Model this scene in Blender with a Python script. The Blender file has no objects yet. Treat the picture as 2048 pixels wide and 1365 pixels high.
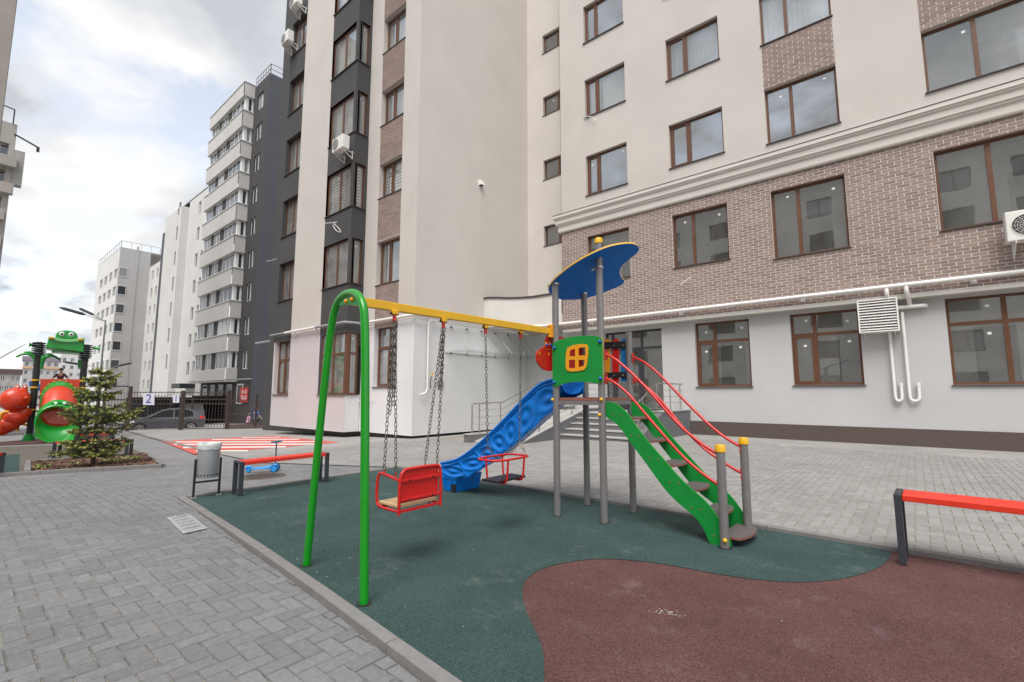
import bpy, bmesh, math, random
import numpy as np
from mathutils import Vector, Matrix
random.seed(7); np.random.seed(7)
SC = bpy.context.scene
COL = SC.collection
R = math.radians
# ------------------------------------------------------------------ camera
F, CX, CY, HZ, CH = 947.0, 1024.0, 682.5, 788.0, 1.31
PITCH = math.atan2(HZ - CY, F); YAW = R(40.3)
cam_d = bpy.data.cameras.new('camera'); cam = bpy.data.objects.new('camera', cam_d); COL.objects.link(cam)
cam.location = (0, 0, CH); cam.rotation_euler = (math.pi / 2 + PITCH, 0, YAW)
cam_d.sensor_fit = 'HORIZONTAL'; cam_d.sensor_width = 36.0; cam_d.lens = 36.0 * F / 2048.0
cam_d.clip_start = 0.05; cam_d.clip_end = 4000
SC.camera = cam
# ------------------------------------------------------------------ world: hazy sky with broken cloud
SUN_EL, SUN_AZ = R(58), R(152)      # azimuth clockwise from +Y: high behind the camera's right shoulder, behind thin cloud
w = bpy.data.worlds.new('World'); SC.world = w; w.use_nodes = True
nt = w.node_tree; nt.nodes.clear()
def N(t, **kw):
    n = nt.nodes.new(t)
    for k, v in kw.items(): setattr(n, k, v)
    return n
out = N('ShaderNodeOutputWorld'); sky = N('ShaderNodeTexSky', sky_type='NISHITA')
sky.sun_disc = False; sky.sun_elevation = SUN_EL; sky.sun_rotation = SUN_AZ; sky.air_density = 1.0; sky.dust_density = 2.6; sky.ozone_density = 1.4
bg = N('ShaderNodeBackground'); bg.inputs[1].default_value = 0.15
hs_ = N('ShaderNodeHueSaturation'); hs_.inputs['Saturation'].default_value = 0.40; hs_.inputs['Value'].default_value = 1.35; nt.links.new(sky.outputs[0], hs_.inputs['Color']); nt.links.new(hs_.outputs[0], bg.inputs[0])
tc = N('ShaderNodeTexCoord'); sep = N('ShaderNodeSeparateXYZ'); nt.links.new(tc.outputs['Generated'], sep.inputs[0])
def mth(op, a, b=None):
    n = N('ShaderNodeMath', operation=op)
    for i, x in enumerate((a, b)):
        if x is None: continue
        if isinstance(x, (int, float)): n.inputs[i].default_value = x
        else: nt.links.new(x, n.inputs[i])
    return n.outputs[0]
den = mth('ADD', mth('MAXIMUM', sep.outputs[2], 0.0), 0.28)
cmb = N('ShaderNodeCombineXYZ')
nt.links.new(mth('DIVIDE', sep.outputs[0], den), cmb.inputs[0]); nt.links.new(mth('DIVIDE', sep.outputs[1], den), cmb.inputs[1]); cmb.inputs[2].default_value = 3.1
nz = N('ShaderNodeTexNoise'); nz.inputs['Scale'].default_value = 2.9; nz.inputs['Detail'].default_value = 9; nz.inputs['Roughness'].default_value = 0.55; nz.inputs['Distortion'].default_value = 0.25
nt.links.new(cmb.outputs[0], nz.inputs['Vector'])
rmp = N('ShaderNodeValToRGB'); rmp.color_ramp.elements[0].position = 0.415; rmp.color_ramp.elements[1].position = 0.525
nt.links.new(nz.outputs[0], rmp.inputs[0])
nz2 = N('ShaderNodeTexNoise'); nz2.inputs['Scale'].default_value = 2.3; nz2.inputs['Detail'].default_value = 6; nz2.inputs['Roughness'].default_value = 0.5
mp = N('ShaderNodeMapping'); mp.inputs['Location'].default_value = (4.3, 1.7, 9.0); nt.links.new(cmb.outputs[0], mp.inputs[0]); nt.links.new(mp.outputs[0], nz2.inputs['Vector'])
crmp = N('ShaderNodeValToRGB'); e = crmp.color_ramp.elements
e[0].position = 0.38; e[0].color = (0.60, 0.63, 0.68, 1); e[1].position = 0.55; e[1].color = (1.0, 1.0, 1.0, 1)
nt.links.new(nz2.outputs[0], crmp.inputs[0])
bg2 = N('ShaderNodeBackground'); bg2.inputs[1].default_value = 0.66; nt.links.new(crmp.outputs[0], bg2.inputs[0])
mx = N('ShaderNodeMixShader'); nt.links.new(rmp.outputs[0], mx.inputs[0]); nt.links.new(bg.outputs[0], mx.inputs[1]); nt.links.new(bg2.outputs[0], mx.inputs[2])
nt.links.new(mx.outputs[0], out.inputs[0])
# ------------------------------------------------------------------ sun through thin cloud
sd = bpy.data.lights.new('sun', 'SUN'); sd.energy = 2.1; sd.angle = R(34); sd.color = (1.0, 0.965, 0.92)
so = bpy.data.objects.new('sun', sd); COL.objects.link(so)
sdir = Vector((math.sin(SUN_AZ) * math.cos(SUN_EL), math.cos(SUN_AZ) * math.cos(SUN_EL), math.sin(SUN_EL)))
so.rotation_euler = sdir.to_track_quat('Z', 'Y').to_euler(); so.location = (0, 0, 60)
vs = SC.view_settings; vs.view_transform = 'Standard'; vs.look = 'None'; vs.gamma = 1.0; vs.use_curve_mapping = False; vs.exposure = 0.60
# ------------------------------------------------------------------ pixel -> place helpers (2048 x 1365 photograph)
_fw = Vector((-math.sin(YAW) * math.cos(PITCH), math.cos(YAW) * math.cos(PITCH), math.sin(PITCH)))
_rt = Vector((math.cos(YAW), math.sin(YAW), 0)); _up = _rt.cross(_fw); CAM = Vector((0, 0, CH))
def ray(px, py): return _fw * F + _rt * (px - CX) - _up * (py - CY)
def G(px, py, z=0.0):
    d = ray(px, py); return CAM + d * ((z - CH) / d.z)
def PY(px, py, Y):
    d = ray(px, py); return CAM + d * (Y / d.y)
def PX(px, py, X):
    d = ray(px, py); return CAM + d * (X / d.x)
def PP(px, py, p0, n):
    d = ray(px, py); n = Vector(n); return CAM + d * ((Vector(p0) - CAM).dot(n) / d.dot(n))
def ZQ(px, py, zc):          # vertical plane square to the view, zc metres ahead
    n = Vector((-math.sin(YAW), math.cos(YAW), 0)); d = ray(px, py); return CAM + d * (zc / d.dot(n))
def ZC(px, py, zc):
    d = ray(px, py); return CAM + d * (zc / F)
def VZ(px, py, x, y):
    d = ray(px, py); t = (x * d.x + y * d.y) / (d.x ** 2 + d.y ** 2); return CH + d.z * t
TX = [-200, -60, -46, -40.5, -37.0, -30.0, -25, -20, -14, -10, -6.5, 300]
TZ = [-2.4, -1.5, -1.3, -1.25, -0.92, -0.75, -0.63, -0.48, -0.29, -0.12, 0, 0]
def zg(x): return float(np.interp(x, TX, TZ))
def T(px, py, dz=0.0):
    p = G(px, py, dz)
    for i in range(80): p = G(px, py, 0.5 * (p.z - dz) + 0.5 * zg(p.x) + dz)
    return p
# ------------------------------------------------------------------ mesh builder
class MB:
    def __init__(s): s.v = []; s.f = []; s.m = []; s.cur = 0
    def mi(s, i): s.cur = i; return s
    def add(s, vs, fs):
        b = len(s.v); s.v += [tuple(p) for p in vs]
        for f in fs: s.f.append([b + i for i in f]); s.m.append(s.cur)
        return s
    def poly(s, pts): return s.add(pts, [list(range(len(pts)))])
    def box(s, x0, x1, y0, y1, z0, z1):
        p = [(x, y, z) for z in (z0, z1) for y in (y0, y1) for x in (x0, x1)]
        return s.add(p, [(0, 2, 3, 1), (4, 5, 7, 6), (0, 1, 5, 4), (2, 6, 7, 3), (0, 4, 6, 2), (1, 3, 7, 5)])
    def bar(s, a, b, w, h, up=(0, 0, 1)):
        a = Vector(a); b = Vector(b); d = (b - a).normalized(); up = Vector(up)
        r = d.cross(up)
        if r.length < 1e-5: r = d.cross(Vector((0, 1, 0)))
        r.normalize(); u = r.cross(d).normalized(); r *= w / 2; u *= h / 2
        p = [q + i * r + j * u for q in (a, b) for j in (-1, 1) for i in (-1, 1)]
        return s.add(p, [(0, 1, 3, 2), (4, 6, 7, 5), (0, 4, 5, 1), (2, 3, 7, 6), (0, 2, 6, 4), (1, 5, 7, 3)])
    def tube(s, path, r, n=8, closed=False, caps=True):
        P = [Vector(p) for p in path]; k = len(P); rs = r if isinstance(r, (list, tuple)) else [r] * k
        b = len(s.v); prev = None
        for i, p in enumerate(P):
            if closed: t = (P[(i + 1) % k] - P[i - 1])
            else: t = P[min(i + 1, k - 1)] - P[max(i - 1, 0)]
            t.normalize()
            if prev is None:
                a = Vector((0, 0, 1)) if abs(t.z) < 0.9 else Vector((1, 0, 0)); nn = t.cross(a).normalized()
            else:
                nn = prev - t * prev.dot(t)
                nn = nn.normalized() if nn.length > 1e-6 else t.orthogonal().normalized()
            prev = nn; bb = t.cross(nn)
            for j in range(n):
                q = 2 * math.pi * j / n; s.v.append(tuple(p + (nn * math.cos(q) + bb * math.sin(q)) * rs[i]))
        for i in range(k if closed else k - 1):
            i2 = (i + 1) % k
            for j in range(n):
                j2 = (j + 1) % n; s.f.append([b + i * n + j, b + i * n + j2, b + i2 * n + j2, b + i2 * n + j]); s.m.append(s.cur)
        if caps and not closed:
            s.f.append([b + j for j in range(n)][::-1]); s.m.append(s.cur)
            s.f.append([b + (k - 1) * n + j for j in range(n)]); s.m.append(s.cur)
        return s
    def sphere(s, c, r, nu=10, nv=6, sc=(1, 1, 1)):
        c = Vector(c); b = len(s.v)
        s.v.append((c.x, c.y, c.z - r * sc[2]))
        for i in range(1, nv):
            a = -math.pi / 2 + math.pi * i / nv
            for j in range(nu):
                q = 2 * math.pi * j / nu
                s.v.append((c.x + r * sc[0] * math.cos(a) * math.cos(q), c.y + r * sc[1] * math.cos(a) * math.sin(q), c.z + r * sc[2] * math.sin(a)))
        s.v.append((c.x, c.y, c.z + r * sc[2])); top = len(s.v) - 1
        for j in range(nu):
            s.f.append([b, b + 1 + (j + 1) % nu, b + 1 + j]); s.m.append(s.cur)
            l = b + 1 + (nv - 2) * nu; s.f.append([top, l + j, l + (j + 1) % nu]); s.m.append(s.cur)
        for i in range(nv - 2):
            for j in range(nu):
                q = b + 1 + i * nu; s.f.append([q + j, q + (j + 1) % nu, q + nu + (j + 1) % nu, q + nu + j]); s.m.append(s.cur)
        return s
    def prism(s, pts, ext):
        ext = Vector(ext); n = len(pts); P = [Vector(p) for p in pts]; Q = [p + ext for p in P]
        return s.add(P + Q, [list(range(n))[::-1], list(range(n, 2 * n))] + [[i, (i + 1) % n, n + (i + 1) % n, n + i] for i in range(n)])
    def lathe(s, prof, c=(0, 0, 0), n=16):
        b = len(s.v); c = Vector(c); k = len(prof)
        for (r, z) in prof:
            for j in range(n):
                q = 2 * math.pi * j / n; s.v.append((c.x + r * math.cos(q), c.y + r * math.sin(q), c.z + z))
        for i in range(k - 1):
            for j in range(n):
                s.f.append([b + i * n + j, b + i * n + (j + 1) % n, b + (i + 1) * n + (j + 1) % n, b + (i + 1) * n + j]); s.m.append(s.cur)
        return s
    def mesh(s, name, mats, smooth=None):
        me = bpy.data.meshes.new(name); me.from_pydata(s.v, [], s.f)
        for m in (mats if isinstance(mats, (list, tuple)) else [mats]): me.materials.append(M[m] if isinstance(m, str) else m)
        if isinstance(mats, (list, tuple)) and len(mats) > 1: me.polygons.foreach_set('material_index', s.m)
        if smooth:
            me.shade_smooth(); me.set_sharp_from_angle(angle=R(smooth))
        me.update(); return me
def link(name, me, parent=None, bevel=0, kind=None, loc=None):
    o = bpy.data.objects.new(name, me); COL.objects.link(o)
    if parent is not None:
        o.parent = parent
        if parent.type == 'EMPTY' and loc is None: o.location = -parent.location
    if loc is not None: o.location = loc
    if bevel:
        b = o.modifiers.new('bevel', 'BEVEL'); b.width = bevel; b.segments = 2; b.limit_method = 'ANGLE'; b.angle_limit = R(40)
    if kind: o['kind'] = kind
    return o
def obj(name, mb, mats, parent=None, smooth=None, bevel=0, kind=None):
    return link(name, mb.mesh(name, mats, smooth), parent, bevel, kind)
def tag(o, label, cat, group=None, kind=None):
    o['label'] = label; o['category'] = cat
    if group: o['group'] = group
    if kind: o['kind'] = kind
    return o
def thing(name, label, cat, loc, group=None):
    o = bpy.data.objects.new(name, None); COL.objects.link(o); o.location = Vector(loc); o.empty_display_size = 0.1
    return tag(o, label, cat, group)
def smoothpath(P, it=2, closed=False):
    P = [Vector(p) for p in P]
    for _ in range(it):
        Q = []
        k = len(P)
        rng = range(k) if closed else range(k - 1)
        if not closed: Q.append(P[0])
        for i in rng:
            a, b = P[i], P[(i + 1) % k]; Q += [a * 0.75 + b * 0.25, a * 0.25 + b * 0.75]
        if not closed: Q.append(P[-1])
        P = Q
    return P
# ------------------------------------------------------------------ materials
M = {}
def mat(name, col, rough=0.6, var=0.08, vscale=3.0, bump=0.0, bscale=60.0, metal=0.0, spec=0.5, col2=None, c2pos=(0.45, 0.7), stain=0.0, coat=0.0, isl=0.0):
    m = bpy.data.materials.new(name); m.use_nodes = True; n = m.node_tree; L = n.links; bs = n.nodes['Principled BSDF']
    bs.inputs['Roughness'].default_value = rough; bs.inputs['Metallic'].default_value = metal; bs.inputs['Specular IOR Level'].default_value = spec
    if coat: bs.inputs['Coat Weight'].default_value = coat; bs.inputs['Coat Roughness'].default_value = 0.08
    geo = n.nodes.new('ShaderNodeNewGeometry'); pos = geo.outputs['Position']
    c = None
    rgb = n.nodes.new('ShaderNodeRGB'); rgb.outputs[0].default_value = (*col, 1); c = rgb.outputs[0]
    def noise(scale, det=5, rg=0.55):
        t = n.nodes.new('ShaderNodeTexNoise'); t.inputs['Scale'].default_value = scale; t.inputs['Detail'].default_value = det; t.inputs['Roughness'].default_value = rg
        L.new(pos, t.inputs['Vector']); return t.outputs[0]
    def ramp(x, p0, p1, a=0.0, b=1.0):
        r = n.nodes.new('ShaderNodeMapRange'); r.inputs[1].default_value = p0; r.inputs[2].default_value = p1; r.inputs[3].default_value = a; r.inputs[4].default_value = b
        L.new(x, r.inputs[0]); return r.outputs[0]
    def mulc(c, x):
        k = n.nodes.new('ShaderNodeMix'); k.data_type = 'RGBA'; k.blend_type = 'MULTIPLY'; k.inputs[0].default_value = 1
        L.new(c, k.inputs[6]); L.new(x, k.inputs[7]); return k.outputs[2]
    if col2 is not None:
        k = n.nodes.new('ShaderNodeMix'); k.data_type = 'RGBA'; L.new(ramp(noise(vscale * 1.7, 8, 0.7), *c2pos), k.inputs[0]); L.new(c, k.inputs[6]); k.inputs[7].default_value = (*col2, 1); c = k.outputs[2]
    if var: c = mulc(c, ramp(noise(vscale), 0.25, 0.75, 1 - var, 1 + var))
    if isl:
        oi = n.nodes.new('ShaderNodeObjectInfo'); ad = n.nodes.new('ShaderNodeMath'); ad.operation = 'ADD'; fc = n.nodes.new('ShaderNodeMath'); fc.operation = 'FRACT'
        L.new(oi.outputs['Random'], ad.inputs[0]); L.new(geo.outputs['Random Per Island'], ad.inputs[1]); L.new(ad.outputs[0], fc.inputs[0])
        c = mulc(c, ramp(fc.outputs[0], 0, 1, 1 - isl, 1 + isl))
    if stain: c = mulc(c, ramp(noise(0.45, 7, 0.65), 0.35, 0.62, 1 - stain, 1.0))
    L.new(c, bs.inputs['Base Color'])
    if bump:
        b = n.nodes.new('ShaderNodeBump'); b.inputs['Strength'].default_value = bump; b.inputs['Distance'].default_value = 0.01
        L.new(noise(bscale, 4, 0.6), b.inputs['Height']); L.new(b.outputs[0], bs.inputs['Normal'])
    if var and rough < 0.7:
        L.new(ramp(noise(vscale * 4), 0.2, 0.8, max(0.02, rough - 0.07), min(1, rough + 0.09)), bs.inputs['Roughness'])
    M[name] = m; return m
mat('beige', (0.56, 0.522, 0.482), 0.9, 0.04, 0.7, 0.5, 60, stain=0.05)
mat('beige_side', (0.63, 0.59, 0.545), 0.9, 0.04, 0.6, 0.5, 60, stain=0.045)
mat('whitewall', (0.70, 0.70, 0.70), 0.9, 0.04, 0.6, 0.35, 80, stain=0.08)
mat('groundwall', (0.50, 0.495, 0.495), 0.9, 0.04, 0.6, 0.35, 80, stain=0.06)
mat('obwall', (0.82, 0.78, 0.72), 0.9, 0.04, 0.5)
mat('pinkwall', (0.56, 0.525, 0.525), 0.9, 0.04, 0.5, 0.3, 90, stain=0.05)
mat('cornice', (0.62, 0.59, 0.54), 0.85, 0.05, 0.8, 0.15, 80)
mat('plinth', (0.085, 0.062, 0.054), 0.85, 0.22, 55, 0.6, 130, col2=(0.19, 0.15, 0.135), c2pos=(0.5, 0.75))
mat('darkstucco', (0.062, 0.060, 0.061), 0.9, 0.08, 0.7, 0.35, 90, stain=0.08)
mat('bluegrey', (0.085, 0.09, 0.105), 0.9, 0.08, 0.7, 0.3, 90)
mat('brick', (0.285, 0.205, 0.175), 0.85, 0.12, 9, 0.4, 160, isl=0.17)
mat('mortar', (0.66, 0.63, 0.60), 0.95, 0.05, 4, 0.3, 150)
mat('brownframe', (0.125, 0.052, 0.026), 0.42, 0.16, 9, 0.05, 80)
mat('darkframe', (0.035, 0.037, 0.042), 0.4, 0.1, 6)
mat('whiteframe', (0.75, 0.75, 0.74), 0.4, 0.05, 6)
mat('sill', (0.05, 0.04, 0.038), 0.5, 0.1, 6)
mat('room', (0.78, 0.75, 0.69), 0.95, 0.10, 1.1, col2=(0.62, 0.60, 0.56))
mat('roomgrey', (0.42, 0.41, 0.385), 0.95, 0.12, 1.3, col2=(0.30, 0.295, 0.28))
mat('roomdark', (0.12, 0.115, 0.105), 0.95, 0.18, 1.1)
mat('curtain', (0.72, 0.73, 0.75), 0.95, 0.05, 3)
mat('blind', (0.72, 0.72, 0.70), 0.8, 0.03, 3)
mat('sticker', (0.85, 0.85, 0.83), 0.7, 0)
mat('pipewhite', (0.78, 0.76, 0.73), 0.42, 0.06, 2.5)
mat('pipegrey', (0.30, 0.31, 0.33), 0.42, 0.06, 2.5)
mat('acwhite', (0.72, 0.71, 0.67), 0.5, 0.06, 4)
mat('black', (0.012, 0.012, 0.013), 0.5, 0.1, 6)
mat('blackmetal', (0.02, 0.02, 0.022), 0.42, 0.12, 8)
mat('charcoal', (0.038, 0.043, 0.052), 0.42, 0.1, 8)
mat('green', (0.003, 0.26, 0.008), 0.30, 0.03, 5, coat=0.25)
mat('green_panel', (0.004, 0.235, 0.035), 0.42, 0.10, 7, 0.08, 140)
mat('red', (0.56, 0.012, 0.010), 0.33, 0.08, 6, coat=0.2)
mat('bench_red', (0.66, 0.035, 0.014), 0.45, 0.10, 8, 0.06, 90)
mat('yellow', (0.74, 0.41, 0.008), 0.42, 0.07, 6, 0.03, 80)
mat('yellow_edge', (0.72, 0.42, 0.05), 0.5, 0.06, 6)
mat('orange', (0.72, 0.30, 0.012), 0.4, 0.06, 6)
mat('blue', (0.012, 0.145, 0.40), 0.36, 0.07, 5)
mat('slide_blue', (0.001, 0.155, 0.56), 0.36, 0.06, 4, spec=0.4)
mat('roof_blue', (0.004, 0.17, 0.62), 0.65, 0.10, 5, spec=0.2)
mat('boltblue', (0.01, 0.10, 0.52), 0.35, 0)
mat('post', (0.21, 0.20, 0.20), 0.36, 0.10, 7, metal=0.25)
mat('step', (0.105, 0.092, 0.088), 0.8, 0.14, 26, 0.4, 300)
mat('step_edge', (0.24, 0.085, 0.06), 0.7, 0.12, 20)
mat('plank', (0.55, 0.38, 0.20), 0.6, 0.14, 14)
mat('chain', (0.17, 0.155, 0.14), 0.42, 0.25, 30, metal=0.8)
mat('chrome', (0.46, 0.44, 0.40), 0.28, 0.08, 10, metal=0.9)
mat('zinc', (0.36, 0.37, 0.385), 0.45, 0.10, 7, metal=0.35)
mat('plate', (0.44, 0.45, 0.455), 0.45, 0.16, 22, metal=0.3, col2=(0.30, 0.30, 0.30))
mat('bag', (0.56, 0.58, 0.58), 0.45, 0.10, 18, 0.4, 50)
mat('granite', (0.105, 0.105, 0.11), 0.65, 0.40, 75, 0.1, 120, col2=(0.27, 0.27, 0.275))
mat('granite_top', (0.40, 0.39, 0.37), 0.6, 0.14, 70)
mat('kerb', (0.215, 0.207, 0.20), 0.92, 0.12, 14, 0.4, 120, stain=0.22, isl=0.06)
mat('paver', (0.190, 0.190, 0.195), 0.9, 0.10, 22, 0.6, 160, col2=(0.255, 0.25, 0.243), c2pos=(0.48, 0.76), stain=0.14, isl=0.11)
mat('paver_light', (0.285, 0.276, 0.264), 0.9, 0.09, 18, 0.45, 150, col2=(0.25, 0.243, 0.23), stain=0.16, isl=0.10)
mat('joint_light', (0.33, 0.285, 0.215), 0.97, 0.20, 12, 0.5, 180, col2=(0.20, 0.18, 0.15), c2pos=(0.5, 0.62))
mat('carglass', (0.006, 0.007, 0.008), 0.05, 0, spec=0.25)
mat('nbwall', (0.36, 0.32, 0.285), 0.9, 0.08, 0.6, 0.35, 60, stain=0.1)
mat('sbwall', (0.40, 0.365, 0.335), 0.9, 0.08, 0.4, 0.3, 60, stain=0.15)
mat('joint', (0.285, 0.255, 0.205), 0.97, 0.30, 12, 0.5, 180, col2=(0.13, 0.125, 0.12), c2pos=(0.46, 0.56))
mat('asphalt', (0.16, 0.16, 0.155), 0.95, 0.12, 20, 0.5, 180, stain=0.25)
mat('earth', (0.26, 0.22, 0.16), 0.97, 0.2, 6, 0.5, 60)
mat('redpaint', (0.60, 0.10, 0.075), 0.75, 0.12, 5, 0.2, 100, stain=0.2)
mat('whitepaint', (0.70, 0.69, 0.67), 0.75, 0.10, 5, 0.2, 100, stain=0.15)
mat('rust', (0.11, 0.09, 0.075), 0.7, 0.3, 25, 0.4, 60, metal=0.3)
mat('fence', (0.062, 0.042, 0.038), 0.5, 0.1, 6)
mat('rubber', (0.012, 0.012, 0.012), 0.8, 0.1, 9)
mat('carpaint', (0.10, 0.105, 0.12), 0.25, 0.05, 4, metal=0.5, coat=0.6)
mat('carwhite', (0.62, 0.63, 0.64), 0.3, 0.05, 4, coat=0.4)
mat('alloy', (0.55, 0.55, 0.56), 0.3, 0.05, 4, metal=0.7)
mat('tail', (0.55, 0.012, 0.012), 0.2, 0)
mat('skin', (0.50, 0.29, 0.20), 0.6, 0.06, 20)
mat('hair', (0.02, 0.014, 0.010), 0.6, 0.1, 30)
mat('maroon', (0.10, 0.022, 0.028), 0.85, 0.1, 20)
mat('shirtblue', (0.015, 0.20, 0.62), 0.85, 0.1, 20)
mat('trousers', (0.03, 0.03, 0.035), 0.9, 0.1, 20)
mat('pinkcloth', (0.62, 0.33, 0.56), 0.9, 0.1, 20)
mat('whitecloth', (0.78, 0.76, 0.76), 0.9, 0.06, 20)
mat('plastic_green', (0.010, 0.30, 0.035), 0.30, 0.07, 5, coat=0.2)
mat('plastic_lime', (0.20, 0.55, 0.20), 0.35, 0.05, 5)
mat('plastic_red', (0.62, 0.045, 0.012), 0.32, 0.07, 5, coat=0.2)
mat('scooter_blue', (0.02, 0.30, 0.75), 0.35, 0.05, 8)
mat('teal', (0.01, 0.22, 0.28), 0.5, 0.05, 8)
mat('bark', (0.085, 0.058, 0.042), 0.95, 0.25, 40, 0.6, 90)
mat('mulch', (0.17, 0.095, 0.065), 0.95, 0.2, 8, 0.3, 90, col2=(0.075, 0.045, 0.035), isl=0.35)
mat('needle_dark', (0.105, 0.130, 0.058), 0.75, 0.22, 5, isl=0.3)
mat('needle_light', (0.36, 0.38, 0.085), 0.7, 0.2, 5, isl=0.3)
mat('leaf', (0.20, 0.27, 0.05), 0.7, 0.2, 9, isl=0.3)
mat('sign', (0.62, 0.60, 0.68), 0.5, 0.04, 6)
mat('ink', (0.05, 0.06, 0.30), 0.5, 0)
mat('saleRed', (0.62, 0.05, 0.04), 0.5, 0.05, 3)
mat('roofdark', (0.10, 0.085, 0.08), 0.8, 0.1, 3)
mat('concrete', (0.37, 0.355, 0.33), 0.95, 0.14, 1.2, 0.3, 30, stain=0.2)
mat('farwall', (0.56, 0.545, 0.52), 0.95, 0.05, 0.3, stain=0.06)
mat('farwhite', (0.63, 0.62, 0.60), 0.95, 0.05, 0.3, stain=0.06)
mat('fargrey', (0.44, 0.43, 0.425), 0.95, 0.05, 0.3)
mat('farorange', (0.62, 0.36, 0.20), 0.95, 0.05, 0.3)
mat('farroof', (0.25, 0.22, 0.26), 0.95, 0.05, 0.3)
# rubber crumb floor
def rubber(name, a, b):
    m = bpy.data.materials.new(name); m.use_nodes = True; n = m.node_tree; L = n.links; bs = n.nodes['Principled BSDF']; bs.inputs['Roughness'].default_value = 0.92; bs.inputs['Specular IOR Level'].default_value = 0.25
    geo = n.nodes.new('ShaderNodeNewGeometry')
    vo = n.nodes.new('ShaderNodeTexVoronoi'); vo.inputs['Scale'].default_value = 190; L.new(geo.outputs['Position'], vo.inputs['Vector'])
    r = n.nodes.new('ShaderNodeValToRGB'); r.color_ramp.elements[0].color = (*[x * 0.62 for x in a], 1); r.color_ramp.elements[1].color = (*b, 1)
    sp = n.nodes.new('ShaderNodeSeparateColor'); L.new(vo.outputs['Color'], sp.inputs[0]); L.new(sp.outputs[0], r.inputs[0])
    no = n.nodes.new('ShaderNodeTexNoise'); no.inputs['Scale'].default_value = 1.6; no.inputs['Detail'].default_value = 9; no.inputs['Roughness'].default_value = 0.68; L.new(geo.outputs['Position'], no.inputs['Vector'])
    mr = n.nodes.new('ShaderNodeMapRange'); mr.inputs[1].default_value = 0.3; mr.inputs[2].default_value = 0.72; mr.inputs[3].default_value = 0.78; mr.inputs[4].default_value = 1.22; L.new(no.outputs[0], mr.inputs[0])
    k = n.nodes.new('ShaderNodeMix'); k.data_type = 'RGBA'; k.blend_type = 'MULTIPLY'; k.inputs[0].default_value = 1; L.new(r.outputs[0], k.inputs[6]); L.new(mr.outputs[0], k.inputs[7])
    # dusty scuffs
    n3 = n.nodes.new('ShaderNodeTexNoise'); n3.inputs['Scale'].default_value = 2.7; n3.inputs['Detail'].default_value = 12; n3.inputs['Roughness'].default_value = 0.75; L.new(geo.outputs['Position'], n3.inputs['Vector'])
    m3 = n.nodes.new('ShaderNodeMapRange'); m3.inputs[1].default_value = 0.56; m3.inputs[2].default_value = 0.75; m3.inputs[3].default_value = 0.0; m3.inputs[4].default_value = 0.35; L.new(n3.outputs[0], m3.inputs[0])
    k2 = n.nodes.new('ShaderNodeMix'); k2.data_type = 'RGBA'; L.new(m3.outputs[0], k2.inputs[0]); L.new(k.outputs[2], k2.inputs[6]); k2.inputs[7].default_value = (0.27, 0.26, 0.25, 1)
    L.new(k2.outputs[2], bs.inputs['Base Color'])
    bp = n.nodes.new('ShaderNodeBump'); bp.inputs['Strength'].default_value = 0.7; bp.inputs['Distance'].default_value = 0.004; L.new(vo.outputs['Distance'], bp.inputs['Height']); L.new(bp.outputs[0], bs.inputs['Normal'])
    M[name] = m
rubber('rubber_green', (0.032, 0.062, 0.059), (0.056, 0.100, 0.095))
rubber('rubber_red', (0.096, 0.044, 0.041), (0.148, 0.073, 0.068))
rubber('rubber_grey', (0.120, 0.105, 0.085), (0.19, 0.165, 0.14))
# thin window glass: mirror over clear
def glass(name, tint, refl, wav=0.0010, dust_light=0.0, mxr=0.85):
    m = bpy.data.materials.new(name); m.use_nodes = True; n = m.node_tree; L = n.links; n.nodes.clear()
    o = n.nodes.new('ShaderNodeOutputMaterial'); tr = n.nodes.new('ShaderNodeBsdfTransparent'); tr.inputs[0].default_value = (*tint, 1)
    gl = n.nodes.new('ShaderNodeBsdfGlossy'); gl.inputs['Roughness'].default_value = 0.015; gl.inputs[0].default_value = (0.93, 0.97, 1.0, 1)
    fr = n.nodes.new('ShaderNodeLayerWeight'); fr.inputs[0].default_value = 0.35
    mr = n.nodes.new('ShaderNodeMapRange'); mr.inputs[3].default_value = refl; mr.inputs[4].default_value = mxr; L.new(fr.outputs['Fresnel'], mr.inputs[0])
    geo = n.nodes.new('ShaderNodeNewGeometry'); no = n.nodes.new('ShaderNodeTexNoise'); no.inputs['Scale'].default_value = 1.3; no.inputs['Detail'].default_value = 2; L.new(geo.outputs['Position'], no.inputs['Vector'])
    bp = n.nodes.new('ShaderNodeBump'); bp.inputs['Strength'].default_value = 1.0; bp.inputs['Distance'].default_value = wav; L.new(no.outputs[0], bp.inputs['Height']); L.new(bp.outputs[0], gl.inputs['Normal'])
    mx = n.nodes.new('ShaderNodeMixShader'); L.new(mr.outputs[0], mx.inputs[0]); L.new(tr.outputs[0], mx.inputs[1]); L.new(gl.outputs[0], mx.inputs[2]); L.new(mx.outputs[0], o.inputs[0])
    if dust_light:  # pale diffuse veil: thin dust plus room brightness put into the pane
        df = n.nodes.new('ShaderNodeBsdfDiffuse'); df.inputs[0].default_value = (0.72, 0.71, 0.67, 1); m2 = n.nodes.new('ShaderNodeMixShader'); no2 = n.nodes.new('ShaderNodeTexNoise'); no2.inputs['Scale'].default_value = 2.2; no2.inputs['Detail'].default_value = 8; L.new(geo.outputs['Position'], no2.inputs['Vector'])
        mr2 = n.nodes.new('ShaderNodeMapRange'); mr2.inputs[1].default_value = 0.3; mr2.inputs[2].default_value = 0.7; mr2.inputs[3].default_value = dust_light * 0.6; mr2.inputs[4].default_value = dust_light * 1.5; L.new(no2.outputs[0], mr2.inputs[0]); L.new(mr2.outputs[0], m2.inputs[0]); L.new(mx.outputs[0], m2.inputs[1]); L.new(df.outputs[0], m2.inputs[2]); L.new(m2.outputs[0], o.inputs[0])
    M[name] = m
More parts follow.
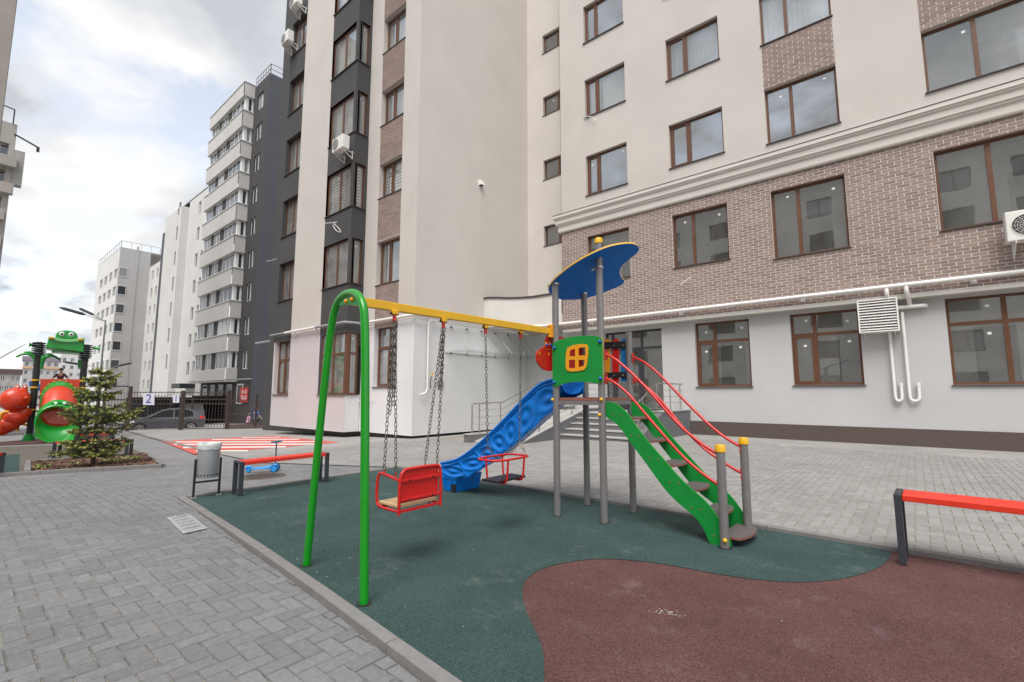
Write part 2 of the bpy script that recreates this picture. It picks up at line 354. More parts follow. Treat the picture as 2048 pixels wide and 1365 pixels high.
glass('glass', (0.90, 0.93, 0.91), 0.24, dust_light=0.065)
glass('glass_tower', (0.92, 0.95, 0.92), 0.22, dust_light=0.17)
glass('glass_canopy', (0.95, 0.97, 0.96), 0.03, 0.0, mxr=0.35)
# ================================================================== SETTING: ground, paving, rubber floors, kerbs
def proj(p):
    d = Vector(p) - CAM; z = d.dot(_fw)
    if z <= 0.05: return None
    return CX + F * d.dot(_rt) / z, CY - F * d.dot(_up) / z, z
def inframe(p, mg=60):
    q = proj(p); return q is not None and -mg < q[0] < 2048 + mg and -mg < q[1] < 1365 + mg
def struct(name, mb, mats, smooth=None, bevel=0): 
    o = obj(name, mb, mats, None, smooth, bevel); o['kind'] = 'structure'; return o
# base ground to the horizon
mb = MB(); xs = [-1500, -600] + TX[:-1] + [1500]; ys = [-1500, -60, -20, 0, 20, 60, 1500]
vv = [(x, y, zg(x) - 0.13) for x in xs for y in ys]; ny = len(ys)
mb.add(vv, [(i * ny + j, (i + 1) * ny + j, (i + 1) * ny + j + 1, i * ny + j + 1) for i in range(len(xs) - 1) for j in range(ny - 1)])
struct('ground', mb, 'asphalt')
# --- rubber playground: near kerb line, left edge, back edge
KN = [(-6.99, 2.05), (-5.56, 1.96), (-3.8, 1.83), (-2.61, 1.72), (-1.78, 1.63), (-1.0, 1.565), (3.0, 1.23), (7.0, 0.9)]
def kny(x): return float(np.interp(x, [k[0] for k in KN], [k[1] for k in KN]))
XL, YB, XR = -7.12, 5.22, 6.0
mb = MB(); mb.poly([(XL, kny(XL), -0.004), (XR, kny(XR), -0.004), (XR, YB, -0.004), (XL, YB, -0.004)]); struct('rubber_floor', mb, 'rubber_red')
edge = [(1085, 1420), (1089, 1365), (1088, 1310), (1080, 1278), (1060, 1240), (1045, 1202), (1043, 1172), (1060, 1150), (1100, 1131), (1160, 1120), (1215, 1117), (1280, 1122), (1350, 1132), (1420, 1146), (1500, 1158), (1580, 1165), (1650, 1163), (1710, 1153), (1755, 1137), (1779, 1119), (1783, 1104)]
ep = smoothpath([G(*p) for p in edge], 2)
x_end = ep[0].x
pts = [Vector((XL + 0.001, kny(XL) + 0.0, 0)), Vector((x_end, kny(x_end), 0))] + [p for p in ep if p.y > kny(p.x) + 0.02 and p.y < YB - 0.003] + [Vector((ep[-1].x, YB - 0.001, 0)), Vector((XL + 0.001, YB - 0.001, 0))]
mb = MB(); mb.poly(pts); struct('rubber_floor', mb, 'rubber_green')
# dust, crumbs and leaves dropped on the rubber
mb = MB(); rr = random.Random(3)
for i in range(110):
    x = rr.uniform(-7, 1.2); y = rr.uniform(kny(x) + 0.05, 5.1); r = rr.uniform(0.002, 0.0065) * (1.6 if rr.random() < 0.06 else 1)
    if rr.random() < 0.5: y = kny(x) + abs(rr.gauss(0, 0.18)) + 0.03
    if y > 5.15: continue
    n = 5; a0 = rr.uniform(0, 6); mb.mi(0 if rr.random() < 0.7 else 1)
    mb.poly([(x + r * rr.uniform(.6, 1.2) * math.cos(a0 + 6.283 * k / n), y + r * rr.uniform(.5, 1.2) * math.sin(a0 + 6.283 * k / n), 0.003 + rr.uniform(0, .003)) for k in range(n)])
o = obj('crumb_litter', mb, ['granite_top', 'joint']); tag(o, 'pale crumbs and bits of dirt scattered over the rubber floor', 'litter', kind='stuff')
mb = MB(); c0 = G(1340, 1226)
for i in range(45):
    x = c0.x + rr.gauss(0, .04); y = c0.y + .25 * (x - c0.x) + rr.gauss(0, .022); r = rr.uniform(.0008, .0032)
    mb.poly([(x + r * 1.8 * math.cos(6.283 * k / 6), y + r * math.sin(6.283 * k / 6), -0.0015) for k in range(6)])
o = obj('chalky_spill', mb, 'whitepaint'); tag(o, 'small chalky white spill on the red brown rubber', 'spill', kind='stuff')
# --- kerbs
def kerb_run(name, pts, wdt, top, bot, step=1.0, gap=0.006, side=1, matname='kerb'):
    """pts: list of (x,y) of inner top edge; stones run along it, width to the given side"""
    root = None; mbs = []
    P = [Vector((p[0], p[1], 0)) for p in pts]; segs = [(P[i], P[i + 1]) for i in range(len(P) - 1)]
    tot = sum((b - a).length for a, b in segs)
    def at(s):
        for a, b in segs:
            l = (b - a).length
            if s <= l + 1e-6: d = (b - a).normalized(); return a + d * s, d
            s -= l
        return b, d
    root = thing_struct(name, at(0)[0])
    s = 0.0
    while s < tot - 0.05:
        e_ = min(s + step, tot); a, d = at(s + gap / 2); b, d2 = at(e_ - gap / 2); d = (b - a).normalized(); nrm = Vector((-d.y, d.x, 0)) * side * wdt
        za, zb = top(a), top(b); m = MB(); ba, bb = bot(a), bot(b); c = 0.006; j = rr.uniform(-.002, .002)
        pr_ = []
        for q, zt, zb_ in ((a, za, ba), (b, zb, bb)):
            pr_.append([Vector((q.x, q.y, zb_)), Vector((q.x, q.y, zt + j - c)), Vector((q.x, q.y, zt + j)) + nrm.normalized() * c, Vector((q.x, q.y, zt + j)) + nrm - nrm.normalized() * c, Vector((q.x, q.y, zt + j - c)) + nrm, Vector((q.x, q.y, zb_)) + nrm])
        m.add(pr_[0] + pr_[1], [(i, i + 1, 7 + i, 6 + i) for i in range(5)] + [(0, 1, 2, 3, 4, 5), (6, 7, 8, 9, 10, 11)])
        obj('kerb_stone', m, matname, root)
        s = e_
    return root
def thing_struct(name, loc):
    o = bpy.data.objects.new(name, None); COL.objects.link(o); o.location = loc; o['kind'] = 'structure'; return o
def pzd(x):   # level of the dark paving
    return zg(x) + float(np.interp(x, [-7.3, -4.6], [0.012, -0.046]))
KT = lambda p: 0.006 + float(np.interp(p.x, [-7.2, -6.0], [0.012, 0.0]))
kerb_run('kerb', [(-7.2, kny(-7.2)), (-5.56, 1.96), (-3.8, 1.83), (-2.61, 1.72), (-1.78, 1.63), (-1.0, 1.565), (3.0, 1.23), (6.5, 0.95)], 0.08, KT, lambda p: -0.12, 1.0, side=-1)
kerb_run('kerb', [(-7.2, YB), (6.2, YB)], 0.08, lambda p: 0.036, lambda p: -0.1, 1.0, side=1)
kerb_run('kerb', [(XL, kny(XL) + 0.004), (XL, YB + 0.078)], 0.08, lambda p: 0.022, lambda p: -0.1, 1.0, side=1)
# --- paving
A_ = T(258, 864); B_ = T(425, 907); C_ = T(520, 928)
DIV = [(A_.x, A_.y), (B_.x, B_.y), (C_.x, C_.y), (-7.2, 5.3)]
def divy(x):
    xs_ = [d[0] for d in DIV]; ys_ = [d[1] for d in DIV]; o_ = np.argsort(xs_); return float(np.interp(x, np.array(xs_)[o_], np.array(ys_)[o_]))
def is_dark(x, y):
    if x > -7.22: return y < kny(x) - 0.084
    return y < divy(x) - 0.004
def is_light(x, y):
    if x > -7.22: return YB + 0.084 < y
    return y > divy(x) + 0.004
def beds(name, region, zf, matname):
    m = MB(); 
    xs_ = [-45, -41, -37, -33.5, -30, -27, -25, -22, -20, -17, -14, -12, -10, -8.6, -7.21]
    if region == 'dark':
        for x0, x1 in zip(xs_, xs_[1:]): m.poly([(x0, -6, zf(x0)), (x1, -6, zf(x1)), (x1, divy(x1), zf(x1)), (x0, divy(x0), zf(x0))])
        xs2 = [-7.21, -6.5, -5.56, -4.6, -3.8, -2.61, -1.78, -1.0, 3, 8]
        for x0, x1 in zip(xs2, xs2[1:]): m.poly([(x0, -6, zf(x0)), (x1, -6, zf(x1)), (x1, kny(x1) - 0.05, zf(x1)), (x0, kny(x0) - 0.05, zf(x0))])
    else:
        for x0, x1 in zip(xs_, xs_[1:]): m.poly([(x0, divy(x0), zf(x0)), (x1, divy(x1), zf(x1)), (x1, 22, zf(x1)), (x0, 22, zf(x0))])
        xs2 = [-7.21, -6.5, 0, 8]
        for x0, x1 in zip(xs2, xs2[1:]): m.poly([(x0, YB + 0.04, zf(x0)), (x1, YB + 0.04, zf(x1)), (x1, 22, zf(x1)), (x0, 22, zf(x0))])
    return struct(name, m, matname)
def brickmat(name, c1, c2, cm, rot=0.0):
    m = bpy.data.materials.new(name); m.use_nodes = True; n = m.node_tree; L = n.links; bs = n.nodes['Principled BSDF']; bs.inputs['Roughness'].default_value = 0.92
    geo = n.nodes.new('ShaderNodeNewGeometry'); mp_ = n.nodes.new('ShaderNodeMapping'); mp_.inputs['Rotation'].default_value = (0, 0, rot); L.new(geo.outputs['Position'], mp_.inputs[0])
    b = n.nodes.new('ShaderNodeTexBrick'); b.inputs['Scale'].default_value = 1.0; b.inputs['Brick Width'].default_value = 0.2; b.inputs['Row Height'].default_value = 0.1; b.inputs['Mortar Size'].default_value = 0.004
    b.inputs['Color1'].default_value = (*c1, 1); b.inputs['Color2'].default_value = (*c2, 1); b.inputs['Mortar'].default_value = (*cm, 1); L.new(mp_.outputs[0], b.inputs['Vector'])
    no = n.nodes.new('ShaderNodeTexNoise'); no.inputs['Scale'].default_value = 0.6; no.inputs['Detail'].default_value = 9; no.inputs['Roughness'].default_value = 0.65; L.new(geo.outputs['Position'], no.inputs['Vector'])
    mr = n.nodes.new('ShaderNodeMapRange'); mr.inputs[1].default_value = 0.3; mr.inputs[2].default_value = 0.7; mr.inputs[3].default_value = 0.82; mr.inputs[4].default_value = 1.14; L.new(no.outputs[0], mr.inputs[0])
    k = n.nodes.new('ShaderNodeMix'); k.data_type = 'RGBA'; k.blend_type = 'MULTIPLY'; k.inputs[0].default_value = 1; L.new(b.outputs[0], k.inputs[6]); L.new(mr.outputs[0], k.inputs[7]); L.new(k.outputs[2], bs.inputs['Base Color'])
    M[name] = m
brickmat('far_dark', (0.19, 0.19, 0.195), (0.235, 0.232, 0.228), (0.16, 0.155, 0.145))
brickmat('far_light', (0.275, 0.266, 0.254), (0.32, 0.31, 0.295), (0.22, 0.21, 0.19))
def pzl(x): return zg(x) + 0.03
pave_d = beds('paving', 'dark', lambda x: pzd(x) - 0.009, 'joint')
pave_l = beds('paving', 'light', lambda x: pzl(x) - 0.0075, 'joint_light')
CELL = 0.1
_pm = {}
def paver_mesh(w_, h_, matname):
    k = (w_, h_, matname)
    if k in _pm: return _pm[k]
    g = 0.0037; c = 0.004; m = MB()
    a = [(g, g), (w_ - g, g), (w_ - g, h_ - g), (g, h_ - g)]; b = [(g + c, g + c), (w_ - g - c, g + c), (w_ - g - c, h_ - g - c), (g + c, h_ - g - c)]
    m.add([(x, y, 0) for x, y in b] + [(x, y, -0.005) for x, y in a] + [(x, y, -0.03) for x, y in a], [(0, 1, 2, 3)] + [(i, 4 + i, 4 + (i + 1) % 4, (i + 1) % 4) for i in range(4)] + [(4 + i, 8 + i, 8 + (i + 1) % 4, 4 + (i + 1) % 4) for i in range(4)])
    _pm[k] = (m, m.mesh('paver', matname)); return _pm[k]
def cut_paver(big, region, x, y, w_, h_, zf):
    # stone cut to the kerb: march the outline and keep the part inside
    g = .004; N_ = 6; ring = []
    cs = [(x + g, y + g), (x + w_ - g, y + g), (x + w_ - g, y + h_ - g), (x + g, y + h_ - g)]
    for i in range(4):
        a, b = cs[i], cs[(i + 1) % 4]; ia, ib = region(*a), region(*b)
        if ia: ring.append(a)
        if ia != ib:
            lo, hi = 0.0, 1.0
            for _ in range(12):
                md = (lo + hi) / 2; q = (a[0] + (b[0] - a[0]) * md, a[1] + (b[1] - a[1]) * md)
                if region(*q) == ia: lo = md
                else: hi = md
            ring.append((a[0] + (b[0] - a[0]) * lo, a[1] + (b[1] - a[1]) * lo))
    if len(ring) < 3: return
    ar = abs(sum(ring[i][0] * ring[(i + 1) % len(ring)][1] - ring[(i + 1) % len(ring)][0] * ring[i][1] for i in range(len(ring)))) / 2
    if ar < .0012: return
    n = len(ring); b0 = len(big.v); cx_, cy_ = sum(p[0] for p in ring) / n, sum(p[1] for p in ring) / n
    big.v += [(cx_ + (p[0] - cx_) * .94, cy_ + (p[1] - cy_) * .94, zf(p[0])) for p in ring] + [(p[0], p[1], zf(p[0]) - .006) for p in ring]
    big.f.append([b0 + i for i in range(n)]); big.m.append(0)
    for i in range(n): big.f.append([b0 + i, b0 + n + i, b0 + n + (i + 1) % n, b0 + (i + 1) % n]); big.m.append(0)
def pave(root, region, x0, x1, y0, y1, zf, matname, maxd):
    L_ = []
    for i in range(int(x0 / CELL), int(x1 / CELL) + 1):
        for j in range(int(y0 / CELL), int(y1 / CELL) + 1):
            t = (i - j) % 4
            if t == 0: w_, h_ = 0.2, 0.1
            elif t == 3: w_, h_ = 0.1, 0.2
            else: continue
            x, y = i * CELL, j * CELL
            ins = [region(x, y), region(x + w_, y), region(x, y + h_), region(x + w_, y + h_)]
            if not any(ins): continue
            c = (x + w_ / 2, y + h_ / 2, zf(x + w_ / 2)); d = math.hypot(c[0], c[1])
            if d > maxd or not inframe(c, 50): continue
            L_.append((d, x, y, w_, h_, all(ins)))
    L_.sort(); big = MB(); n_ = 0
    for (d, x, y, w_, h_, whole) in L_:
        if not whole: cut_paver(big, region, x, y, w_, h_, zf); continue
        n_ += 1
        m, me = paver_mesh(w_, h_, matname); dz = rr.uniform(-0.0012, 0.0012); z0, z1 = zf(x), zf(x + w_)
        if n_ < 300:
            o = link('paver', me, root, loc=(x, y, zf(x + w_ / 2) + dz)); o.rotation_euler = (rr.uniform(-.006, .006), rr.uniform(-.006, .006) + math.atan2(z0 - z1, w_), 0)
        else:
            b = len(big.v); big.v += [(x + v[0], y + v[1], v[2] + dz + z0 + (z1 - z0) * v[0] / w_) for v in m.v]
            for f in m.f[:5]: big.f.append([b + q for q in f]); big.m.append(0)
    # short closing cuts are left as sand; remaining stones in one part
    o = obj('paver', big, matname, root); o['kind'] = 'stuff'
    return len(L_)
n1 = pave(pave_d, is_dark, -12.5, 2.5, -2.0, 5.2, pzd, 'paver', 14.0)
n2 = pave(pave_l, is_light, -12.5, 4.0, 4.0, 13.5, pzl, 'paver_light', 16.0)
print('pavers', n1, n2)
# far paving sheets that carry on where single stones can no longer be told apart
mb = MB(); xs_ = [-44, -41, -37, -33.5, -30, -27, -25, -22, -20, -17, -14, -12.3]
for x0, x1 in zip(xs_, xs_[1:]): mb.poly([(x0, -6, pzd(x0)), (x1, -6, pzd(x1)), (x1, divy(x1), pzd(x1)), (x0, divy(x0), pzd(x0))])
o = struct('paving', mb, 'far_dark')
mb = MB()
for x0, x1 in zip(xs_, xs_[1:]): mb.poly([(x0, divy(x0), pzl(x0)), (x1, divy(x1), pzl(x1)), (x1, 22, pzl(x1)), (x0, 22, pzl(x0))])
xs3 = [-12.3, -10, -8.6, -7.21, -6.5, 0, 8]
for x0, x1 in zip(xs3, xs3[1:]): mb.poly([(x0, 13.4, pzl(x0)), (x1, 13.4, pzl(x1)), (x1, 22, pzl(x1)), (x0, 22, pzl(x0))])
struct('paving', mb, 'far_light')
# pale edging between walk and drive
mb = MB(); prev = None
for k in range(25):
    f = k / 24; a = Vector((A_.x, A_.y, 0)).lerp(Vector((B_.x, B_.y, 0)), f); d = (B_ - A_); d.z = 0; d.normalize(); nn = Vector((-d.y, d.x, 0)) * 0.09
    p = (a - nn, a + nn)
    if prev: mb.poly([(prev[0].x, prev[0].y, pzl(prev[0].x) + .012), (p[0].x, p[0].y, pzl(p[0].x) + .012), (p[1].x, p[1].y, pzl(p[1].x) + .012), (prev[1].x, prev[1].y, pzl(prev[1].x) + .012)])
    prev = p
struct('kerb_strip', mb, 'kerb')
# red and white hatched marking painted on the drive
def TL(px, py, dz): return T(px, py, dz)
def sheet(pxs, dz):   # subdivide polygon edges' interior by fan on terrain
    m = MB(); m.poly([TL(px, py, dz) for px, py in pxs]); return m
rows = 10; mb = MB()
lft = lambda t: (325 + (545 - 325) * t, 883 + (872 - 883) * t); rgt = lambda t: (388 + (680 - 388) * t, 909 + (885 - 909) * t)
for i in range(rows):
    for j in range(6):
        def q(a, b):
            l = lft(a); r_ = rgt(a); return TL(l[0] + (r_[0] - l[0]) * b, l[1] + (r_[1] - l[1]) * b, 0.036)
        mb.poly([q(i / rows, j / 6), q((i + 1) / rows, j / 6), q((i + 1) / rows, (j + 1) / 6), q(i / rows, (j + 1) / 6)])
rm = struct('road_marking', mb, 'redpaint')
for (xa, ya, xb, yb, th) in [(484.5, 875.8, 561, 874.6, 1.2), (424, 879.4, 599, 879, 1.5), (352, 884.4, 632, 883.8, 1.9), (349, 889.2, 628, 888.6, 2.3), (366, 895.4, 572, 894.2, 2.6), (392, 902.4, 496, 902.0, 2.9)]:
    mb = MB(); k = 12
    for i in range(k):
        f0, f1 = i / k, (i + 1) / k; P_ = lambda f, s: TL(xa + (xb - xa) * f, ya + (yb - ya) * f + s * th / 2, 0.040)
        mb.poly([P_(f0, -1), P_(f1, -1), P_(f1, 1), P_(f0, 1)])
    obj('stripe', mb, 'whitepaint', rm)
# --- the other play area on the left: rubber pads, planting bed
def pad(name, pxs, dz, matname): return struct(name, sheet(pxs, dz), matname)
pad('rubber_floor', [(-60, 958), (45, 946), (60, 925), (288, 908), (236, 886), (-60, 896)], 0.030, 'rubber_grey')
pad('rubber_floor', [(-60, 955), (38, 946), (40, 905), (-60, 908)], 0.034, 'rubber_green')
pad('rubber_floor', [(-60, 893), (236, 882), (225, 868), (-60, 872)], 0.034, 'rubber_red')
bed = [T(48, 948, .03), T(322, 933, .03), T(288, 908, .03), T(62, 925, .03)]
mb = MB(); mb.poly(bed); struct('planting_bed', mb, 'mulch')
mb = MB()
for i in range(2600):
    u, v = rr.random(), rr.random(); p = (bed[0] * (1 - u) + bed[1] * u) * (1 - v) + (bed[3] * (1 - u) + bed[2] * u) * v
    a = rr.uniform(0, 6.28); l = rr.uniform(.02, .06); wd = rr.uniform(.008, .022); d = Vector((math.cos(a), math.sin(a), rr.uniform(-.35, .35))) * l; e_ = Vector((-math.sin(a), math.cos(a), rr.uniform(-.5, .5))) * wd
    p = p + Vector((0, 0, rr.uniform(.008, .04))); mb.poly([p - d - e_, p + d - e_, p + d + e_, p - d + e_])
o = obj('bark_mulch', mb, 'mulch'); tag(o, 'brown bark chips filling the bed under the fir tree', 'mulch', kind='stuff')
mb = MB()
for px, py in [(80, 936), (90, 938), (210, 926), (245, 922), (262, 920), (150, 933), (228, 927), (275, 922), (75, 940), (252, 926)]:
    c = T(px, py, .03)
    for k in range(16):
        a = rr.uniform(0, 6.28); l = rr.uniform(.06, .2); d = Vector((math.cos(a), math.sin(a), rr.uniform(.3, 1.3))).normalized() * l; s_ = Vector((-math.sin(a), math.cos(a), 0)) * .018
        mb.poly([c, c + d * .5 + s_, c + d, c + d * .5 - s_])
o = obj('ground_plants', mb, 'leaf'); tag(o, 'low yellow green plants sprouting from the bark bed', 'plants', kind='stuff')
bk = [T(-60, 957, .03), T(45, 950, .03), T(323, 934.5, .03)]
kerb_run('kerb', [(p.x, p.y) for p in bk], 0.09, lambda p: zg(p.x) + 0.085, lambda p: zg(p.x) - .05, 1.0, side=1)
kerb_run('kerb', [(bed[1].x, bed[1].y), (bed[2].x, bed[2].y)], 0.08, lambda p: zg(p.x) + 0.07, lambda p: zg(p.x) - .05, 1.0, side=-1)
kerb_run('kerb', [(bed[3].x, bed[3].y), (bed[2].x, bed[2].y)], 0.08, lambda p: zg(p.x) + 0.075, lambda p: zg(p.x) - .05, 1.0, side=1)
kerb_run('kerb', [(bed[0].x, bed[0].y + .09), (bed[3].x, bed[3].y)], 0.10, lambda p: zg(p.x) + 0.085, lambda p: zg(p.x) - .05, 4.0, side=1)
# --- road beyond the gate with a strip of bare earth
mb = MB()
mb.poly([(-200, -40, zg(-200) - .03), (-60, -40, zg(-60) - .03), (-60, 60, zg(-60) - .03), (-200, 60, zg(-200) - .03)])
for x0, x1 in ((-60, -46), (-46, -40.5)): mb.poly([(x0, -40, zg(x0) - .03), (x1, -40, zg(x1) - .03), (x1, 60, zg(x1) - .03), (x0, 60, zg(x0) - .03)])
struct('road', mb, 'concrete')
# --- drain plate and manhole set in the paving
pl = [(333, 1035), (376, 1027), (415, 1057), (366, 1068)]
P4 = [G(px, py, pzd(-5.9)) for px, py in pl]; zpl = pzd(-5.9)
root = thing('drain_plate', 'pale perforated metal drain plate set in the paving by the kerb', 'drain cover', (sum(p.x for p in P4) / 4, sum(p.y for p in P4) / 4, zpl))
def bil(u, v): return (P4[0] * (1 - u) + P4[1] * u) * (1 - v) + (P4[3] * (1 - u) + P4[2] * u) * v
mb = MB(); mb.prism([Vector((p.x, p.y, zpl - .004)) for p in P4], (0, 0, .009)); obj('plate', mb, 'plate', root, bevel=.002)
mb = MB(); mb.tube([Vector((bil(u, v).x, bil(u, v).y, zpl + .006)) for u, v in ((.08, .08), (.92, .08), (.92, .92), (.08, .92))], .004, 4, True); obj('rim', mb, 'plate', root)
for row in (.18, .34, .5, .66, .82):
    m = MB()
    for k in range(13):
        u = .16 + k * .056; a = bil(u, row - .035); b = bil(u + .018, row + .035)
        a2 = bil(u + .018, row - .035); b2 = bil(u, row + .035)
        m.poly([Vector((q.x, q.y, zpl + .0075)) for q in (a, a2, b, b2)])
    obj('slot_row', m, 'black', root)
mc = T(526, 955.5, .0); zz = pzd(mc.x) + .004
root = thing('manhole_cover', 'round dark ribbed manhole cover in the paving behind the red bench', 'manhole', (mc.x, mc.y, zz))
mb = MB(); mb.lathe([(0.0001, .004), (.30, .004), (.30, .010), (.345, .010), (.35, -.02)], (mc.x, mc.y, zz), 32); obj('cover', mb, 'rust', root)
m = MB()
for i in range(-5, 6):
    for j in range(-5, 6):
        if math.hypot(i, j) < 5.0: m.box(mc.x + i * .052 - .016, mc.x + i * .052 + .016, mc.y + j * .052 - .016, mc.y + j * .052 + .016, zz + .004, zz + .011)
o = obj('stud', m, 'rust', root); o['kind'] = 'stuff'
# ================================================================== BUILDINGS
def farpane():
    m = bpy.data.materials.new('farpane'); m.use_nodes = True; n = m.node_tree; L = n.links; b = n.nodes['Principled BSDF']
    b.inputs['Base Color'].default_value = (0.045, 0.055, 0.065, 1); b.inputs['Roughness'].default_value = 0.05; b.inputs['Specular IOR Level'].default_value = 1.0
    oi = n.nodes.new('ShaderNodeObjectInfo'); r = n.nodes.new('ShaderNodeValToRGB'); r.color_ramp.interpolation = 'CONSTANT'
    for p, c in ((0.0, (0.045, 0.055, 0.065, 1)), (0.45, (0.09, 0.095, 0.10, 1)), (0.7, (0.30, 0.30, 0.29, 1)), (0.85, (0.06, 0.06, 0.06, 1))):
        e_ = r.color_ramp.elements.new(p) if p > 0 else r.color_ramp.elements[0]; e_.position = p; e_.color = c
    L.new(oi.outputs['Random'], r.inputs[0]); L.new(r.outputs[0], b.inputs['Base Color']); M['farpane'] = m
farpane()
class Plane:
    def __init__(s, O, U, Nn): s.O = Vector(O); s.U = Vector(U); s.N = Vector(Nn)
    def p(s, u, z, d=0.0): return s.O + s.U * u + Vector((0, 0, z)) + s.N * d
    def box(s, m, u0, u1, z0, z1, d0, d1):
        P_ = [s.p(u, z, d) for d in (d0, d1) for z in (z0, z1) for u in (u0, u1)]
        return m.add(P_, [(0, 2, 3, 1), (4, 5, 7, 6), (0, 1, 5, 4), (2, 6, 7, 3), (0, 4, 6, 2), (1, 3, 7, 5)])
    def quad(s, m, u0, u1, z0, z1, d=0.0): return m.poly([s.p(u0, z0, d), s.p(u1, z0, d), s.p(u1, z1, d), s.p(u0, z1, d)])
def wall(pl, m, u0, u1, z0, z1, holes=(), reveal=0.2, d=0.0, rm=0):
    us = sorted(set([u0, u1] + [x for h in holes for x in h[:2] if u0 < x < u1])); zs = sorted(set([z0, z1] + [x for h in holes for x in h[2:4] if z0 < x < z1]))
    for a, b in zip(us, us[1:]):
        for c, e_ in zip(zs, zs[1:]):
            um, zm = (a + b) / 2, (c + e_) / 2
            if any(h[0] < um < h[1] and h[2] < zm < h[3] for h in holes): continue
            pl.quad(m, a, b, c, e_, d)
    for h in holes:
        a, b, c, e_ = max(h[0], u0), min(h[1], u1), max(h[2], z0), min(h[3], z1)
        if b <= a or e_ <= c: continue
        D = d - reveal - 0.08; m.mi(rm)
        m.poly([pl.p(a, c, d), pl.p(b, c, d), pl.p(b, c, D), pl.p(a, c, D)]); m.poly([pl.p(a, e_, d), pl.p(b, e_, d), pl.p(b, e_, D), pl.p(a, e_, D)])
        m.poly([pl.p(a, c, d), pl.p(a, e_, d), pl.p(a, e_, D), pl.p(a, c, D)]); m.poly([pl.p(b, c, d), pl.p(b, e_, d), pl.p(b, e_, D), pl.p(b, c, D)]); m.mi(0)
    return m
def wave_sheet(pl, u0, u1, z0, z1, d, amp, per):
    m = MB(); n = max(6, int((u1 - u0) / per * 6)); lo = []; hi = []
    for i in range(n + 1):
        u = u0 + (u1 - u0) * i / n; dd = d + amp * math.sin(6.283 * (u - u0) / per + rr.uniform(-.4, .4)) + rr.uniform(-amp, amp) * .3
        lo.append(pl.p(u, z0, dd)); hi.append(pl.p(u, z1, dd))
    b = len(m.v); m.add(lo + hi, [(i, i + 1, n + 2 + i, n + 1 + i) for i in range(n)]); return m
def window(par, pl, u0, u1, z0, z1, reveal=0.14, mul=(0.36,), tran=None, sash=(), stick=0, inner='room', curtain=None, blind=None, sill='sill', fm='brownframe', lip=0.05, gl='glass', tilt=None, label=None, im=.18, skip=None):
    W, D = 0.062, 0.07; d0, d1 = -reveal - D, -reveal; m = MB()
    pl.box(m, u0, u1, z0, z0 + W, d0, d1); pl.box(m, u0, u1, z1 - W, z1, d0, d1); pl.box(m, u0, u0 + W, z0 + W, z1 - W, d0, d1); pl.box(m, u1 - W, u1, z0 + W, z1 - W, d0, d1)
    us = [u0 + W] + [u0 + (u1 - u0) * f for f in mul] + [u1 - W]; zs = [z0 + W] + ([z0 + (z1 - z0) * tran] if tran else []) + [z1 - W]
    for f in mul: c = u0 + (u1 - u0) * f; pl.box(m, c - .045, c + .045, z0 + W, z1 - W, d0 + .002, d1 + .003)
    if tran: c = z0 + (z1 - z0) * tran; pl.box(m, u0 + W, u1 - W, c - .04, c + .04, d0 + .004, d1 + .001)
    cells = []
    for i, (a, b) in enumerate(zip(us, us[1:])):
        a2 = a + (.045 if i > 0 else 0); b2 = b - (.045 if i < len(us) - 2 else 0)
        for j, (c, e_) in enumerate(zip(zs, zs[1:])):
            c2 = c + (.04 if j > 0 else 0); e2 = e_ - (.04 if tran and j < len(zs) - 2 else 0); cells.append((i, j, a2, b2, c2, e2))
    for i, j, a, b, c, e_ in cells:
        if (i, j) in sash:
            s_ = .055; q0, q1 = d1 - .03, d1 + .014
            pl.box(m, a - .012, b + .012, c - .012, c + s_, q0, q1); pl.box(m, a - .012, b + .012, e_ - s_, e_ + .012, q0, q1); pl.box(m, a - .012, a + s_, c + s_, e_ - s_, q0, q1); pl.box(m, b - s_, b + .012, c + s_, e_ - s_, q0, q1)
    wn = obj('window', m, fm, par)
    if label: wn['label'] = label
    for i, j, a, b, c, e_ in cells:
        m = MB(); s_ = .05 if (i, j) in sash else 0; a, b, c, e_ = a + s_, b - s_, c + s_, e_ - s_
        k1, k2 = rr.uniform(-.003, .003), rr.uniform(-.003, .003); q = -reveal - .03
        m.poly([pl.p(a, c, q + k1), pl.p(b, c, q + k2), pl.p(b, e_, q - k1), pl.p(a, e_, q - k2)]); obj('pane', m, gl, wn)
        if stick and rr.random() < stick and j == len(zs) - 2 or (stick and tran and rr.random() < stick * .8):
            m = MB(); su = b - rr.uniform(.12, .24); sz = e_ - rr.uniform(.14, .26); pl.box(m, su - .035, su + .035, sz - .03, sz + .03, q + .006, q + .009); obj('sticker', m, 'sticker', wn)
    if sill:
        m = MB(); pl.box(m, u0 - .03, u1 + .03, z0 - .028, z0 - .004, -reveal - .01, lip); obj('sill', m, sill, wn)
    if inner is None: return wn
    if inner == 'room' and rr.random() < .4: inner = 'roomgrey'
    # room behind
    m = MB(); a, b, c, e_, f0, f1 = u0 - im, u1 + im, z0 - min(.55, im * 3), z1 + min(.2, im), -reveal - .085, -reveal - RD
    P_ = [pl.p(u, z, d) for d in (f0, f1) for z in (c, e_) for u in (a, b)]
    m.add(P_, [(4, 5, 7, 6), (0, 1, 5, 4), (2, 6, 7, 3), (0, 4, 6, 2)] + ([] if skip else [(1, 3, 7, 5)]))
    for h in ((a, b, c, z0), (a, b, z1, e_), (a, u0, z0, z1), (u1, b, z0, z1)): pl.quad(m, *h, f0)
    if inner in ('room', 'roomgrey') and rr.random() < .75:      # a doorway cut in the back wall
        m.mi(1); v0 = a + (b - a) * rr.uniform(.25, .6); pl.quad(m, v0, v0 + .75, c, c + 2.0, f1 + .02)
    obj('interior', m, [inner, 'roomdark'], wn)
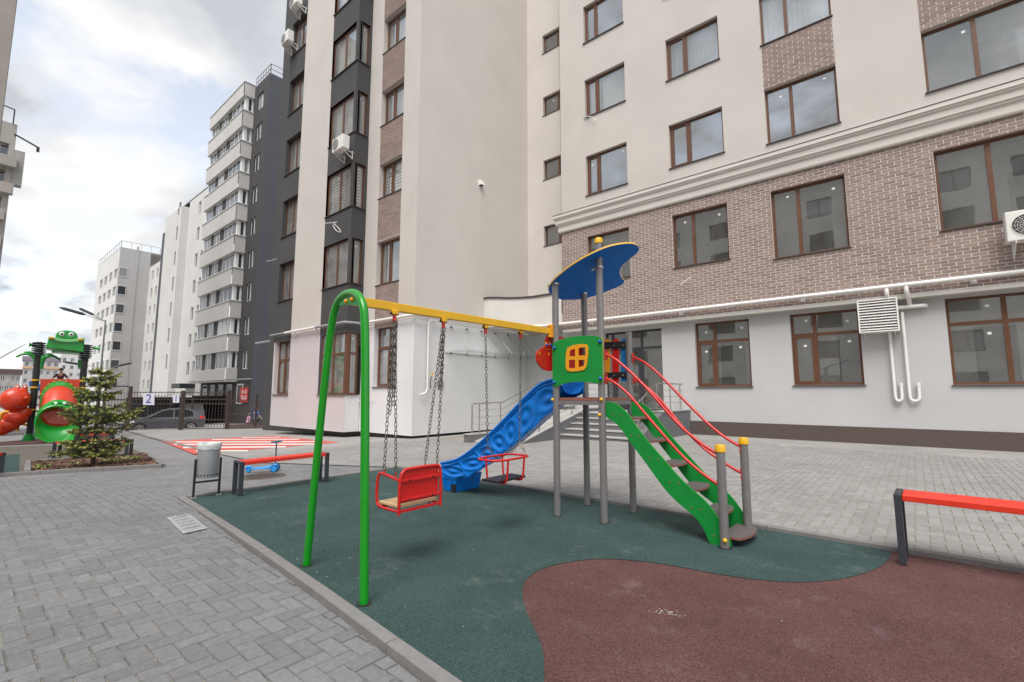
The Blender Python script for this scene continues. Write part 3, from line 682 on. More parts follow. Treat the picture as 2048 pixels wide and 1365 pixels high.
    if curtain:
        for f0_, f1_ in curtain: obj('curtain', wave_sheet(pl, u0 + (u1 - u0) * f0_, u0 + (u1 - u0) * f1_, z0 + .02, z1 - .05, -reveal - .22, .02, .13), 'curtain', wn)
    if blind:
        for f0_, f1_ in blind:
            m = MB(); z = z1 - .1
            while z > z0 + .1: pl.quad(m, u0 + (u1 - u0) * f0_, u0 + (u1 - u0) * f1_, z - .085, z, -reveal - .13); z -= .135
            m.mi(1); pl.quad(m, u0 + (u1 - u0) * f0_, u0 + (u1 - u0) * f1_, z0 + .03, z1 - .05, -reveal - .16); obj('blind', m, ['blind', 'roomdark'], wn)
    return wn
RD = 1.05
_bm = {}
def bricks(par, pl, regions, holes, budget, L=.26, Hh=.066, ju=.270, jz=.080, d=0.0, margin=200, zbase=3.76):
    """regions: list of (u0,u1,z0,z1). mortar sheet already built as par; bricks are its children"""
    full = []; rest = MB()
    for (u0, u1, z0, z1) in regions:
        r = int(math.floor((z0 - zbase) / jz)) ; 
        while zbase + r * jz < z1 - 0.02:
            a = max(zbase + r * jz + .005, z0); b = min(zbase + r * jz + .005 + Hh, z1)
            if b - a < .02: r += 1; continue
            zm = (a + b) / 2; iv = [(u0, u1)]
            for h in holes:
                if h[2] - .01 < zm < h[3] + .01:
                    iv = [q for (s, t) in iv for q in ((s, min(t, h[0])), (max(s, h[1]), t)) if q[1] - q[0] > .01]
            off = (ju / 2 if r % 2 else 0)
            for (s, t) in iv:
                k = math.floor((s - off) / ju)
                while off + k * ju < t:
                    p, q = off + k * ju + .008, off + (k + 1) * ju - .008; p2, q2 = max(p, s + .002), min(q, t - .002); k += 1
                    if q2 - p2 < .008: continue
                    c = pl.p((p2 + q2) / 2, zm, d)
                    if not inframe(c, margin): continue
                    if q2 - p2 > q - p - .001 and b - a > Hh - .001: full.append(((c - CAM).length, p2, q2, a, b))
                    else: pl_box5(pl, rest, p2, q2, a, b, d)
            r += 1
    full.sort()
    key = (tuple(pl.U), tuple(pl.N))
    if key not in _bm:
        m = MB(); q = Plane((0, 0, 0), pl.U, pl.N); pl_box5(q, m, -(ju - .016) / 2, (ju - .016) / 2, -Hh / 2, Hh / 2, 0); _bm[key] = m.mesh('brick', 'brick')
    for n_, (dd, p, q, a, b) in enumerate(full):
        if n_ < budget: link('brick', _bm[key], par, loc=pl.p((p + q) / 2, (a + b) / 2, d + rr.uniform(-.0012, .0012)))
        else: pl_box5(pl, rest, p, q, a, b, d)
    if rest.v:
        o = obj('brick', rest, 'brick', par); o['kind'] = 'stuff'
    return len(full)
def pl_box5(pl, m, u0, u1, z0, z1, d):
    c = .003; A = [pl.p(u, z, d + .007) for u, z in ((u0 + c, z0 + c), (u1 - c, z0 + c), (u1 - c, z1 - c), (u0 + c, z1 - c))]; B = [pl.p(u, z, d - .002) for u, z in ((u0, z0), (u1, z0), (u1, z1), (u0, z1))]
    m.add(A + B, [(0, 1, 2, 3)] + [(i, 4 + i, 4 + (i + 1) % 4, (i + 1) % 4) for i in range(4)])
# ------------------------------------------------------------------ right-hand apartment building
YF_, YG = 15.08, 15.38; XLF, XRT = -10.22, 6.6
RB = thing('apartment_building', 'beige apartment block with brown brick band and white ground floor behind the slide', 'building', (-2, 15.4, 0))
pf = Plane((0, YF_, 0), (1, 0, 0), (0, -1, 0)); pg = Plane((0, YG, 0), (1, 0, 0), (0, -1, 0))
FH = 3.14; cols = {0: (-9.06, -7.35), 1: (-5.79, -4.05), 2: (-2.84, -1.05), 3: (.74, 3.1)}
zb = {1: (5.40, 5.42, 5.18, 5.20), 2: (8.82, 8.86, 8.68, 8.75)}; zt = {1: 7.21, 2: 10.40}
wins = []
for f in range(1, 7):
    for c in range(4):
        b = zb[f][c] if f in zb else zb[2][c] + FH * (f - 2) + (.02 if f == 3 else 0); t = zt[f] if f in zt else zt[2] + FH * (f - 2)
        wins.append((f, c, cols[c][0], cols[c][1], b, t))
HT = 27.2
m = MB(); wall(pf, m, XLF, XRT, 7.6, HT, [(w_[2], w_[3], w_[4], w_[5]) for w_ in wins if w_[0] > 1], .14); obj('wall', m, 'beige', RB)
m = MB(); m.box(XLF, XLF + .01, YF_, 16.9, 3.7, HT); m.box(XLF, XRT, YF_, 28, HT, HT + .25); m.box(XRT, XRT + .02, YF_, 28, 0, HT); obj('roof', m, 'beige', RB)
m = MB(); wall(pf, m, XLF, XRT, 3.76, 7.62, [(w_[2], w_[3], w_[4], w_[5]) for w_ in wins if w_[0] == 1], .14, rm=1); bw = obj('brick_wall', m, ['mortar', 'brick'], RB)
nb = bricks(bw, pf, [(XLF, XRT, 3.76, 7.62)], [(w_[2] - .005, w_[3] + .005, w_[4] - .005, w_[5] + .002) for w_ in wins if w_[0] == 1], 300)
# brick infill panels between upper windows
for c, f in ((2, 2), (2, 3), (2, 4), (3, 2), (3, 3), (3, 4)):
    a = [w_ for w_ in wins if w_[0] == f and w_[1] == c][0]; b = [w_ for w_ in wins if w_[0] == f + 1 and w_[1] == c][0]
    m = MB(); pf.quad(m, a[2], a[3], a[5], b[4] - .03, .004); q = obj('brick_panel', m, 'mortar', RB); bricks(q, pf, [(a[2], a[3], a[5], b[4] - .03)], [], 120 if f == 2 else 0, d=.006)
# soffit and ground floor
m = MB(); m.box(XLF, XRT, YF_ + .003, YG, 3.66, 3.758); obj('soffit', m, 'cornice', RB)
g0 = [(1, -5.31, -3.69, 1.53, 3.57), (2, -2.61, -1.0, 1.55, 3.57), (3, .69, 2.95, 1.52, 3.60)]; door = (-8.58, -6.42, .74, 3.53)
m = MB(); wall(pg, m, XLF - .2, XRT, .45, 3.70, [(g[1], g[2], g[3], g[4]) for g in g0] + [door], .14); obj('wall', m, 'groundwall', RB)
m = MB(); pg.box(m, -6.0, XRT, -.2, .455, -.05, .018); obj('plinth', m, 'plinth', RB)
m = MB(); pg.box(m, -9.9, -5.98, -.2, .47, -.05, -.005); obj('plinth', m, 'granite', RB)
for k, u0, u1, z0, z1 in g0:
    window(RB, pg, u0, u1, z0, z1, .12, mul=(.36,) if k < 3 else (.44,), tran=.70, sash=((0, 0),) if k < 3 else (), stick=.9)
for f, c, u0, u1, z0, z1 in wins:
    kw = {}
    if f == 3 and c == 1: kw = dict(curtain=[(0.02, .98)])
    elif f == 3 and c == 0: kw = dict(curtain=[(.05, .3), (.36, .98)])
    elif f == 3 and c == 2: kw = dict(curtain=[(.02, .98)])
    elif f >= 4 and rr.random() < .5: kw = dict(curtain=[(.02, .45)])
    elif f == 2 and c == 0: kw = dict(inner='room')
    window(RB, pf, u0, u1, z0, z1, .13, mul=((.30,), (.37,), (.37,), (.40,))[c], sash=((0, 0),) if c < 2 and f > 1 else (), stick=.75 if f < 3 else .1, **kw)
# cornice in three steps
prof = [(0.0, 7.60), (.075, 7.60), (.095, 7.64), (.095, 7.84), (.15, 7.87), (.15, 7.90), (.19, 7.93), (.19, 8.08), (.235, 8.11), (.235, 8.14), (.27, 8.16), (.27, 8.27), (.0, 8.30)]
m = MB(); A = [pf.p(XLF - pr_[0], pr_[1], pr_[0]) for pr_ in prof]; B = [pf.p(XRT, pr_[1], pr_[0]) for pr_ in prof]; n = len(prof)
m.add(A + B, [(i, i + 1, n + i + 1, n + i) for i in range(n - 1)]); C0 = [Vector((XLF - pr_[0], 16.9, pr_[1])) for pr_ in prof]; m.add(A + C0, [(i, i + 1, n + i + 1, n + i) for i in range(n - 1)]); obj('cornice', m, 'cornice', RB)
m = MB(); pf.box(m, XLF - .272, XRT, 8.27, 8.285, -.0, .282); obj('flashing', m, 'sill', RB)
# entrance glazing
m = MB(); u0, u1, z0, z1 = door; d0, d1 = -.2, -.12; w_ = .07
pg.box(m, u0, u1, z1 - w_, z1, d0, d1); pg.box(m, u0, u1, z0, z0 + .05, d0, d1)
divs = [u0, u0 + .26, u0 + 1.38, u1]
for u in divs: pg.box(m, max(u - w_ / 2, u0), min(u + w_ / 2, u1), z0 + .05, z1 - w_, d0 - .002, d1 + .002)
pg.box(m, u0 + .04, u1 - .04, 2.86, 2.94, d0 + .003, d1 + .001)
for a, b in ((divs[1], divs[2]),):
    pg.box(m, a + .035, a + .13, z0 + .05, 2.86, d0 - .003, d1 + .01); pg.box(m, b - .13, b - .035, z0 + .05, 2.86, d0 - .003, d1 + .01); pg.box(m, a + .13, b - .13, z0 + .05, z0 + .22, d0 - .003, d1 + .01); pg.box(m, a + .13, b - .13, 2.76, 2.86, d0 - .003, d1 + .01)
dr = obj('door', m, 'darkframe', RB)
for a, b in zip(divs, divs[1:]):
    for c, e_ in ((z0 + .05, 2.86), (2.94, z1 - w_)):
        m = MB(); pg.quad(m, a + .03, b - .03, c, e_, -.16 + rr.uniform(-.003, .003)); obj('pane', m, 'glass', dr)
m = MB(); pg.bar = None
m.tube([pg.p(divs[2] - .17, 1.5, -.09), pg.p(divs[2] - .17, 1.5, -.05), pg.p(divs[2] - .17, 2.1, -.05), pg.p(divs[2] - .17, 2.1, -.09)], .013, 6); obj('handle', m, 'chrome', dr)
m = MB(); P_ = [pg.p(u, z, d) for d in (-.21, -3.6) for z in (z0 - .02, 3.62) for u in (u0 - .4, u1 + .4)]; m.add(P_, [(4, 5, 7, 6), (0, 1, 5, 4), (2, 6, 7, 3), (0, 4, 6, 2), (1, 3, 7, 5)]); obj('interior', m, 'room', dr)
# stairwell set back between the two blocks
pr2 = Plane((0, 16.9, 0), (1, 0, 0), (0, -1, 0)); sw = [(-12.42, -11.15, 4.83 + FH * k, 5.77 + FH * k) for k in range(0, 7)]
m = MB(); wall(pr2, m, -13.36, XLF, 3.9, HT, sw, .14); obj('wall', m, 'beige_side', RB)
m = MB(); wall(pr2, m, -13.36, XLF, -.6, 3.9, [], 0); obj('wall', m, 'whitewall', RB)
for s in sw: window(RB, pr2, *s, .13, mul=(.62,), stick=.2, lip=.03)
# curved parapet over the entrance yard
cp = smoothpath([(-13.34, 13.95, 0), (-13.0, 13.98, 0), (-12.5, 14.6, 0), (-11.7, 15.0, 0), (-10.9, 15.0, 0), (-10.25, 15.06, 0)], 2)
m = MB(); n = len(cp); m.add([Vector((p.x, p.y, 4.02)) for p in cp] + [Vector((p.x, p.y, 5.2)) for p in cp], [(i, i + 1, n + i + 1, n + i) for i in range(n - 1)]); m.poly([Vector((p.x, p.y, 4.02)) for p in cp] + [Vector((-10.25, 16.9, 4.02)), Vector((-13.34, 16.9, 4.02))]); obj('parapet', m, 'cornice', RB, smooth=40)
m = MB(); q = [Vector((p.x, p.y, 5.2)) for p in cp]; nn = []
for i, p in enumerate(q):
    t = (q[min(i + 1, n - 1)] - q[max(i - 1, 0)]).normalized(); nn.append(Vector((t.y, -t.x, 0)))
lo = [p + k * .05 for p, k in zip(q, nn)]; hi = [p - k * .2 for p, k in zip(q, nn)]
m.add(lo + hi + [p + Vector((0, 0, .06)) for p in lo] + [p + Vector((0, 0, .06)) for p in hi], [f for i in range(n - 1) for f in ((i, i + 1, n + i + 1, n + i), (2 * n + i, 2 * n + i + 1, 3 * n + i + 1, 3 * n + i), (i, i + 1, 2 * n + i + 1, 2 * n + i), (n + i, n + i + 1, 3 * n + i + 1, 3 * n + i))]); obj('coping', m, 'sill', RB, smooth=40)
# ------------------------------------------------------------------ left tower block
XT_, YTW, YBY = -13.35, 10.4, 9.75
TW = thing('apartment_building', 'tall block with dark grey bays, beige pillars and blank beige side wall behind the swings', 'building', (-18, 12, -.3))
pt = Plane((0, YTW, 0), (1, 0, 0), (0, -1, 0)); pb = Plane((0, YBY, 0), (1, 0, 0), (0, -1, 0)); ps = Plane((XT_, 0, 0), (0, 1, 0), (1, 0, 0)); pbs = Plane((-16.66, 0, 0), (0, 1, 0), (1, 0, 0))
TH = 30.0; Zb = -.14; ZM = 3.98
m = MB(); wall(ps, m, YTW, 16.9, ZM, TH); obj('wall', m, 'beige_side', TW)
m = MB(); wall(ps, m, YTW, 16.9, Zb, ZM, d=-.012); obj('wall', m, 'whitewall', TW)
bc = (-15.80, -14.32); bwn = [(bc[0], bc[1], 5.50 + FH * k if k else 5.5, 7.26 + FH * k) for k in range(0, 8)]
bwn = [(bc[0], bc[1], (5.5, 9.02, 12.08, 15.25)[k] if k < 4 else 15.25 + FH * (k - 3), (7.25, 10.46, 13.6, 16.8)[k] if k < 4 else 16.8 + FH * (k - 3)) for k in range(0, 7)]
gwin = (bc[0], bc[1], 1.57, 3.84)
m = MB(); wall(pt, m, bc[1], XT_, ZM, TH); wall(pt, m, -16.66, bc[0], ZM, TH); obj('wall', m, 'beige', TW)
m = MB(); wall(pt, m, -16.66, XT_, Zb, ZM, [gwin], .2, d=-.012); obj('wall', m, 'whitewall', TW)
m = MB(); wall(pt, m, bc[0], bc[1], ZM, TH, bwn, .2, rm=1); bw2 = obj('brick_wall', m, ['mortar', 'beige'], TW); bricks(bw2, pt, [(bc[0], bc[1], ZM - .14, TH)], [(a - .01, b + .01, c - .005, d_ + .002) for a, b, c, d_ in bwn], 300, d=.004, zbase=3.84)
for k, b in enumerate(bwn):
    kw = dict(blind=[(.02, .98)]) if k == 1 else (dict(curtain=[(.47, .98)] if k == 2 else [(.02, .98)]) if k >= 2 else {})
    window(TW, pt, *b, .2, mul=(.45,), sash=((0, 0),), stick=.4, lip=.04, gl='glass_tower', **kw)
window(TW, pt, *gwin, .2, mul=(.52,), tran=.66, sash=((0, 0),), stick=.3, lip=.04, gl='glass_tower')
# dark bay with corner windows, the beige pillar beside it and the far dark bay
bx = (-18.75, -16.66); sx = (-21.4, -18.75); dx = (-23.1, -21.4)
bz = [(5.66 + FH * k, 7.50 + FH * k) for k in range(0, 8)]; bzg = (1.28, 3.72)
m = MB(); wall(pb, m, *bx, bzg[1], TH, [(bx[0], bx[1], a, b) for a, b in bz if b < TH], .1); wall(pbs, m, YBY, YTW, bzg[1], TH, [(YBY, YTW - .1, a, b) for a, b in bz if b < TH], .1)
m2 = MB(); wall(pb, m2, *dx, bzg[1], TH, [(dx[0] + .15, dx[1], a, b) for a, b in bz if b < TH], .2); obj('bay', m2, 'darkstucco', TW)
obj('bay', m, 'darkstucco', TW)
for (a, b) in bz:                                     # bay floors and ceilings, seen where the corner window turns
    if b >= TH: continue
    m = MB(); m.box(bx[0], bx[1] - .004, YBY + .004, YTW, a - .14, a - .02); m.box(bx[0], bx[1] - .004, YBY + .004, YTW, b + .0, b + .12); obj('bay_slab', m, 'darkstucco', TW)
m = MB(); wall(pb, m, *sx, ZM, TH); m.box(sx[1] - .01, sx[1], YBY + .004, YTW, ZM, TH); obj('wall', m, 'beige', TW)
m = MB(); wall(pb, m, dx[0], sx[1], Zb, ZM, [(dx[0] + .15, dx[1], bzg[0], bzg[1] + .26)], .2, d=-.012); wall(pb, m, sx[1], bx[1], Zb, bzg[0], d=-.012); obj('wall', m, 'pinkwall', TW)
m = MB(); wall(pbs, m, YBY, YTW, Zb, bzg[0], d=-.012); m.poly([(-23.1, YBY, Zb), (-16.67, YBY, Zb), (-16.67, YTW, Zb), (XT_, YTW, Zb), (XT_, 16.9, Zb), (-23.1, 16.9, Zb)]); obj('wall', m, 'whitewall', TW)
for k, (a, b) in enumerate([bzg] + bz):
    if b >= TH: continue
    kw = {}
    if k == 2: kw = dict(blind=[(.02, .55)])
    elif k >= 3: kw = dict(curtain=[(.03, .97)])
    tr_ = .66 if k == 0 else None
    window(TW, pb, bx[0] + .0, bx[1] - .0, a, b, .09, mul=(.47,), tran=tr_, stick=.2, lip=.05, im=0.0, skip=True, gl='glass_tower', **kw)
    window(TW, pbs, YBY + .095, YTW - .1, a, b, .09, mul=(), tran=tr_, stick=.5, lip=.05, inner=None, gl='glass_tower')
    if k == 2:
        m = MB(); z = b - .1
        while z > a + .1: pbs.quad(m, YBY + .16, YTW - .16, z - .085, z, -.2); z -= .135
        m.mi(1); pbs.quad(m, YBY + .16, YTW - .16, a + .03, b - .05, -.23); obj('blind', m, ['blind', 'roomdark'], TW)
    m = MB(); m.box(-16.93, -16.742, YBY + .083, YBY + .24, a + .03, b - .03); obj('corner_post', m, 'brownframe', TW)
    window(TW, pb, dx[0] + .15, dx[1], a, b, .2, mul=(.47,), tran=tr_, sash=((0, 0),) if k == 0 else (), stick=.1, lip=.05, gl='glass_tower', **(dict(blind=[(.5, .98)]) if k == 2 else (dict(curtain=[(.03, .98)]) if k > 2 else {})))
# set-back dark end
pe = Plane((0, 11.2, 0), (1, 0, 0), (0, -1, 0))
m = MB(); wall(pe, m, -27.4, dx[0], -1.2, TH, [(-25.6, -24.3, a, b) for a, b in [bzg] + bz if b < TH], .2); m.box(dx[0] - .01, dx[0], YBY, 11.2, bzg[1], TH); obj('wall', m, 'darkstucco', TW)
for a, b in [bzg] + bz:
    if b < TH: window(TW, pe, -25.6, -24.3, a, b, .2, mul=(.5,), lip=.03, inner='roomdark')
m = MB(); m.box(-27.4, XT_, 11.2, 16.9, TH, TH + .2); m.box(-23.1, XT_, YBY, 11.2, TH, TH + .21); obj('roof', m, 'beige', TW)
m = MB(); m.box(-23.0, -13.9, 10.9, 11.0, -.9, Zb - .002); m.box(-14.0, -13.9, 11.0, 12.4, -.9, Zb - .002); m.box(-14.0, -13.9, 13.6, 16.8, -.9, Zb - .002); obj('footing', m, 'concrete', TW)
# ------------------------------------------------------------------ simple far blocks
def farwin(par, pl, u0, u1, z0, z1, fm='whiteframe', rec=.12, div=2, lab=None):
    m = MB(); w_ = .09; pl.box(m, u0, u1, z0, z0 + w_, -rec - .05, -rec); pl.box(m, u0, u1, z1 - w_, z1, -rec - .05, -rec)
    for k in range(div + 1): c = u0 + (u1 - u0) * k / div; pl.box(m, max(u0, c - w_ / 2), min(u1, c + w_ / 2), z0 + w_, z1 - w_, -rec - .05, -rec + .002)
    o = obj('window', m, fm, par); m = MB(); pl.quad(m, u0 + .05, u1 - .05, z0 + .05, z1 - .05, -rec - .03); obj('pane', m, 'farpane', o); return o
B2 = thing('apartment_building', 'apartment block with cream balcony bands and a dark grey end, beyond the gate', 'building', (-50, 18, -1.5))
q1 = Plane((0, 16.3, 0), (1, 0, 0), (0, -1, 0)); q2 = Plane((-47.95, 0, 0), (0, 1, 0), (1, 0, 0)); q3 = Plane((0, 17.0, 0), (1, 0, 0), (0, -1, 0)); q4 = Plane((-44.4, 0, 0), (0, 1, 0), (1, 0, 0))
LZ = [3.63 + 3.13 * k for k in range(0, 9)]; UX0, UX1 = -57.4, -47.95
strip = [('w', -57.1, -55.2), ('d', -55.2, -54.2), ('w', -54.2, -52.6), ('d', -52.6, -51.4), ('w', -51.4, -48.3)]
for k, z in enumerate(LZ):
    top = z + 3.13 if k < len(LZ) - 1 else z + 2.9
    m = MB(); wall(q1, m, UX0, UX1, z + 1.6, top, d=.25); wall(q2, m, 16.05, 17.0, z + 1.6, top, d=.2); m.box(UX0, UX1 + .2, 16.05, 17.0, z + 1.58, z + 1.6); m.box(UX0, UX1 + .2, 16.05, 17.0, top, top + .03); obj('balcony_band', m, 'farwall', B2)
    m = MB(); m.box(UX0, UX1 + .28, 15.98, 17.0, top + .03, top + .09); obj('ledge', m, 'whiteframe', B2)
    for t, a, b in strip:
        if t == 'w': farwin(B2, q1, a, b, z, z + 1.58, div=3 if b - a > 2.5 else 2, rec=.0)
        else: m = MB(); q1.box(m, a, b, z, z + 1.58, -.2, -.02); obj('infill_panel', m, 'darkstucco', B2)
    for bx_ in ((-48.3, -47.95, 16.3, 16.55), (-48.1, -47.95, 16.9, 17.0), (UX0, -57.1, 16.3, 17)):
        m = MB(); m.box(*bx_, z, z + 1.58); obj('post', m, 'whiteframe', B2)
    farwin(B2, q2, 16.55, 16.9, z, z + 1.58, div=1, rec=.05)
m = MB(); wall(q1, m, UX0, UX1, 2.45, 3.63, d=.25); wall(q2, m, 16.05, 17.0, 2.45, 3.63, d=.2); m.box(UX0, UX1 + .2, 16.05, 17, 2.40, 2.45); obj('balcony_band', m, 'farwall', B2)
m = MB(); wall(q3, m, -57.4, -44.4, -1.5, 2.45, [], .1); obj('wall', m, 'darkstucco', B2)
for a in (-56.6, -54.4, -52.2, -50.0, -47.4): farwin(B2, q3, a, a + 1.3, .4, 2.2, rec=-.06, div=1)
m = MB(); m.tube([(-57.4, 15.9, 2.55), (-47.5, 15.9, 2.55), (-47.5, 16.8, 2.6), (-44.2, 16.85, 2.6)], .07, 6); obj('gas_pipe', m, 'pipegrey', B2)
DT = 31.3; dw = [(-46.9, -45.5, z - .1, z + 1.55) for z in LZ if z + 1.6 < DT]
m = MB(); wall(q3, m, -47.95, -44.4, 2.45, DT, dw, .12); obj('wall', m, 'darkstucco', B2)
for d_ in dw: farwin(B2, q3, *d_)
m = MB(); wall(q4, m, 17.0, 30, -1.5, DT); m.box(-57.4, -44.4, 17.0, 30, DT, DT + .2); obj('wall', m, 'bluegrey', B2)
m = MB()
for a, b, zz_ in (((-47.9, 17.1), (-44.5, 17.1), DT + .2), ((-44.5, 17.1), (-44.5, 24), DT + .2)):
    for f in range(7): p = (a[0] + (b[0] - a[0]) * f / 6, a[1] + (b[1] - a[1]) * f / 6); m.bar((p[0], p[1], zz_), (p[0], p[1], zz_ + 1.0), .05, .05)
    for hh in (.5, 1.0): m.bar((a[0], a[1], zz_ + hh), (b[0], b[1], zz_ + hh), .05, .05)
obj('roof_rail', m, 'zinc', B2)
# banner on its ground floor
m = MB(); q3.box(m, -46.5, -44.75, .55, 1.85, .07, .10); bn = obj('banner', m, 'saleRed', B2); bn['label'] = 'red banner with white lettering'
m = MB(); q3.box(m, -46.3, -44.95, 1.52, 1.58, .102, .11); q3.box(m, -46.2, -45.05, 1.36, 1.42, .102, .11); obj('lettering', m, 'whitecloth', bn)
def text(name, body, size, matname, par, loc, rot, extr=.004, align='CENTER'):
    cu = bpy.data.curves.new(name, 'FONT'); cu.body = body; cu.size = size; cu.extrude = extr; cu.align_x = align; cu.align_y = 'CENTER'
    t = bpy.data.objects.new(name, cu); COL.objects.link(t); t.location = loc; t.rotation_euler = rot
    dg = bpy.context.evaluated_depsgraph_get(); me = bpy.data.meshes.new_from_object(t.evaluated_get(dg)); mw = t.matrix_basis.copy(); me.transform(mw); bpy.data.objects.remove(t)
    me.materials.clear(); me.materials.append(M[matname]); return link(name, me, par)
text('lettering', '78-61', .62, 'whitecloth', bn, (-45.63, 16.895, .92), (R(90), 0, 0))
# low cream block joined on the left
m = MB(); sm = [(a, a + .9, z - .3, z + 1.25) for a in (-60.6, -62.6) for z in LZ[:7]] + [(-58.6, -58.0, z + .6, z + 2.3) for z in LZ[:7]] + [(-67.6, -67.0, z + .6, z + 2.3) for z in LZ[:7]]
wall(q3, m, -66.0, -57.4, -1.6, 24.6, [s for s in sm if s[0] > -66], .15); q5 = Plane((0, 16.2, 0), (1, 0, 0), (0, -1, 0)); obj('wall', m, 'farwhite', B2)
m = MB(); wall(q5, m, -72.5, -66.0, -1.6, 23.9, [s for s in sm if s[0] < -66], .15); m.box(-66.01, -66.0, 16.2, 17, -1.6, 23.9); obj('wall', m, 'farwhite', B2)
for s in sm: farwin(B2, q3 if s[0] > -66 else q5, *s, div=1, fm='darkframe' if s[1] - s[0] < .8 else 'whiteframe')
m = MB(); q3.box(m, -62.2, -59.2, 1.9, 2.4, 0, 1.4); obj('porch_roof', m, 'darkframe', B2)
m = MB(); m.box(-72.5, -57.4, 17.0, 30, 24.6, 24.8); m.box(-75.4, -72.5, 16.6, 24, -1.6, 22.6); obj('shaft', m, 'bluegrey', B2)
# far pale block at the end of the row
B3 = thing('apartment_building', 'pale far block with blank gable and corner balconies at the end of the row', 'building', (-105, 20, -2))
g1 = Plane((-100, 0, 0), (0, 1, 0), (1, 0, 0)); g2 = Plane((0, 16.4, 0), (1, 0, 0), (0, -1, 0)); g3 = Plane((0, 20.6, 0), (1, 0, 0), (0, -1, 0))
cb = [(y0, y1, z, z + 1.6) for z in [2.2 + 3.1 * k for k in range(7)] for y0, y1 in ((16.6, 17.6),)]
m = MB(); wall(g1, m, 16.4, 20.6, -2, 25.6, [], .2); obj('wall', m, 'fargrey', B3)
fb = [(x0, x0 + 2.6, z, z + 1.6) for z in [2.2 + 3.1 * k for k in range(7)] for x0 in (-103.2, -107.2, -111.2, -115.2)]
m = MB(); wall(g2, m, -119, -100, -2, 25.6, fb, .2); obj('wall', m, 'farwhite', B3)
for f in fb: farwin(B3, g2, *f, div=2, fm='whiteframe')
for z in [2.2 + 3.1 * k for k in range(7)]:
    farwin(B3, g1, 16.5, 17.6, z, z + 1.6, rec=-.08, div=1)
m = MB(); fb2 = [(x0, x0 + 1.0, z - .2, z + 1.4) for z in [2.2 + 3.1 * k for k in range(7)] for x0 in (-98.2, -95.4)]; wall(g3, m, -100, -92, -2, 23.0, fb2, .2); obj('wall', m, 'farwhite', B3)
for f in fb2: farwin(B3, g3, *f, div=1, fm='whiteframe')
m = MB(); m.box(-92.02, -92, 20.6, 30, -2, 23); obj('wall', m, 'fargrey', B3)
m = MB(); m.box(-119, -100, 16.4, 30, 25.6, 25.8); m.box(-100, -92, 20.6, 30, 23, 23.2); m.box(-100.2, -99.9, 18.6, 18.9, -2, 26.4); obj('roof', m, 'fargrey', B3)
m = MB()
for a, b in (((-100, 16.5), (-100, 30)), ((-119, 16.5), (-100, 16.5))):
    for f in range(11): p = (a[0] + (b[0] - a[0]) * f / 10, a[1] + (b[1] - a[1]) * f / 10); m.bar((p[0], p[1], 25.8), (p[0], p[1], 26.9), .06, .06)
    m.bar((a[0], a[1], 26.9), (b[0], b[1], 26.9), .06, .06)
obj('roof_rail', m, 'zinc', B3)
# distant town blocks: facing the camera
def town(label, pxa, pxb, pytop, zc, wmat, floors, colsn, winw=.55, roof=None, band=None, cat='building'):
    hd = ray((pxa + pxb) / 2, 788); hd.z = 0; hd.normalize(); a = PP(pxa, 800, ZC((pxa + pxb) / 2, 800, zc), hd); b = PP(pxb, 800, ZC((pxa + pxb) / 2, 800, zc), hd); U = (b - a); U.z = 0; wd = U.length; U.normalize(); Nn = Vector((U.y, -U.x, 0)); O = Vector((a.x, a.y, 0)); top = PP((pxa + pxb) / 2, pytop, ZC((pxa + pxb) / 2, 800, zc), hd).z; base = -4.0
    o = thing('apartment_building', label, cat, (a.x, a.y, base), 'distant town blocks'); pl = Plane(O, U, Nn); fh = (top - base) / floors; m = MB()
    hs = []
    for f in range(floors):
        for c in range(colsn):
            u = wd * (c + .5 - winw / 2) / colsn; hs.append((u, u + wd * winw / colsn, base + f * fh + fh * .3, base + f * fh + fh * .82))
    wall(pl, m, 0, wd, base, top, hs, .3); P_ = [pl.p(u, z, d) for d in (0, -9) for z in (base, top) for u in (0, wd)]; m.add(P_, [(2, 6, 7, 3), (0, 4, 6, 2), (1, 3, 7, 5)]); obj('wall', m, wmat, o)
    for h in hs: farwin(o, pl, *h, rec=.2, div=2)
    if band: m = MB(); pl.box(m, -.1, wd + .1, top - fh * .95, top - fh * .75, 0, .25); obj('cornice_band', m, band, o)
    if roof: m = MB(); pl.box(m, -.3, wd + .3, top, top + fh * .5, -9, .3); obj('roof', m, roof, o)
    return o
town('distant grey block with orange band seen behind the green palm leaves', 38, 112, 722, 150, 'fargrey', 6, 5, .45, roof='farroof', band='farorange')
town('distant cream block seen between the dark posts of the play tower', 113, 190, 700, 170, 'farwhite', 8, 5, .4, roof='farroof')
town('distant unfinished concrete frame block at the left edge of the view', -60, 36, 748, 120, 'concrete', 4, 9, .68, roof='plinth')
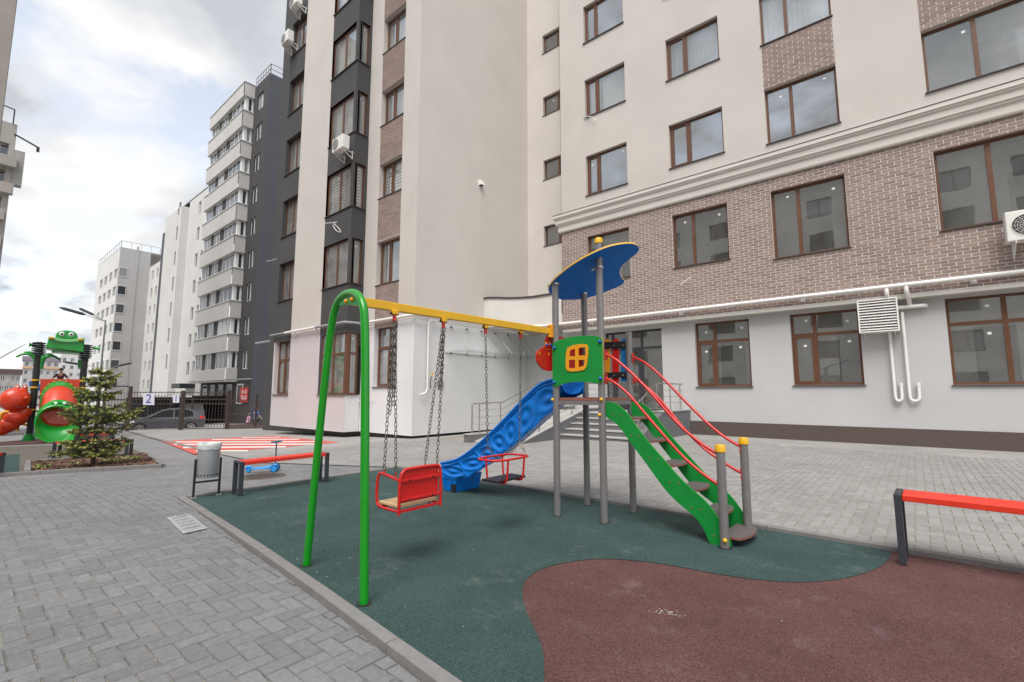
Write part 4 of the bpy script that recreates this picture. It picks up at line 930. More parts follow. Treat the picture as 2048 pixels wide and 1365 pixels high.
# near corner block at the very left, its upper wall leaning into view
NB = thing('apartment_building', 'plain beige wall of a near block cutting the top left corner', 'building', (-40, -6, -1.2))
n1_ = Plane((-40, 0, 0), (0, 1, 0), (1, 0, 0)); m = MB(); wall(n1_, m, -3.4, .62, -1.2, 36); m.box(-52, -40, .60, .62, -1.2, 36); m.box(-52, -40, -3.4, .62, 36, 36.2); m.box(-52, -40, -3.4, -3.38, -1.2, 36); obj('wall', m, 'nbwall', NB)
SB = thing('apartment_building', 'beige stepped block with balconies at the left edge under the clouds', 'building', (-75, 2, -2))
s1 = Plane((-75, 0, 0), (0, 1, 0), (1, 0, 0)); m = MB(); hs = [(.6, 1.9, z, z + 1.6) for z in [3.0 + 3.05 * k for k in range(9)]]
wall(s1, m, -5, 2.35, -2, 31.2, hs, .8); obj('wall', m, 'sbwall', SB)
for k, h in enumerate(hs):
    farwin(SB, s1, *h, rec=.7, div=2); m = MB(); s1.box(m, .4, 2.15 + (.45 if k > 6 else 0), h[2] - 1.2, h[2] - .05, .0, .9); obj('balcony', m, 'sbwall', SB)
m = MB(); m.box(-90, -75, 2.33, 2.35, -2, 31.2); m.box(-90, -75, -5, 2.35, 31.2, 31.4); m.box(-76, -75, 2.35, 3.2, 24.5, 28.5); obj('wall', m, 'concrete', SB)
m = MB(); m.bar((-74.9, 2.0, 31.4), (-74.9, 2.0, 33.0), .12, .12); m.bar((-74.9, 2.0, 33.0), (-74.9, .5, 33.2), .1, .1); m.bar((-74.9, 2.2, 30.2), (-74.9, 4.2, 29.4), .14, .14); m.bar((-74.9, 4.15, 29.45), (-74.9, 4.15, 28.9), .25, .25); obj('roof_frame', m, 'blackmetal', SB)
# block across the yard, behind the photographer, which the windows mirror
OB = thing('apartment_building', 'pale block across the yard, seen only as mirror images in the window panes', 'building', (-10, -20, 0))
o1 = Plane((0, -19, 0), (1, 0, 0), (0, 1, 0)); hs = [(x, x + 1.9, 1.4 + FH * k, 3.0 + FH * k) for k in range(7) for x in (-33.5, -29.5, -24.5, -20.5, -15.5, -11.5, -6.5, -2.5, 2.5, 6.5, 11.5)]
m = MB(); wall(o1, m, -36, 16, -1, 22.5, hs, .2); m.box(-36, 16, -33, -19, 22.5, 22.7); obj('wall', m, 'obwall', OB)
for h in hs: farwin(OB, o1, *h, fm='brownframe', div=2)
# ================================================================== PLAY STRUCTURE (swing frame + tower + slide + ladder, bolted together)
from mathutils.geometry import tessellate_polygon
def plate(name, outer, holes, ext, mats, par, bevel=0, edge=None):
    """flat board with holes; outer/holes are lists of 3-D points in one plane, ext = thickness vector; mats [face, edge]"""
    ext = Vector(ext); loops = [[Vector(p) for p in outer]] + [[Vector(p) for p in h] for h in holes]; allp = [p for l in loops for p in l]
    tris = tessellate_polygon(loops); m = MB(); n = len(allp)
    m.add(allp + [p + ext for p in allp], [])
    for t in tris: m.f.append(list(t)); m.m.append(0); m.f.append([i + n for i in t][::-1]); m.m.append(0)
    s = 0
    for l in loops:
        k = len(l)
        for i in range(k): m.f.append([s + i, s + (i + 1) % k, n + s + (i + 1) % k, n + s + i]); m.m.append(1 if len(mats) > 1 else 0)
        s += k
    return obj(name, m, mats, par)
def C46(a, b): return (1060 + a / 3.41, 460 + b / 3.41)
def C29(a, b): return (1180 + a / 2.967, 660 + b / 2.967)
pB = {k: G(*v) for k, v in dict(p1=(1115, 1031), p2=(1209, 1046), p3=(1175, 1010), p4=(1267, 1024), p5=(1450, 1096), p6=(1497, 1072)).items()}
PS = thing('play_structure', 'playground set with green swing frame, blue slide, red handrails and blue roof', 'play structure', (-3.0, 3.6, 0))
tops = dict(p1=2.56, p2=2.965, p3=2.55, p4=2.02, p5=.835, p6=.865)
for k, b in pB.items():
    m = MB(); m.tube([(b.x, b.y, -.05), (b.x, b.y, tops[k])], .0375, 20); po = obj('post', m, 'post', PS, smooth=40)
    m = MB(); m.lathe([(.0376, .004), (.05, .0025), (.056, .001)], (b.x, b.y, 0), 18); obj('foot_dirt_shade', m, 'black', po)  # thin black ring painted as shadow gap and dirt round the post foot
    if k in ('p2', 'p5', 'p6'):
        m = MB(); m.lathe([(.042, -.03), (.0435, -.028), (.0435, .02), (.036, .032), (.0001, .036)], (b.x, b.y, tops[k]), 20); obj('cap', m, 'yellow', po, smooth=35)
    if k == 'p4':
        m = MB(); m.lathe([(.038, -.01), (.038, .004), (.0001, .006)], (b.x, b.y, tops[k]), 20); obj('cap', m, 'post', po, smooth=35)
def vplane(a, b, off=0.0):
    d = (b - a); d.z = 0; d.normalize(); n = Vector((d.y, -d.x, 0))      # n points towards the camera side (-Y)
    return a + n * off, n
# roof sheet
r0, r1, r2 = Vector((pB['p1'].x, pB['p1'].y, 2.56)), Vector((pB['p3'].x, pB['p3'].y, 2.545)), Vector((pB['p2'].x, pB['p2'].y, 2.766)); rn = (r1 - r0).cross(r2 - r0).normalized()
ol = [(123, 420), (135, 380), (165, 340), (210, 300), (280, 245), (360, 195), (440, 155), (520, 120), (600, 100), (680, 92), (730, 103), (747, 130), (735, 155), (700, 185), (660, 215), (630, 240), (612, 270), (610, 300), (625, 330), (645, 348), (635, 370), (600, 390), (560, 405), (500, 430), (440, 450), (380, 468), (300, 478), (230, 478), (190, 470), (150, 445)]
rp = [PP(*C46(a, b), r0, rn) for a, b in ol]
rp = smoothpath(rp, 1, closed=True)
up_ = rn if rn.z > 0 else -rn
plate('roof', rp, [], up_ * .018, ['roof_blue', 'yellow_edge'], PS)
for k in ('p1', 'p2', 'p3'):
    b = pB[k]; z = PP(*[proj((b.x, b.y, 2.6))[i] for i in (0, 1)], r0, rn).z; m = MB(); m.tube([(b.x, b.y, z - .03), (b.x, b.y, z - .012)], .046, 16); m.bar((b.x - .06, b.y, z - .02), (b.x - .10, b.y, z - .035), .03, .012); obj('roof_bracket', m, 'chrome', PS, smooth=40)
# green house panel with its little window
a0, an = vplane(pB['p1'], pB['p2'], .045)
outl = [(152, 800), (158, 772), (200, 750), (250, 736), (310, 726), (370, 721), (430, 722), (482, 731), (495, 745), (497, 900), (497, 1030), (485, 1048), (440, 1045), (380, 1037), (320, 1037), (250, 1045), (200, 1060), (170, 1073), (155, 1060), (153, 930)]
wo = [(245, 840), (255, 805), (290, 788), (340, 779), (385, 781), (397, 805), (395, 860), (385, 930), (370, 955), (330, 964), (280, 968), (250, 958), (242, 930), (243, 890)]
P46 = lambda pts, off: [PP(*C46(a, b), a0 + an * off, an) for a, b in pts]
cx_ = sum(p[0] for p in wo) / len(wo); cy_ = sum(p[1] for p in wo) / len(wo)
hole = [(cx_ + (a - cx_) * .9, cy_ + (b - cy_) * .9) for a, b in wo]
gp = plate('house_panel', P46(outl, .0), [P46(hole, .0)], -an * .016, ['green_panel', 'yellow_edge'], PS)
panes = [[(272, 822), (307, 810), (307, 862), (267, 862)], [(330, 806), (376, 800), (378, 856), (330, 858)], [(265, 887), (307, 886), (307, 943), (263, 943)], [(330, 887), (373, 887), (367, 926), (330, 938)]]
plate('window_frame', P46(wo, .010), [P46(h_, .010) for h_ in panes], -an * .012, ['orange'], gp)
for a, b in ((165, 806), (476, 762), (164, 1041), (479, 1014)):
    m = MB(); c = PP(*C46(a, b), a0 + an * .012, an); m.sphere(c, .018, 10, 6); obj('bolt_cap', m, 'boltblue', gp, smooth=60)
# red hippo panel beside the slide entrance
hp = [(1092, 679), (1094, 672), (1099, 671), (1103, 676), (1110, 674), (1122, 673), (1133, 677), (1150, 684), (1182, 690), (1182, 750), (1150, 746), (1125, 744), (1108, 741), (1098, 743), (1088, 740), (1079, 732), (1074, 722), (1073, 710), (1077, 701), (1084, 697), (1090, 693), (1092, 686)]
XH = -3.115; hpp = [PX(a, b, XH) for a, b in hp]
hpn = plate('hippo_panel', hpp, [], (-.016, 0, 0), ['red'], PS)
for a, b, r in ((1091.8, 690.5, .015), (1099.2, 690.3, .015)):
    c = PX(a, b, XH); m = MB(); m.add([], []); m.sphere(c + Vector((.003, 0, .012)), .018, 10, 6, (.25, 1, 1.5)); obj('eye_patch', m, 'orange', hpn, smooth=60)
    m = MB(); m.sphere(c + Vector((.014, 0, 0)), r, 10, 6); obj('eye', m, 'boltblue', hpn, smooth=60)
for a, b in ((1079.5, 707), (1097.5, 709)):
    c = PX(a, b, XH); m = MB(); m.sphere(c + Vector((.001, 0, 0)), .016, 10, 6, (.2, .7, 1.3)); obj('nostril', m, 'orange', hpn, smooth=60)
m = MB(); m.tube([PX(1087, 697, XH + .004), PX(1096, 700, XH + .004), PX(1107, 699, XH + .004)], .0025, 5); obj('mouth_line', m, 'orange', hpn)
# picket panel at the back: black rails, coloured slats
b0, bn_ = vplane(pB['p3'], pB['p4'], 0)
def BK(px, py, off=0.0): return PP(px, py, b0 + bn_ * off, bn_)
for ya, yb in ((686, 699), (747, 757)):
    q = [BK(1180, ya), BK(1258, ya - 3), BK(1258, yb - 2), BK(1180, yb)]; m = MB(); m.prism(q, bn_ * .014); ra = obj('rail', m, 'black', PS)
    for px in (1190, 1207, 1228, 1246): m = MB(); m.sphere(BK(px, (ya + yb) / 2 - 1, .016), .008, 8, 5); obj('bolt', m, 'chrome', ra, smooth=60)
for px, mt in ((1187, 'green_panel'), (1213, 'orange'), (1231, 'red'), (1248.5, 'blue')):
    q = [BK(px - 6.5, 764, -.006), BK(px + 6.5, 764, -.006), BK(px + 6.5, 682, -.006), BK(px + 4.5, 679, -.006), BK(px, 678, -.006), BK(px - 4.5, 679, -.006), BK(px - 6.5, 682, -.006)]
    m = MB(); m.prism(q, -bn_ * .014); obj('slat', m, mt, PS)
# deck
zd = 1.268; m = MB(); cor = [pB['p1'], pB['p2'], pB['p4'], pB['p3']]; ctr = sum((Vector(c) for c in cor), Vector()) / 4
q = [Vector((ctr.x + (c.x - ctr.x) * .98, ctr.y + (c.y - ctr.y) * .98, zd - .03)) for c in cor]; plate('deck', q, [], (0, 0, .03), ['step', 'step_edge'], PS)
m = MB()
for i in range(4): a, b = Vector((cor[i].x, cor[i].y, zd - .055)), Vector((cor[(i + 1) % 4].x, cor[(i + 1) % 4].y, zd - .055)); m.bar(a, b, .03, .045)
obj('deck_frame', m, 'post', PS)
for k, z in (('p1', 1.245), ('p2', 1.25), ('p2', 1.09), ('p4', 1.25), ('p5', .07)):
    b = pB[k]; dv = Vector((-.6, -.8, 0)).normalized() if k in ('p1',) else (Vector((.35, -.93, 0)) if z > 1.1 or k == 'p5' else Vector((-.2, -.97, 0)))
    if k == 'p4': dv = Vector((.75, -.66, 0))
    m = MB(); c = Vector((b.x, b.y, z)) + dv * .043; m.sphere(c, .019, 12, 8); obj('bolt_cap', m, 'yellow', PS, smooth=60)
# ladder sides, treads
e0, en = vplane(pB['p2'], pB['p5'], -.045); f0, fn = vplane(pB['p4'], pB['p6'], .045)
lad = [(96, 424), (130, 428), (165, 442), (205, 472), (240, 515), (290, 588), (340, 652), (400, 722), (470, 802), (530, 872), (600, 938), (660, 988), (700, 1028), (740, 1078), (775, 1130), (812, 1195), (836, 1255), (846, 1288), (806, 1290), (770, 1283), (722, 1272), (705, 1243), (683, 1185), (645, 1125), (585, 1072), (520, 1020), (460, 960), (400, 880), (330, 782), (262, 692), (215, 626), (178, 572), (142, 541), (98, 522)]
lp = smoothpath([PP(*C29(a, b), e0, en) for a, b in lad], 1, closed=True)
side1 = plate('ladder_side', lp, [], en * .018, ['green_panel', 'green'], PS)
sh = Vector((pB['p4'].x - pB['p2'].x, pB['p4'].y - pB['p2'].y, 0)); sh2 = f0 - e0; dlt = Vector((.035, (f0.y - e0.y), 0))
side2 = plate('ladder_side', [p + dlt for p in lp], [], en * .018, ['green_panel', 'green'], PS)
for a, b in ((138, 503), (184, 507), (243, 627), (292, 633), (353, 762), (405, 768), (473, 905), (527, 911), (598, 1056), (657, 1067), (736, 1222)):
    c = PP(*C29(a, b), e0 + en * .019, en); m = MB(); m.sphere(c, .0085, 8, 5, (1, .5, 1)); obj('screw', m, 'step_edge', side1)
ya, yb = e0.y + .02, f0.y - .02
for i, (a, b) in enumerate(((290, 500), (385, 622), (490, 748), (605, 885), (722, 1020), (872, 1180))):
    # tread heights measured on the board's middle line
    z = (1.062, .845, .630, .428, .245, .085)[i]; xc = (-2.315, -2.105, -1.90, -1.695, -1.485, -1.29)[i]
    base = e0 + (pB['p5'] - pB['p2']) * ((xc - pB['p2'].x) / (pB['p5'].x - pB['p2'].x)); y0 = base.y - (e0.y - e0.y); y0 = e0.y + (xc - e0.x) * ((pB['p5'].y - pB['p2'].y) / (pB['p5'].x - pB['p2'].x)); y1 = y0 + dlt.y
    pts_ = [Vector((xc - .10, y0 + .002, z)), Vector((xc + .055, y0 + .002, z)), Vector((xc + .098, y0 + .10, z)), Vector((xc + .118, (y0 + y1) / 2, z)), Vector((xc + .103, y1 - .12, z)), Vector((xc + .06, y1 - .022, z)), Vector((xc - .10, y1 - .022, z))]
    plate('tread', smoothpath(pts_[1:6], 2) + [pts_[6], pts_[0]], [], (0, 0, -.018), ['step', 'step_edge'], PS)
# handrails
def rail(pts, pl0, pln, name='handrail'):
    P_ = smoothpath([PP(*C29(a, b), pl0, pln) for a, b in pts], 2); m = MB(); m.tube(P_, .0135, 10); h_ = obj(name, m, 'red', PS, smooth=60)
    for q, s in ((P_[0], 1), (P_[-1], -1)):
        m = MB(); m.box(q.x - .008, q.x + .004, q.y - .02, q.y + .02, q.z - .062, q.z + .05); obj('flange', m, 'red', h_, bevel=.004)
        for dz in (-.042, .034): m = MB(); m.sphere((q.x + .008 * s, q.y - .008, q.z + dz), .008, 6, 4); obj('nut', m, 'black', h_)
nr, nn_ = vplane(pB['p2'], pB['p5'], -.012); fr_, fnn = vplane(pB['p4'], pB['p6'], .012)
rail([(98, 146), (150, 172), (220, 232), (300, 308), (380, 396), (460, 492), (540, 578), (620, 645), (690, 696), (757, 736)], nr, nn_)
rail([(98, 290), (150, 315), (220, 372), (300, 465), (380, 560), (460, 652), (540, 742), (620, 816), (690, 870), (765, 922)], nr, nn_)
rail([(258, 163), (320, 190), (390, 245), (470, 325), (550, 410), (630, 490), (710, 568), (790, 632), (850, 670), (895, 694)], fr_, fnn)
rail([(262, 292), (320, 326), (390, 386), (470, 478), (550, 580), (630, 662), (700, 724), (770, 772), (840, 818), (902, 851)], fr_, fnn)
# slide
YS0, YS1 = 4.44, 4.95
upx = [(1119, 757), (1108, 760), (1092, 763), (1080, 769), (1066, 780), (1040, 806), (1000, 849), (960, 887), (932, 909), (914, 920), (898, 924), (882, 927)]
lox = [(1122, 808), (1110, 816), (1093, 831), (1076, 847), (1052, 869), (1028, 890), (1006, 907), (985, 922), (962, 940), (935, 954), (908, 959), (885, 957)]
U_ = smoothpath([PY(a, b, YS0) for a, b in upx], 2); Lw = smoothpath([PY(a, b, YS0) for a, b in lox], 2); n = len(U_)
SL = None
def side_wall(y, th, nm):
    m = MB(); A = [Vector((p.x, y, p.z)) for p in U_]; B = [Vector((p.x, y, p.z)) for p in Lw]; A2 = [p + Vector((0, th, 0)) for p in A]; B2_ = [p + Vector((0, th, 0)) for p in B]
    m.add(A + B + A2 + B2_, [f for i in range(n - 1) for f in ((i, i + 1, n + i + 1, n + i), (2 * n + i, 2 * n + i + 1, 3 * n + i + 1, 3 * n + i), (i, i + 1, 2 * n + i + 1, 2 * n + i), (n + i, n + i + 1, 3 * n + i + 1, 3 * n + i))] + [(0, n, 3 * n, 2 * n), (n - 1, 2 * n - 1, 4 * n - 1, 3 * n - 1)]); return m
# near side: one moulded sheet with a row of soft concentric shells
NA, NT = 220, 26; m = MB(); arc = [0.0]
for i in range(1, n): arc.append(arc[-1] + (U_[i] - U_[i - 1]).length)
tot_ = arc[-1]; NM = 7
def along(P, s):
    j = max(0, min(n - 2, int(np.searchsorted(arc, s)) - 1)); f = (s - arc[j]) / max(1e-6, arc[j + 1] - arc[j]); return P[j].lerp(P[j + 1], f)
def relief(s, t, ht):
    best = 0.0; cell = tot_ / NM; k = int(s / cell); c = (k + .5) * cell
    ds = (s - c) / (cell * .5); dt = (t - .56) / .44; ds2 = ds + .55 * dt
    r = math.sqrt(ds2 * ds2 * .8 + dt * dt); env = max(0.0, 1 - r ** 4 * .55) if r < 1.16 else 0.0
    dv = .0135 * math.cos(r * 7.2) * env * min(1, max(0, (t - .06) / .1)) * min(1, max(0, (.985 - t) / .06))
    if ds > .86: dv += .006 * math.cos((ds - 1.0) * 11)
    return dv
for i in range(NA + 1):
    s_ = tot_ * i / NA; u = along(U_, s_); l = along(Lw, s_); ht = (u - l).length
    for j in range(NT + 1):
        t = j / NT; q = u.lerp(l, t); m.v.append((q.x, YS0 - relief(s_, t, ht), q.z + .012 * math.sin(s_ * 34) * max(0, t - .85) / .15))
for i in range(NA):
    for j in range(NT): k = i * (NT + 1) + j; m.f.append([k, k + 1, k + NT + 2, k + NT + 1]); m.m.append(0)
SLO = obj('slide', m, 'slide_blue', PS, smooth=80)
Lf = [u * .42 + l * .58 for u, l in zip(U_, Lw)]; Lw_keep = Lw; Lw = Lf
obj('side_wall', side_wall(YS0 + .012, .01, ''), 'slide_blue', SLO, smooth=40)
obj('side_wall', side_wall(YS1 - .02, .02, ''), 'slide_blue', SLO, smooth=40); Lw = Lw_keep
bed_ = [u * .38 + l * .62 for u, l in zip(U_, Lw)]; m = MB(); kk = 9
for i in range(n):
    for j in range(kk):
        t = j / (kk - 1); sag = .10 * (2 * t - 1) ** 4; m.v.append((bed_[i].x, YS0 + .02 + (YS1 - YS0 - .04) * t, bed_[i].z + sag))
for i in range(n - 1):
    for j in range(kk - 1): m.f.append([i * kk + j, i * kk + j + 1, (i + 1) * kk + j + 1, (i + 1) * kk + j]); m.m.append(0)
obj('chute', m, 'slide_blue', SLO, smooth=60)
for y in (YS0 + .004, YS1 - .004):
    m = MB(); m.tube([Vector((p.x, y, p.z)) for p in U_], .019, 10); m.tube([Vector((p.x, y - .014, p.z - .045)) for p in U_[3:-2]], .006, 6); obj('rim', m, 'slide_blue', SLO, smooth=60)
m = MB()
for i in range(n - 1):
    q = [Vector((Lw[i].x, YS0, Lw[i].z)), Vector((Lw[i + 1].x, YS0, Lw[i + 1].z)), Vector((Lf[i + 1].x, YS1 - .02, Lf[i + 1].z)), Vector((Lf[i].x, YS1 - .02, Lf[i].z))]; m.poly(q)
obj('underside', m, 'slide_blue', SLO, smooth=60)
# slide foot
ft = [G(889, 974), G(937, 972)]; m = MB(); xa, xb = -5.00, -4.78
A = [(xa, YS0 + .03, 0), (xb, YS0 + .03, 0), (xb, YS1 - .03, 0), (xa, YS1 - .03, 0)]; B = [(xa - .07, YS0 + .0, .20), (xb + .03, YS0 + .0, .22), (xb + .03, YS1, .22), (xa - .07, YS1, .20)]
m.add(A + B, [(3, 2, 1, 0), (4, 5, 6, 7)] + [(i, (i + 1) % 4, 4 + (i + 1) % 4, 4 + i) for i in range(4)]); fo = obj('slide_foot', m, 'slide_blue', PS, bevel=.008)
m = MB(); m.box(xa + .15, xa + .24, YS0 + .012, YS0 + .03, .0, .11); obj('foot_recess', m, 'black', fo)
# green swing frame
s1_, s2_ = G(613, 1131), G(728, 1208); w0, wn_ = vplane(s1_, s2_, 0)
fp = [(613, 1131), (632, 935), (649, 770), (659, 680), (664, 648), (669, 622), (677, 602), (688, 590), (701, 585), (712, 587), (721, 596), (727, 612), (729.5, 640), (730.5, 700), (730, 900), (728, 1208)]
P_ = smoothpath([PP(a, b, w0, wn_) for a, b in fp], 2); P_[0].z = -.03; P_[-1].z = -.03
m = MB(); m.tube(P_, .0285, 16); sf_ = obj('swing_frame', m, 'green', PS, smooth=60)
for q in (s1_, s2_): m = MB(); m.lathe([(.027, .004), (.042, .0025), (.05, .001)], (q.x, q.y, 0), 18); obj('foot_dirt_shade', m, 'black', sf_)  # same flat black ring, gap shade and dirt painted at the frame feet
gpz = [PP(a, b, w0 + wn_ * -.0, wn_) for a, b in ((672, 612), (684, 597), (700, 592), (714, 594), (722, 607), (722, 613), (700, 610))]
gs = plate('gusset', gpz, [], wn_ * .008, ['green_panel'], PS)
for a, b in ((692.5, 603), (704, 599.5)):
    m = MB(); m.sphere(PP(a, b, w0 + wn_ * .012, wn_), .017, 12, 8); obj('bolt_cap', m, 'orange', gs, smooth=60)
ba, bb_ = Vector((-3.17, 1.88, 2.003)), Vector((-3.10, 4.30, 2.008)); m = MB(); m.bar(ba, bb_, .045, .068); obj('swing_beam', m, 'yellow', PS, bevel=.005)
m = MB(); m.box(-3.115, -3.06, 4.285, 4.335, 1.935, 2.085); bk_ = obj('beam_bracket', m, 'orange', PS, bevel=.006)
for dz in (-.06, .06): m = MB(); m.sphere((-3.085, 4.285, 2.008 + dz), .016, 10, 6); obj('bolt_cap', m, 'orange', bk_, smooth=60)
HG = [PX(a, b, -3.135) for a, b in ((789, 628), (887, 640), (971, 652), (1041, 662))]
for h_ in HG:
    m = MB(); m.box(h_.x - .022, h_.x + .022, h_.y - .026, h_.y + .026, 1.938, 1.972); hg = obj('hanger', m, 'yellow', PS, bevel=.004)
    m = MB(); m.box(h_.x - .012, h_.x + .012, h_.y - .012, h_.y + .012, 1.885, 1.955); obj('bush', m, 'red', hg, bevel=.004)
    m = MB(); m.tube([(h_.x, h_.y - .036, 1.945), (h_.x, h_.y + .036, 1.945)], .011, 8); obj('bolt', m, 'black', hg)
# ---- chains
def link_mesh(L_=.036, w_=.0085, r=.0026):
    m = MB(); hl = L_ / 2 - w_; pts_ = [Vector((w_ * math.cos(x), 0, hl + w_ * math.sin(x))) for x in [math.pi * k / 4 for k in range(5)]] + [Vector((w_ * math.cos(x), 0, -hl + w_ * math.sin(x))) for x in [math.pi + math.pi * k / 4 for k in range(5)]]
    m.tube(pts_, r, 5, True); return m
_lm = link_mesh(.040, .0105, .0031)
def chain(par, a, b, slack=0.0, extra=None):
    a, b = Vector(a), Vector(b); n_ = max(2, int((b - a).length / .0325)); m = MB(); d = (a - b).normalized(); q0 = Vector((0, 0, 1)).rotation_difference(d)
    rz = [0.4, 0.4 + math.pi / 2]
    for i in range(n_):
        c = a.lerp(b, (i + .5) / n_); mt = Matrix.Translation(c) @ q0.to_matrix().to_4x4() @ Matrix.Rotation(rz[i % 2] + rr.uniform(-.25, .25), 4, 'Z'); k = len(m.v)
        m.v += [tuple(mt @ Vector(v)) for v in _lm.v]
        for f in _lm.f: m.f.append([k + j for j in f]); m.m.append(0)
    return obj('chain', m, 'chain', par, smooth=60)
# ---- swing with backrest
SW1 = thing('swing_seat', 'red swing seat with tall backrest and wooden plank hanging by rusty chains', 'swing', (-3.13, 2.44, .44), 'swings on the yellow beam')
XB_, XF_, Y0_, Y1_, ZS = -3.0, -3.29, 2.235, 2.64, .455
for y, nm in ((Y0_, 0), (Y1_, 1)):
    P_ = smoothpath([(XB_, y, ZS - .02), (XF_ + .03, y, ZS - .02), (XF_, y, ZS + .02), (XF_, y, ZS + .17), (XF_ + .03, y, ZS + .235), (XF_ + .06, y, ZS + .24), (XB_, y, ZS + .205)], 2); m = MB(); m.tube(P_, .0115, 8); obj('arm', m, 'red', SW1, smooth=60)
P_ = smoothpath([(XB_, Y0_, ZS - .045), (XB_, Y0_, ZS + .22), (XB_, Y0_ + .03, ZS + .275), (XB_, Y0_ + .07, ZS + .285), (XB_, Y1_ - .06, ZS + .285), (XB_, Y1_ - .02, ZS + .275), (XB_, Y1_, ZS + .23), (XB_, Y1_, ZS - .045)], 2); m = MB(); m.tube(P_, .0125, 8); obj('back_frame', m, 'red', SW1, smooth=60)
m = MB(); m.box(XB_ - .016, XB_ - .006, Y0_ + .02, Y1_ - .02, ZS + .035, ZS + .272); obj('backrest', m, 'red', SW1, bevel=.004)
for z in (ZS + .06, ZS + .20):
    m = MB(); m.bar((XB_ + .004, Y0_, z), (XB_ + .004, Y1_, z), .014, .02); br = obj('crossbar', m, 'red', SW1, bevel=.003)
    for y in (Y0_ + .09, Y1_ - .09): m = MB(); m.sphere((XB_ + .014, y, z), .008, 8, 5); obj('nut', m, 'black', br)
m = MB(); m.box(XF_ + .01, XB_ - .02, Y0_ + .012, Y1_ - .012, ZS, ZS + .02); sp_ = obj('seat', m, 'plank', SW1, bevel=.004)
for x, y in ((XF_ + .06, Y0_ + .05), (XB_ - .08, Y0_ + .05), (XF_ + .06, Y1_ - .05), (XB_ - .08, Y1_ - .05)): m = MB(); m.lathe([(.011, .0195), (.011, .0225), (.0001, .024)], (x, y, ZS), 8); obj('screw', m, 'chrome', sp_); m = MB(); m.tube([(x, y, ZS - .045), (x, y, ZS)], .006, 6); obj('bolt', m, 'black', sp_)
m = MB(); m.bar((XF_ + .03, Y0_, ZS - .02), (XF_ + .03, Y1_, ZS - .02), .018, .018); m.bar((XB_, Y0_, ZS - .02), (XB_, Y1_, ZS - .02), .018, .018); obj('seat_frame', m, 'red', SW1)
for hk, y in ((HG[0], Y0_), (HG[1], Y1_)):
    for x, dx_ in ((XF_ + .09, -.006), (XB_ - .05, .006)):
        m = MB(); m.tube([(x, y, ZS + .225), (x, y, ZS + .265)], .006, 6); obj('lug', m, 'red', SW1); chain(SW1, (hk.x + dx_, hk.y + dx_, 1.888), (x, y, ZS + .27))
    for k in range(3): o_ = (.010 * math.cos(k * 2.1), .010 * math.sin(k * 2.1)); chain(SW1, (hk.x + o_[0], hk.y + o_[1], 1.888), (hk.x + o_[0] * 1.6 + .004, hk.y + o_[1] * 1.6 - (.025 if y == Y1_ else -.0), 1.888 - (.40 if y == Y1_ else .60) - .07 * k))
# ---- toddler swing
SW2 = thing('swing_seat', 'small red cage swing with black seat plate hanging beside the slide', 'swing', (-3.13, 3.56, .47), 'swings on the yellow beam')
ya_, yb_, xa_, xb_, zr, zp = 3.30, 3.82, -3.27, -2.98, .69, .49
P_ = smoothpath([(xa_, ya_, zr), (xb_, ya_, zr), (xb_, yb_, zr), (xa_, yb_, zr)], 3, closed=True)
rc = [Vector((x, y, zr)) for x, y in ((xa_ + .06, ya_), (xb_ - .06, ya_), (xb_, ya_ + .06), (xb_, yb_ - .06), (xb_ - .06, yb_), (xa_ + .06, yb_), (xa_, yb_ - .06), (xa_, ya_ + .06))]
m = MB(); m.tube(smoothpath(rc, 2, closed=True), .011, 8, True); obj('ring', m, 'red', SW2, smooth=60)
for x, y, xi, yi in ((xb_, ya_ + .16, -.10, 0), (xb_, yb_ - .12, -.10, 0), (xa_, ya_ + .16, .10, 0), (xa_, yb_ - .12, .10, 0)):
    s_ = 1 if xi < 0 else -1; P_ = smoothpath([(x, y, zr), (x - s_ * .012, y, zp + .06), (x - s_ * .02, y, zp - .0), (x - s_ * .05, y, zp - .022), (x - s_ * .12, y, zp - .022)], 2); m = MB(); m.tube(P_, .0105, 8); obj('stay', m, 'red', SW2, smooth=60)
m = MB(); m.box(xa_ + .05, xb_ - .04, ya_ + .05, yb_ - .05, zp - .008, zp + .014); st_ = obj('seat', m, 'black', SW2, bevel=.005)
for y in (ya_ + .17, yb_ - .13): m = MB(); m.lathe([(.010, .014), (.010, .017), (.0001, .018)], (-3.1, y, zp), 8); obj('screw', m, 'chrome', st_)
for hk, y in ((HG[2], ya_ + .03), (HG[3], yb_ - .03)):
    yk = (hk.y + y) / 2 if y > 3.5 else (hk.y + y) / 2 + .02; zk = zr + .125; chain(SW2, (hk.x, hk.y, 1.888), (-3.13, yk, zk))
    for x in (xa_ + .04, xb_ - .04): chain(SW2, (-3.13, yk, zk), (x, y, zr + .008))
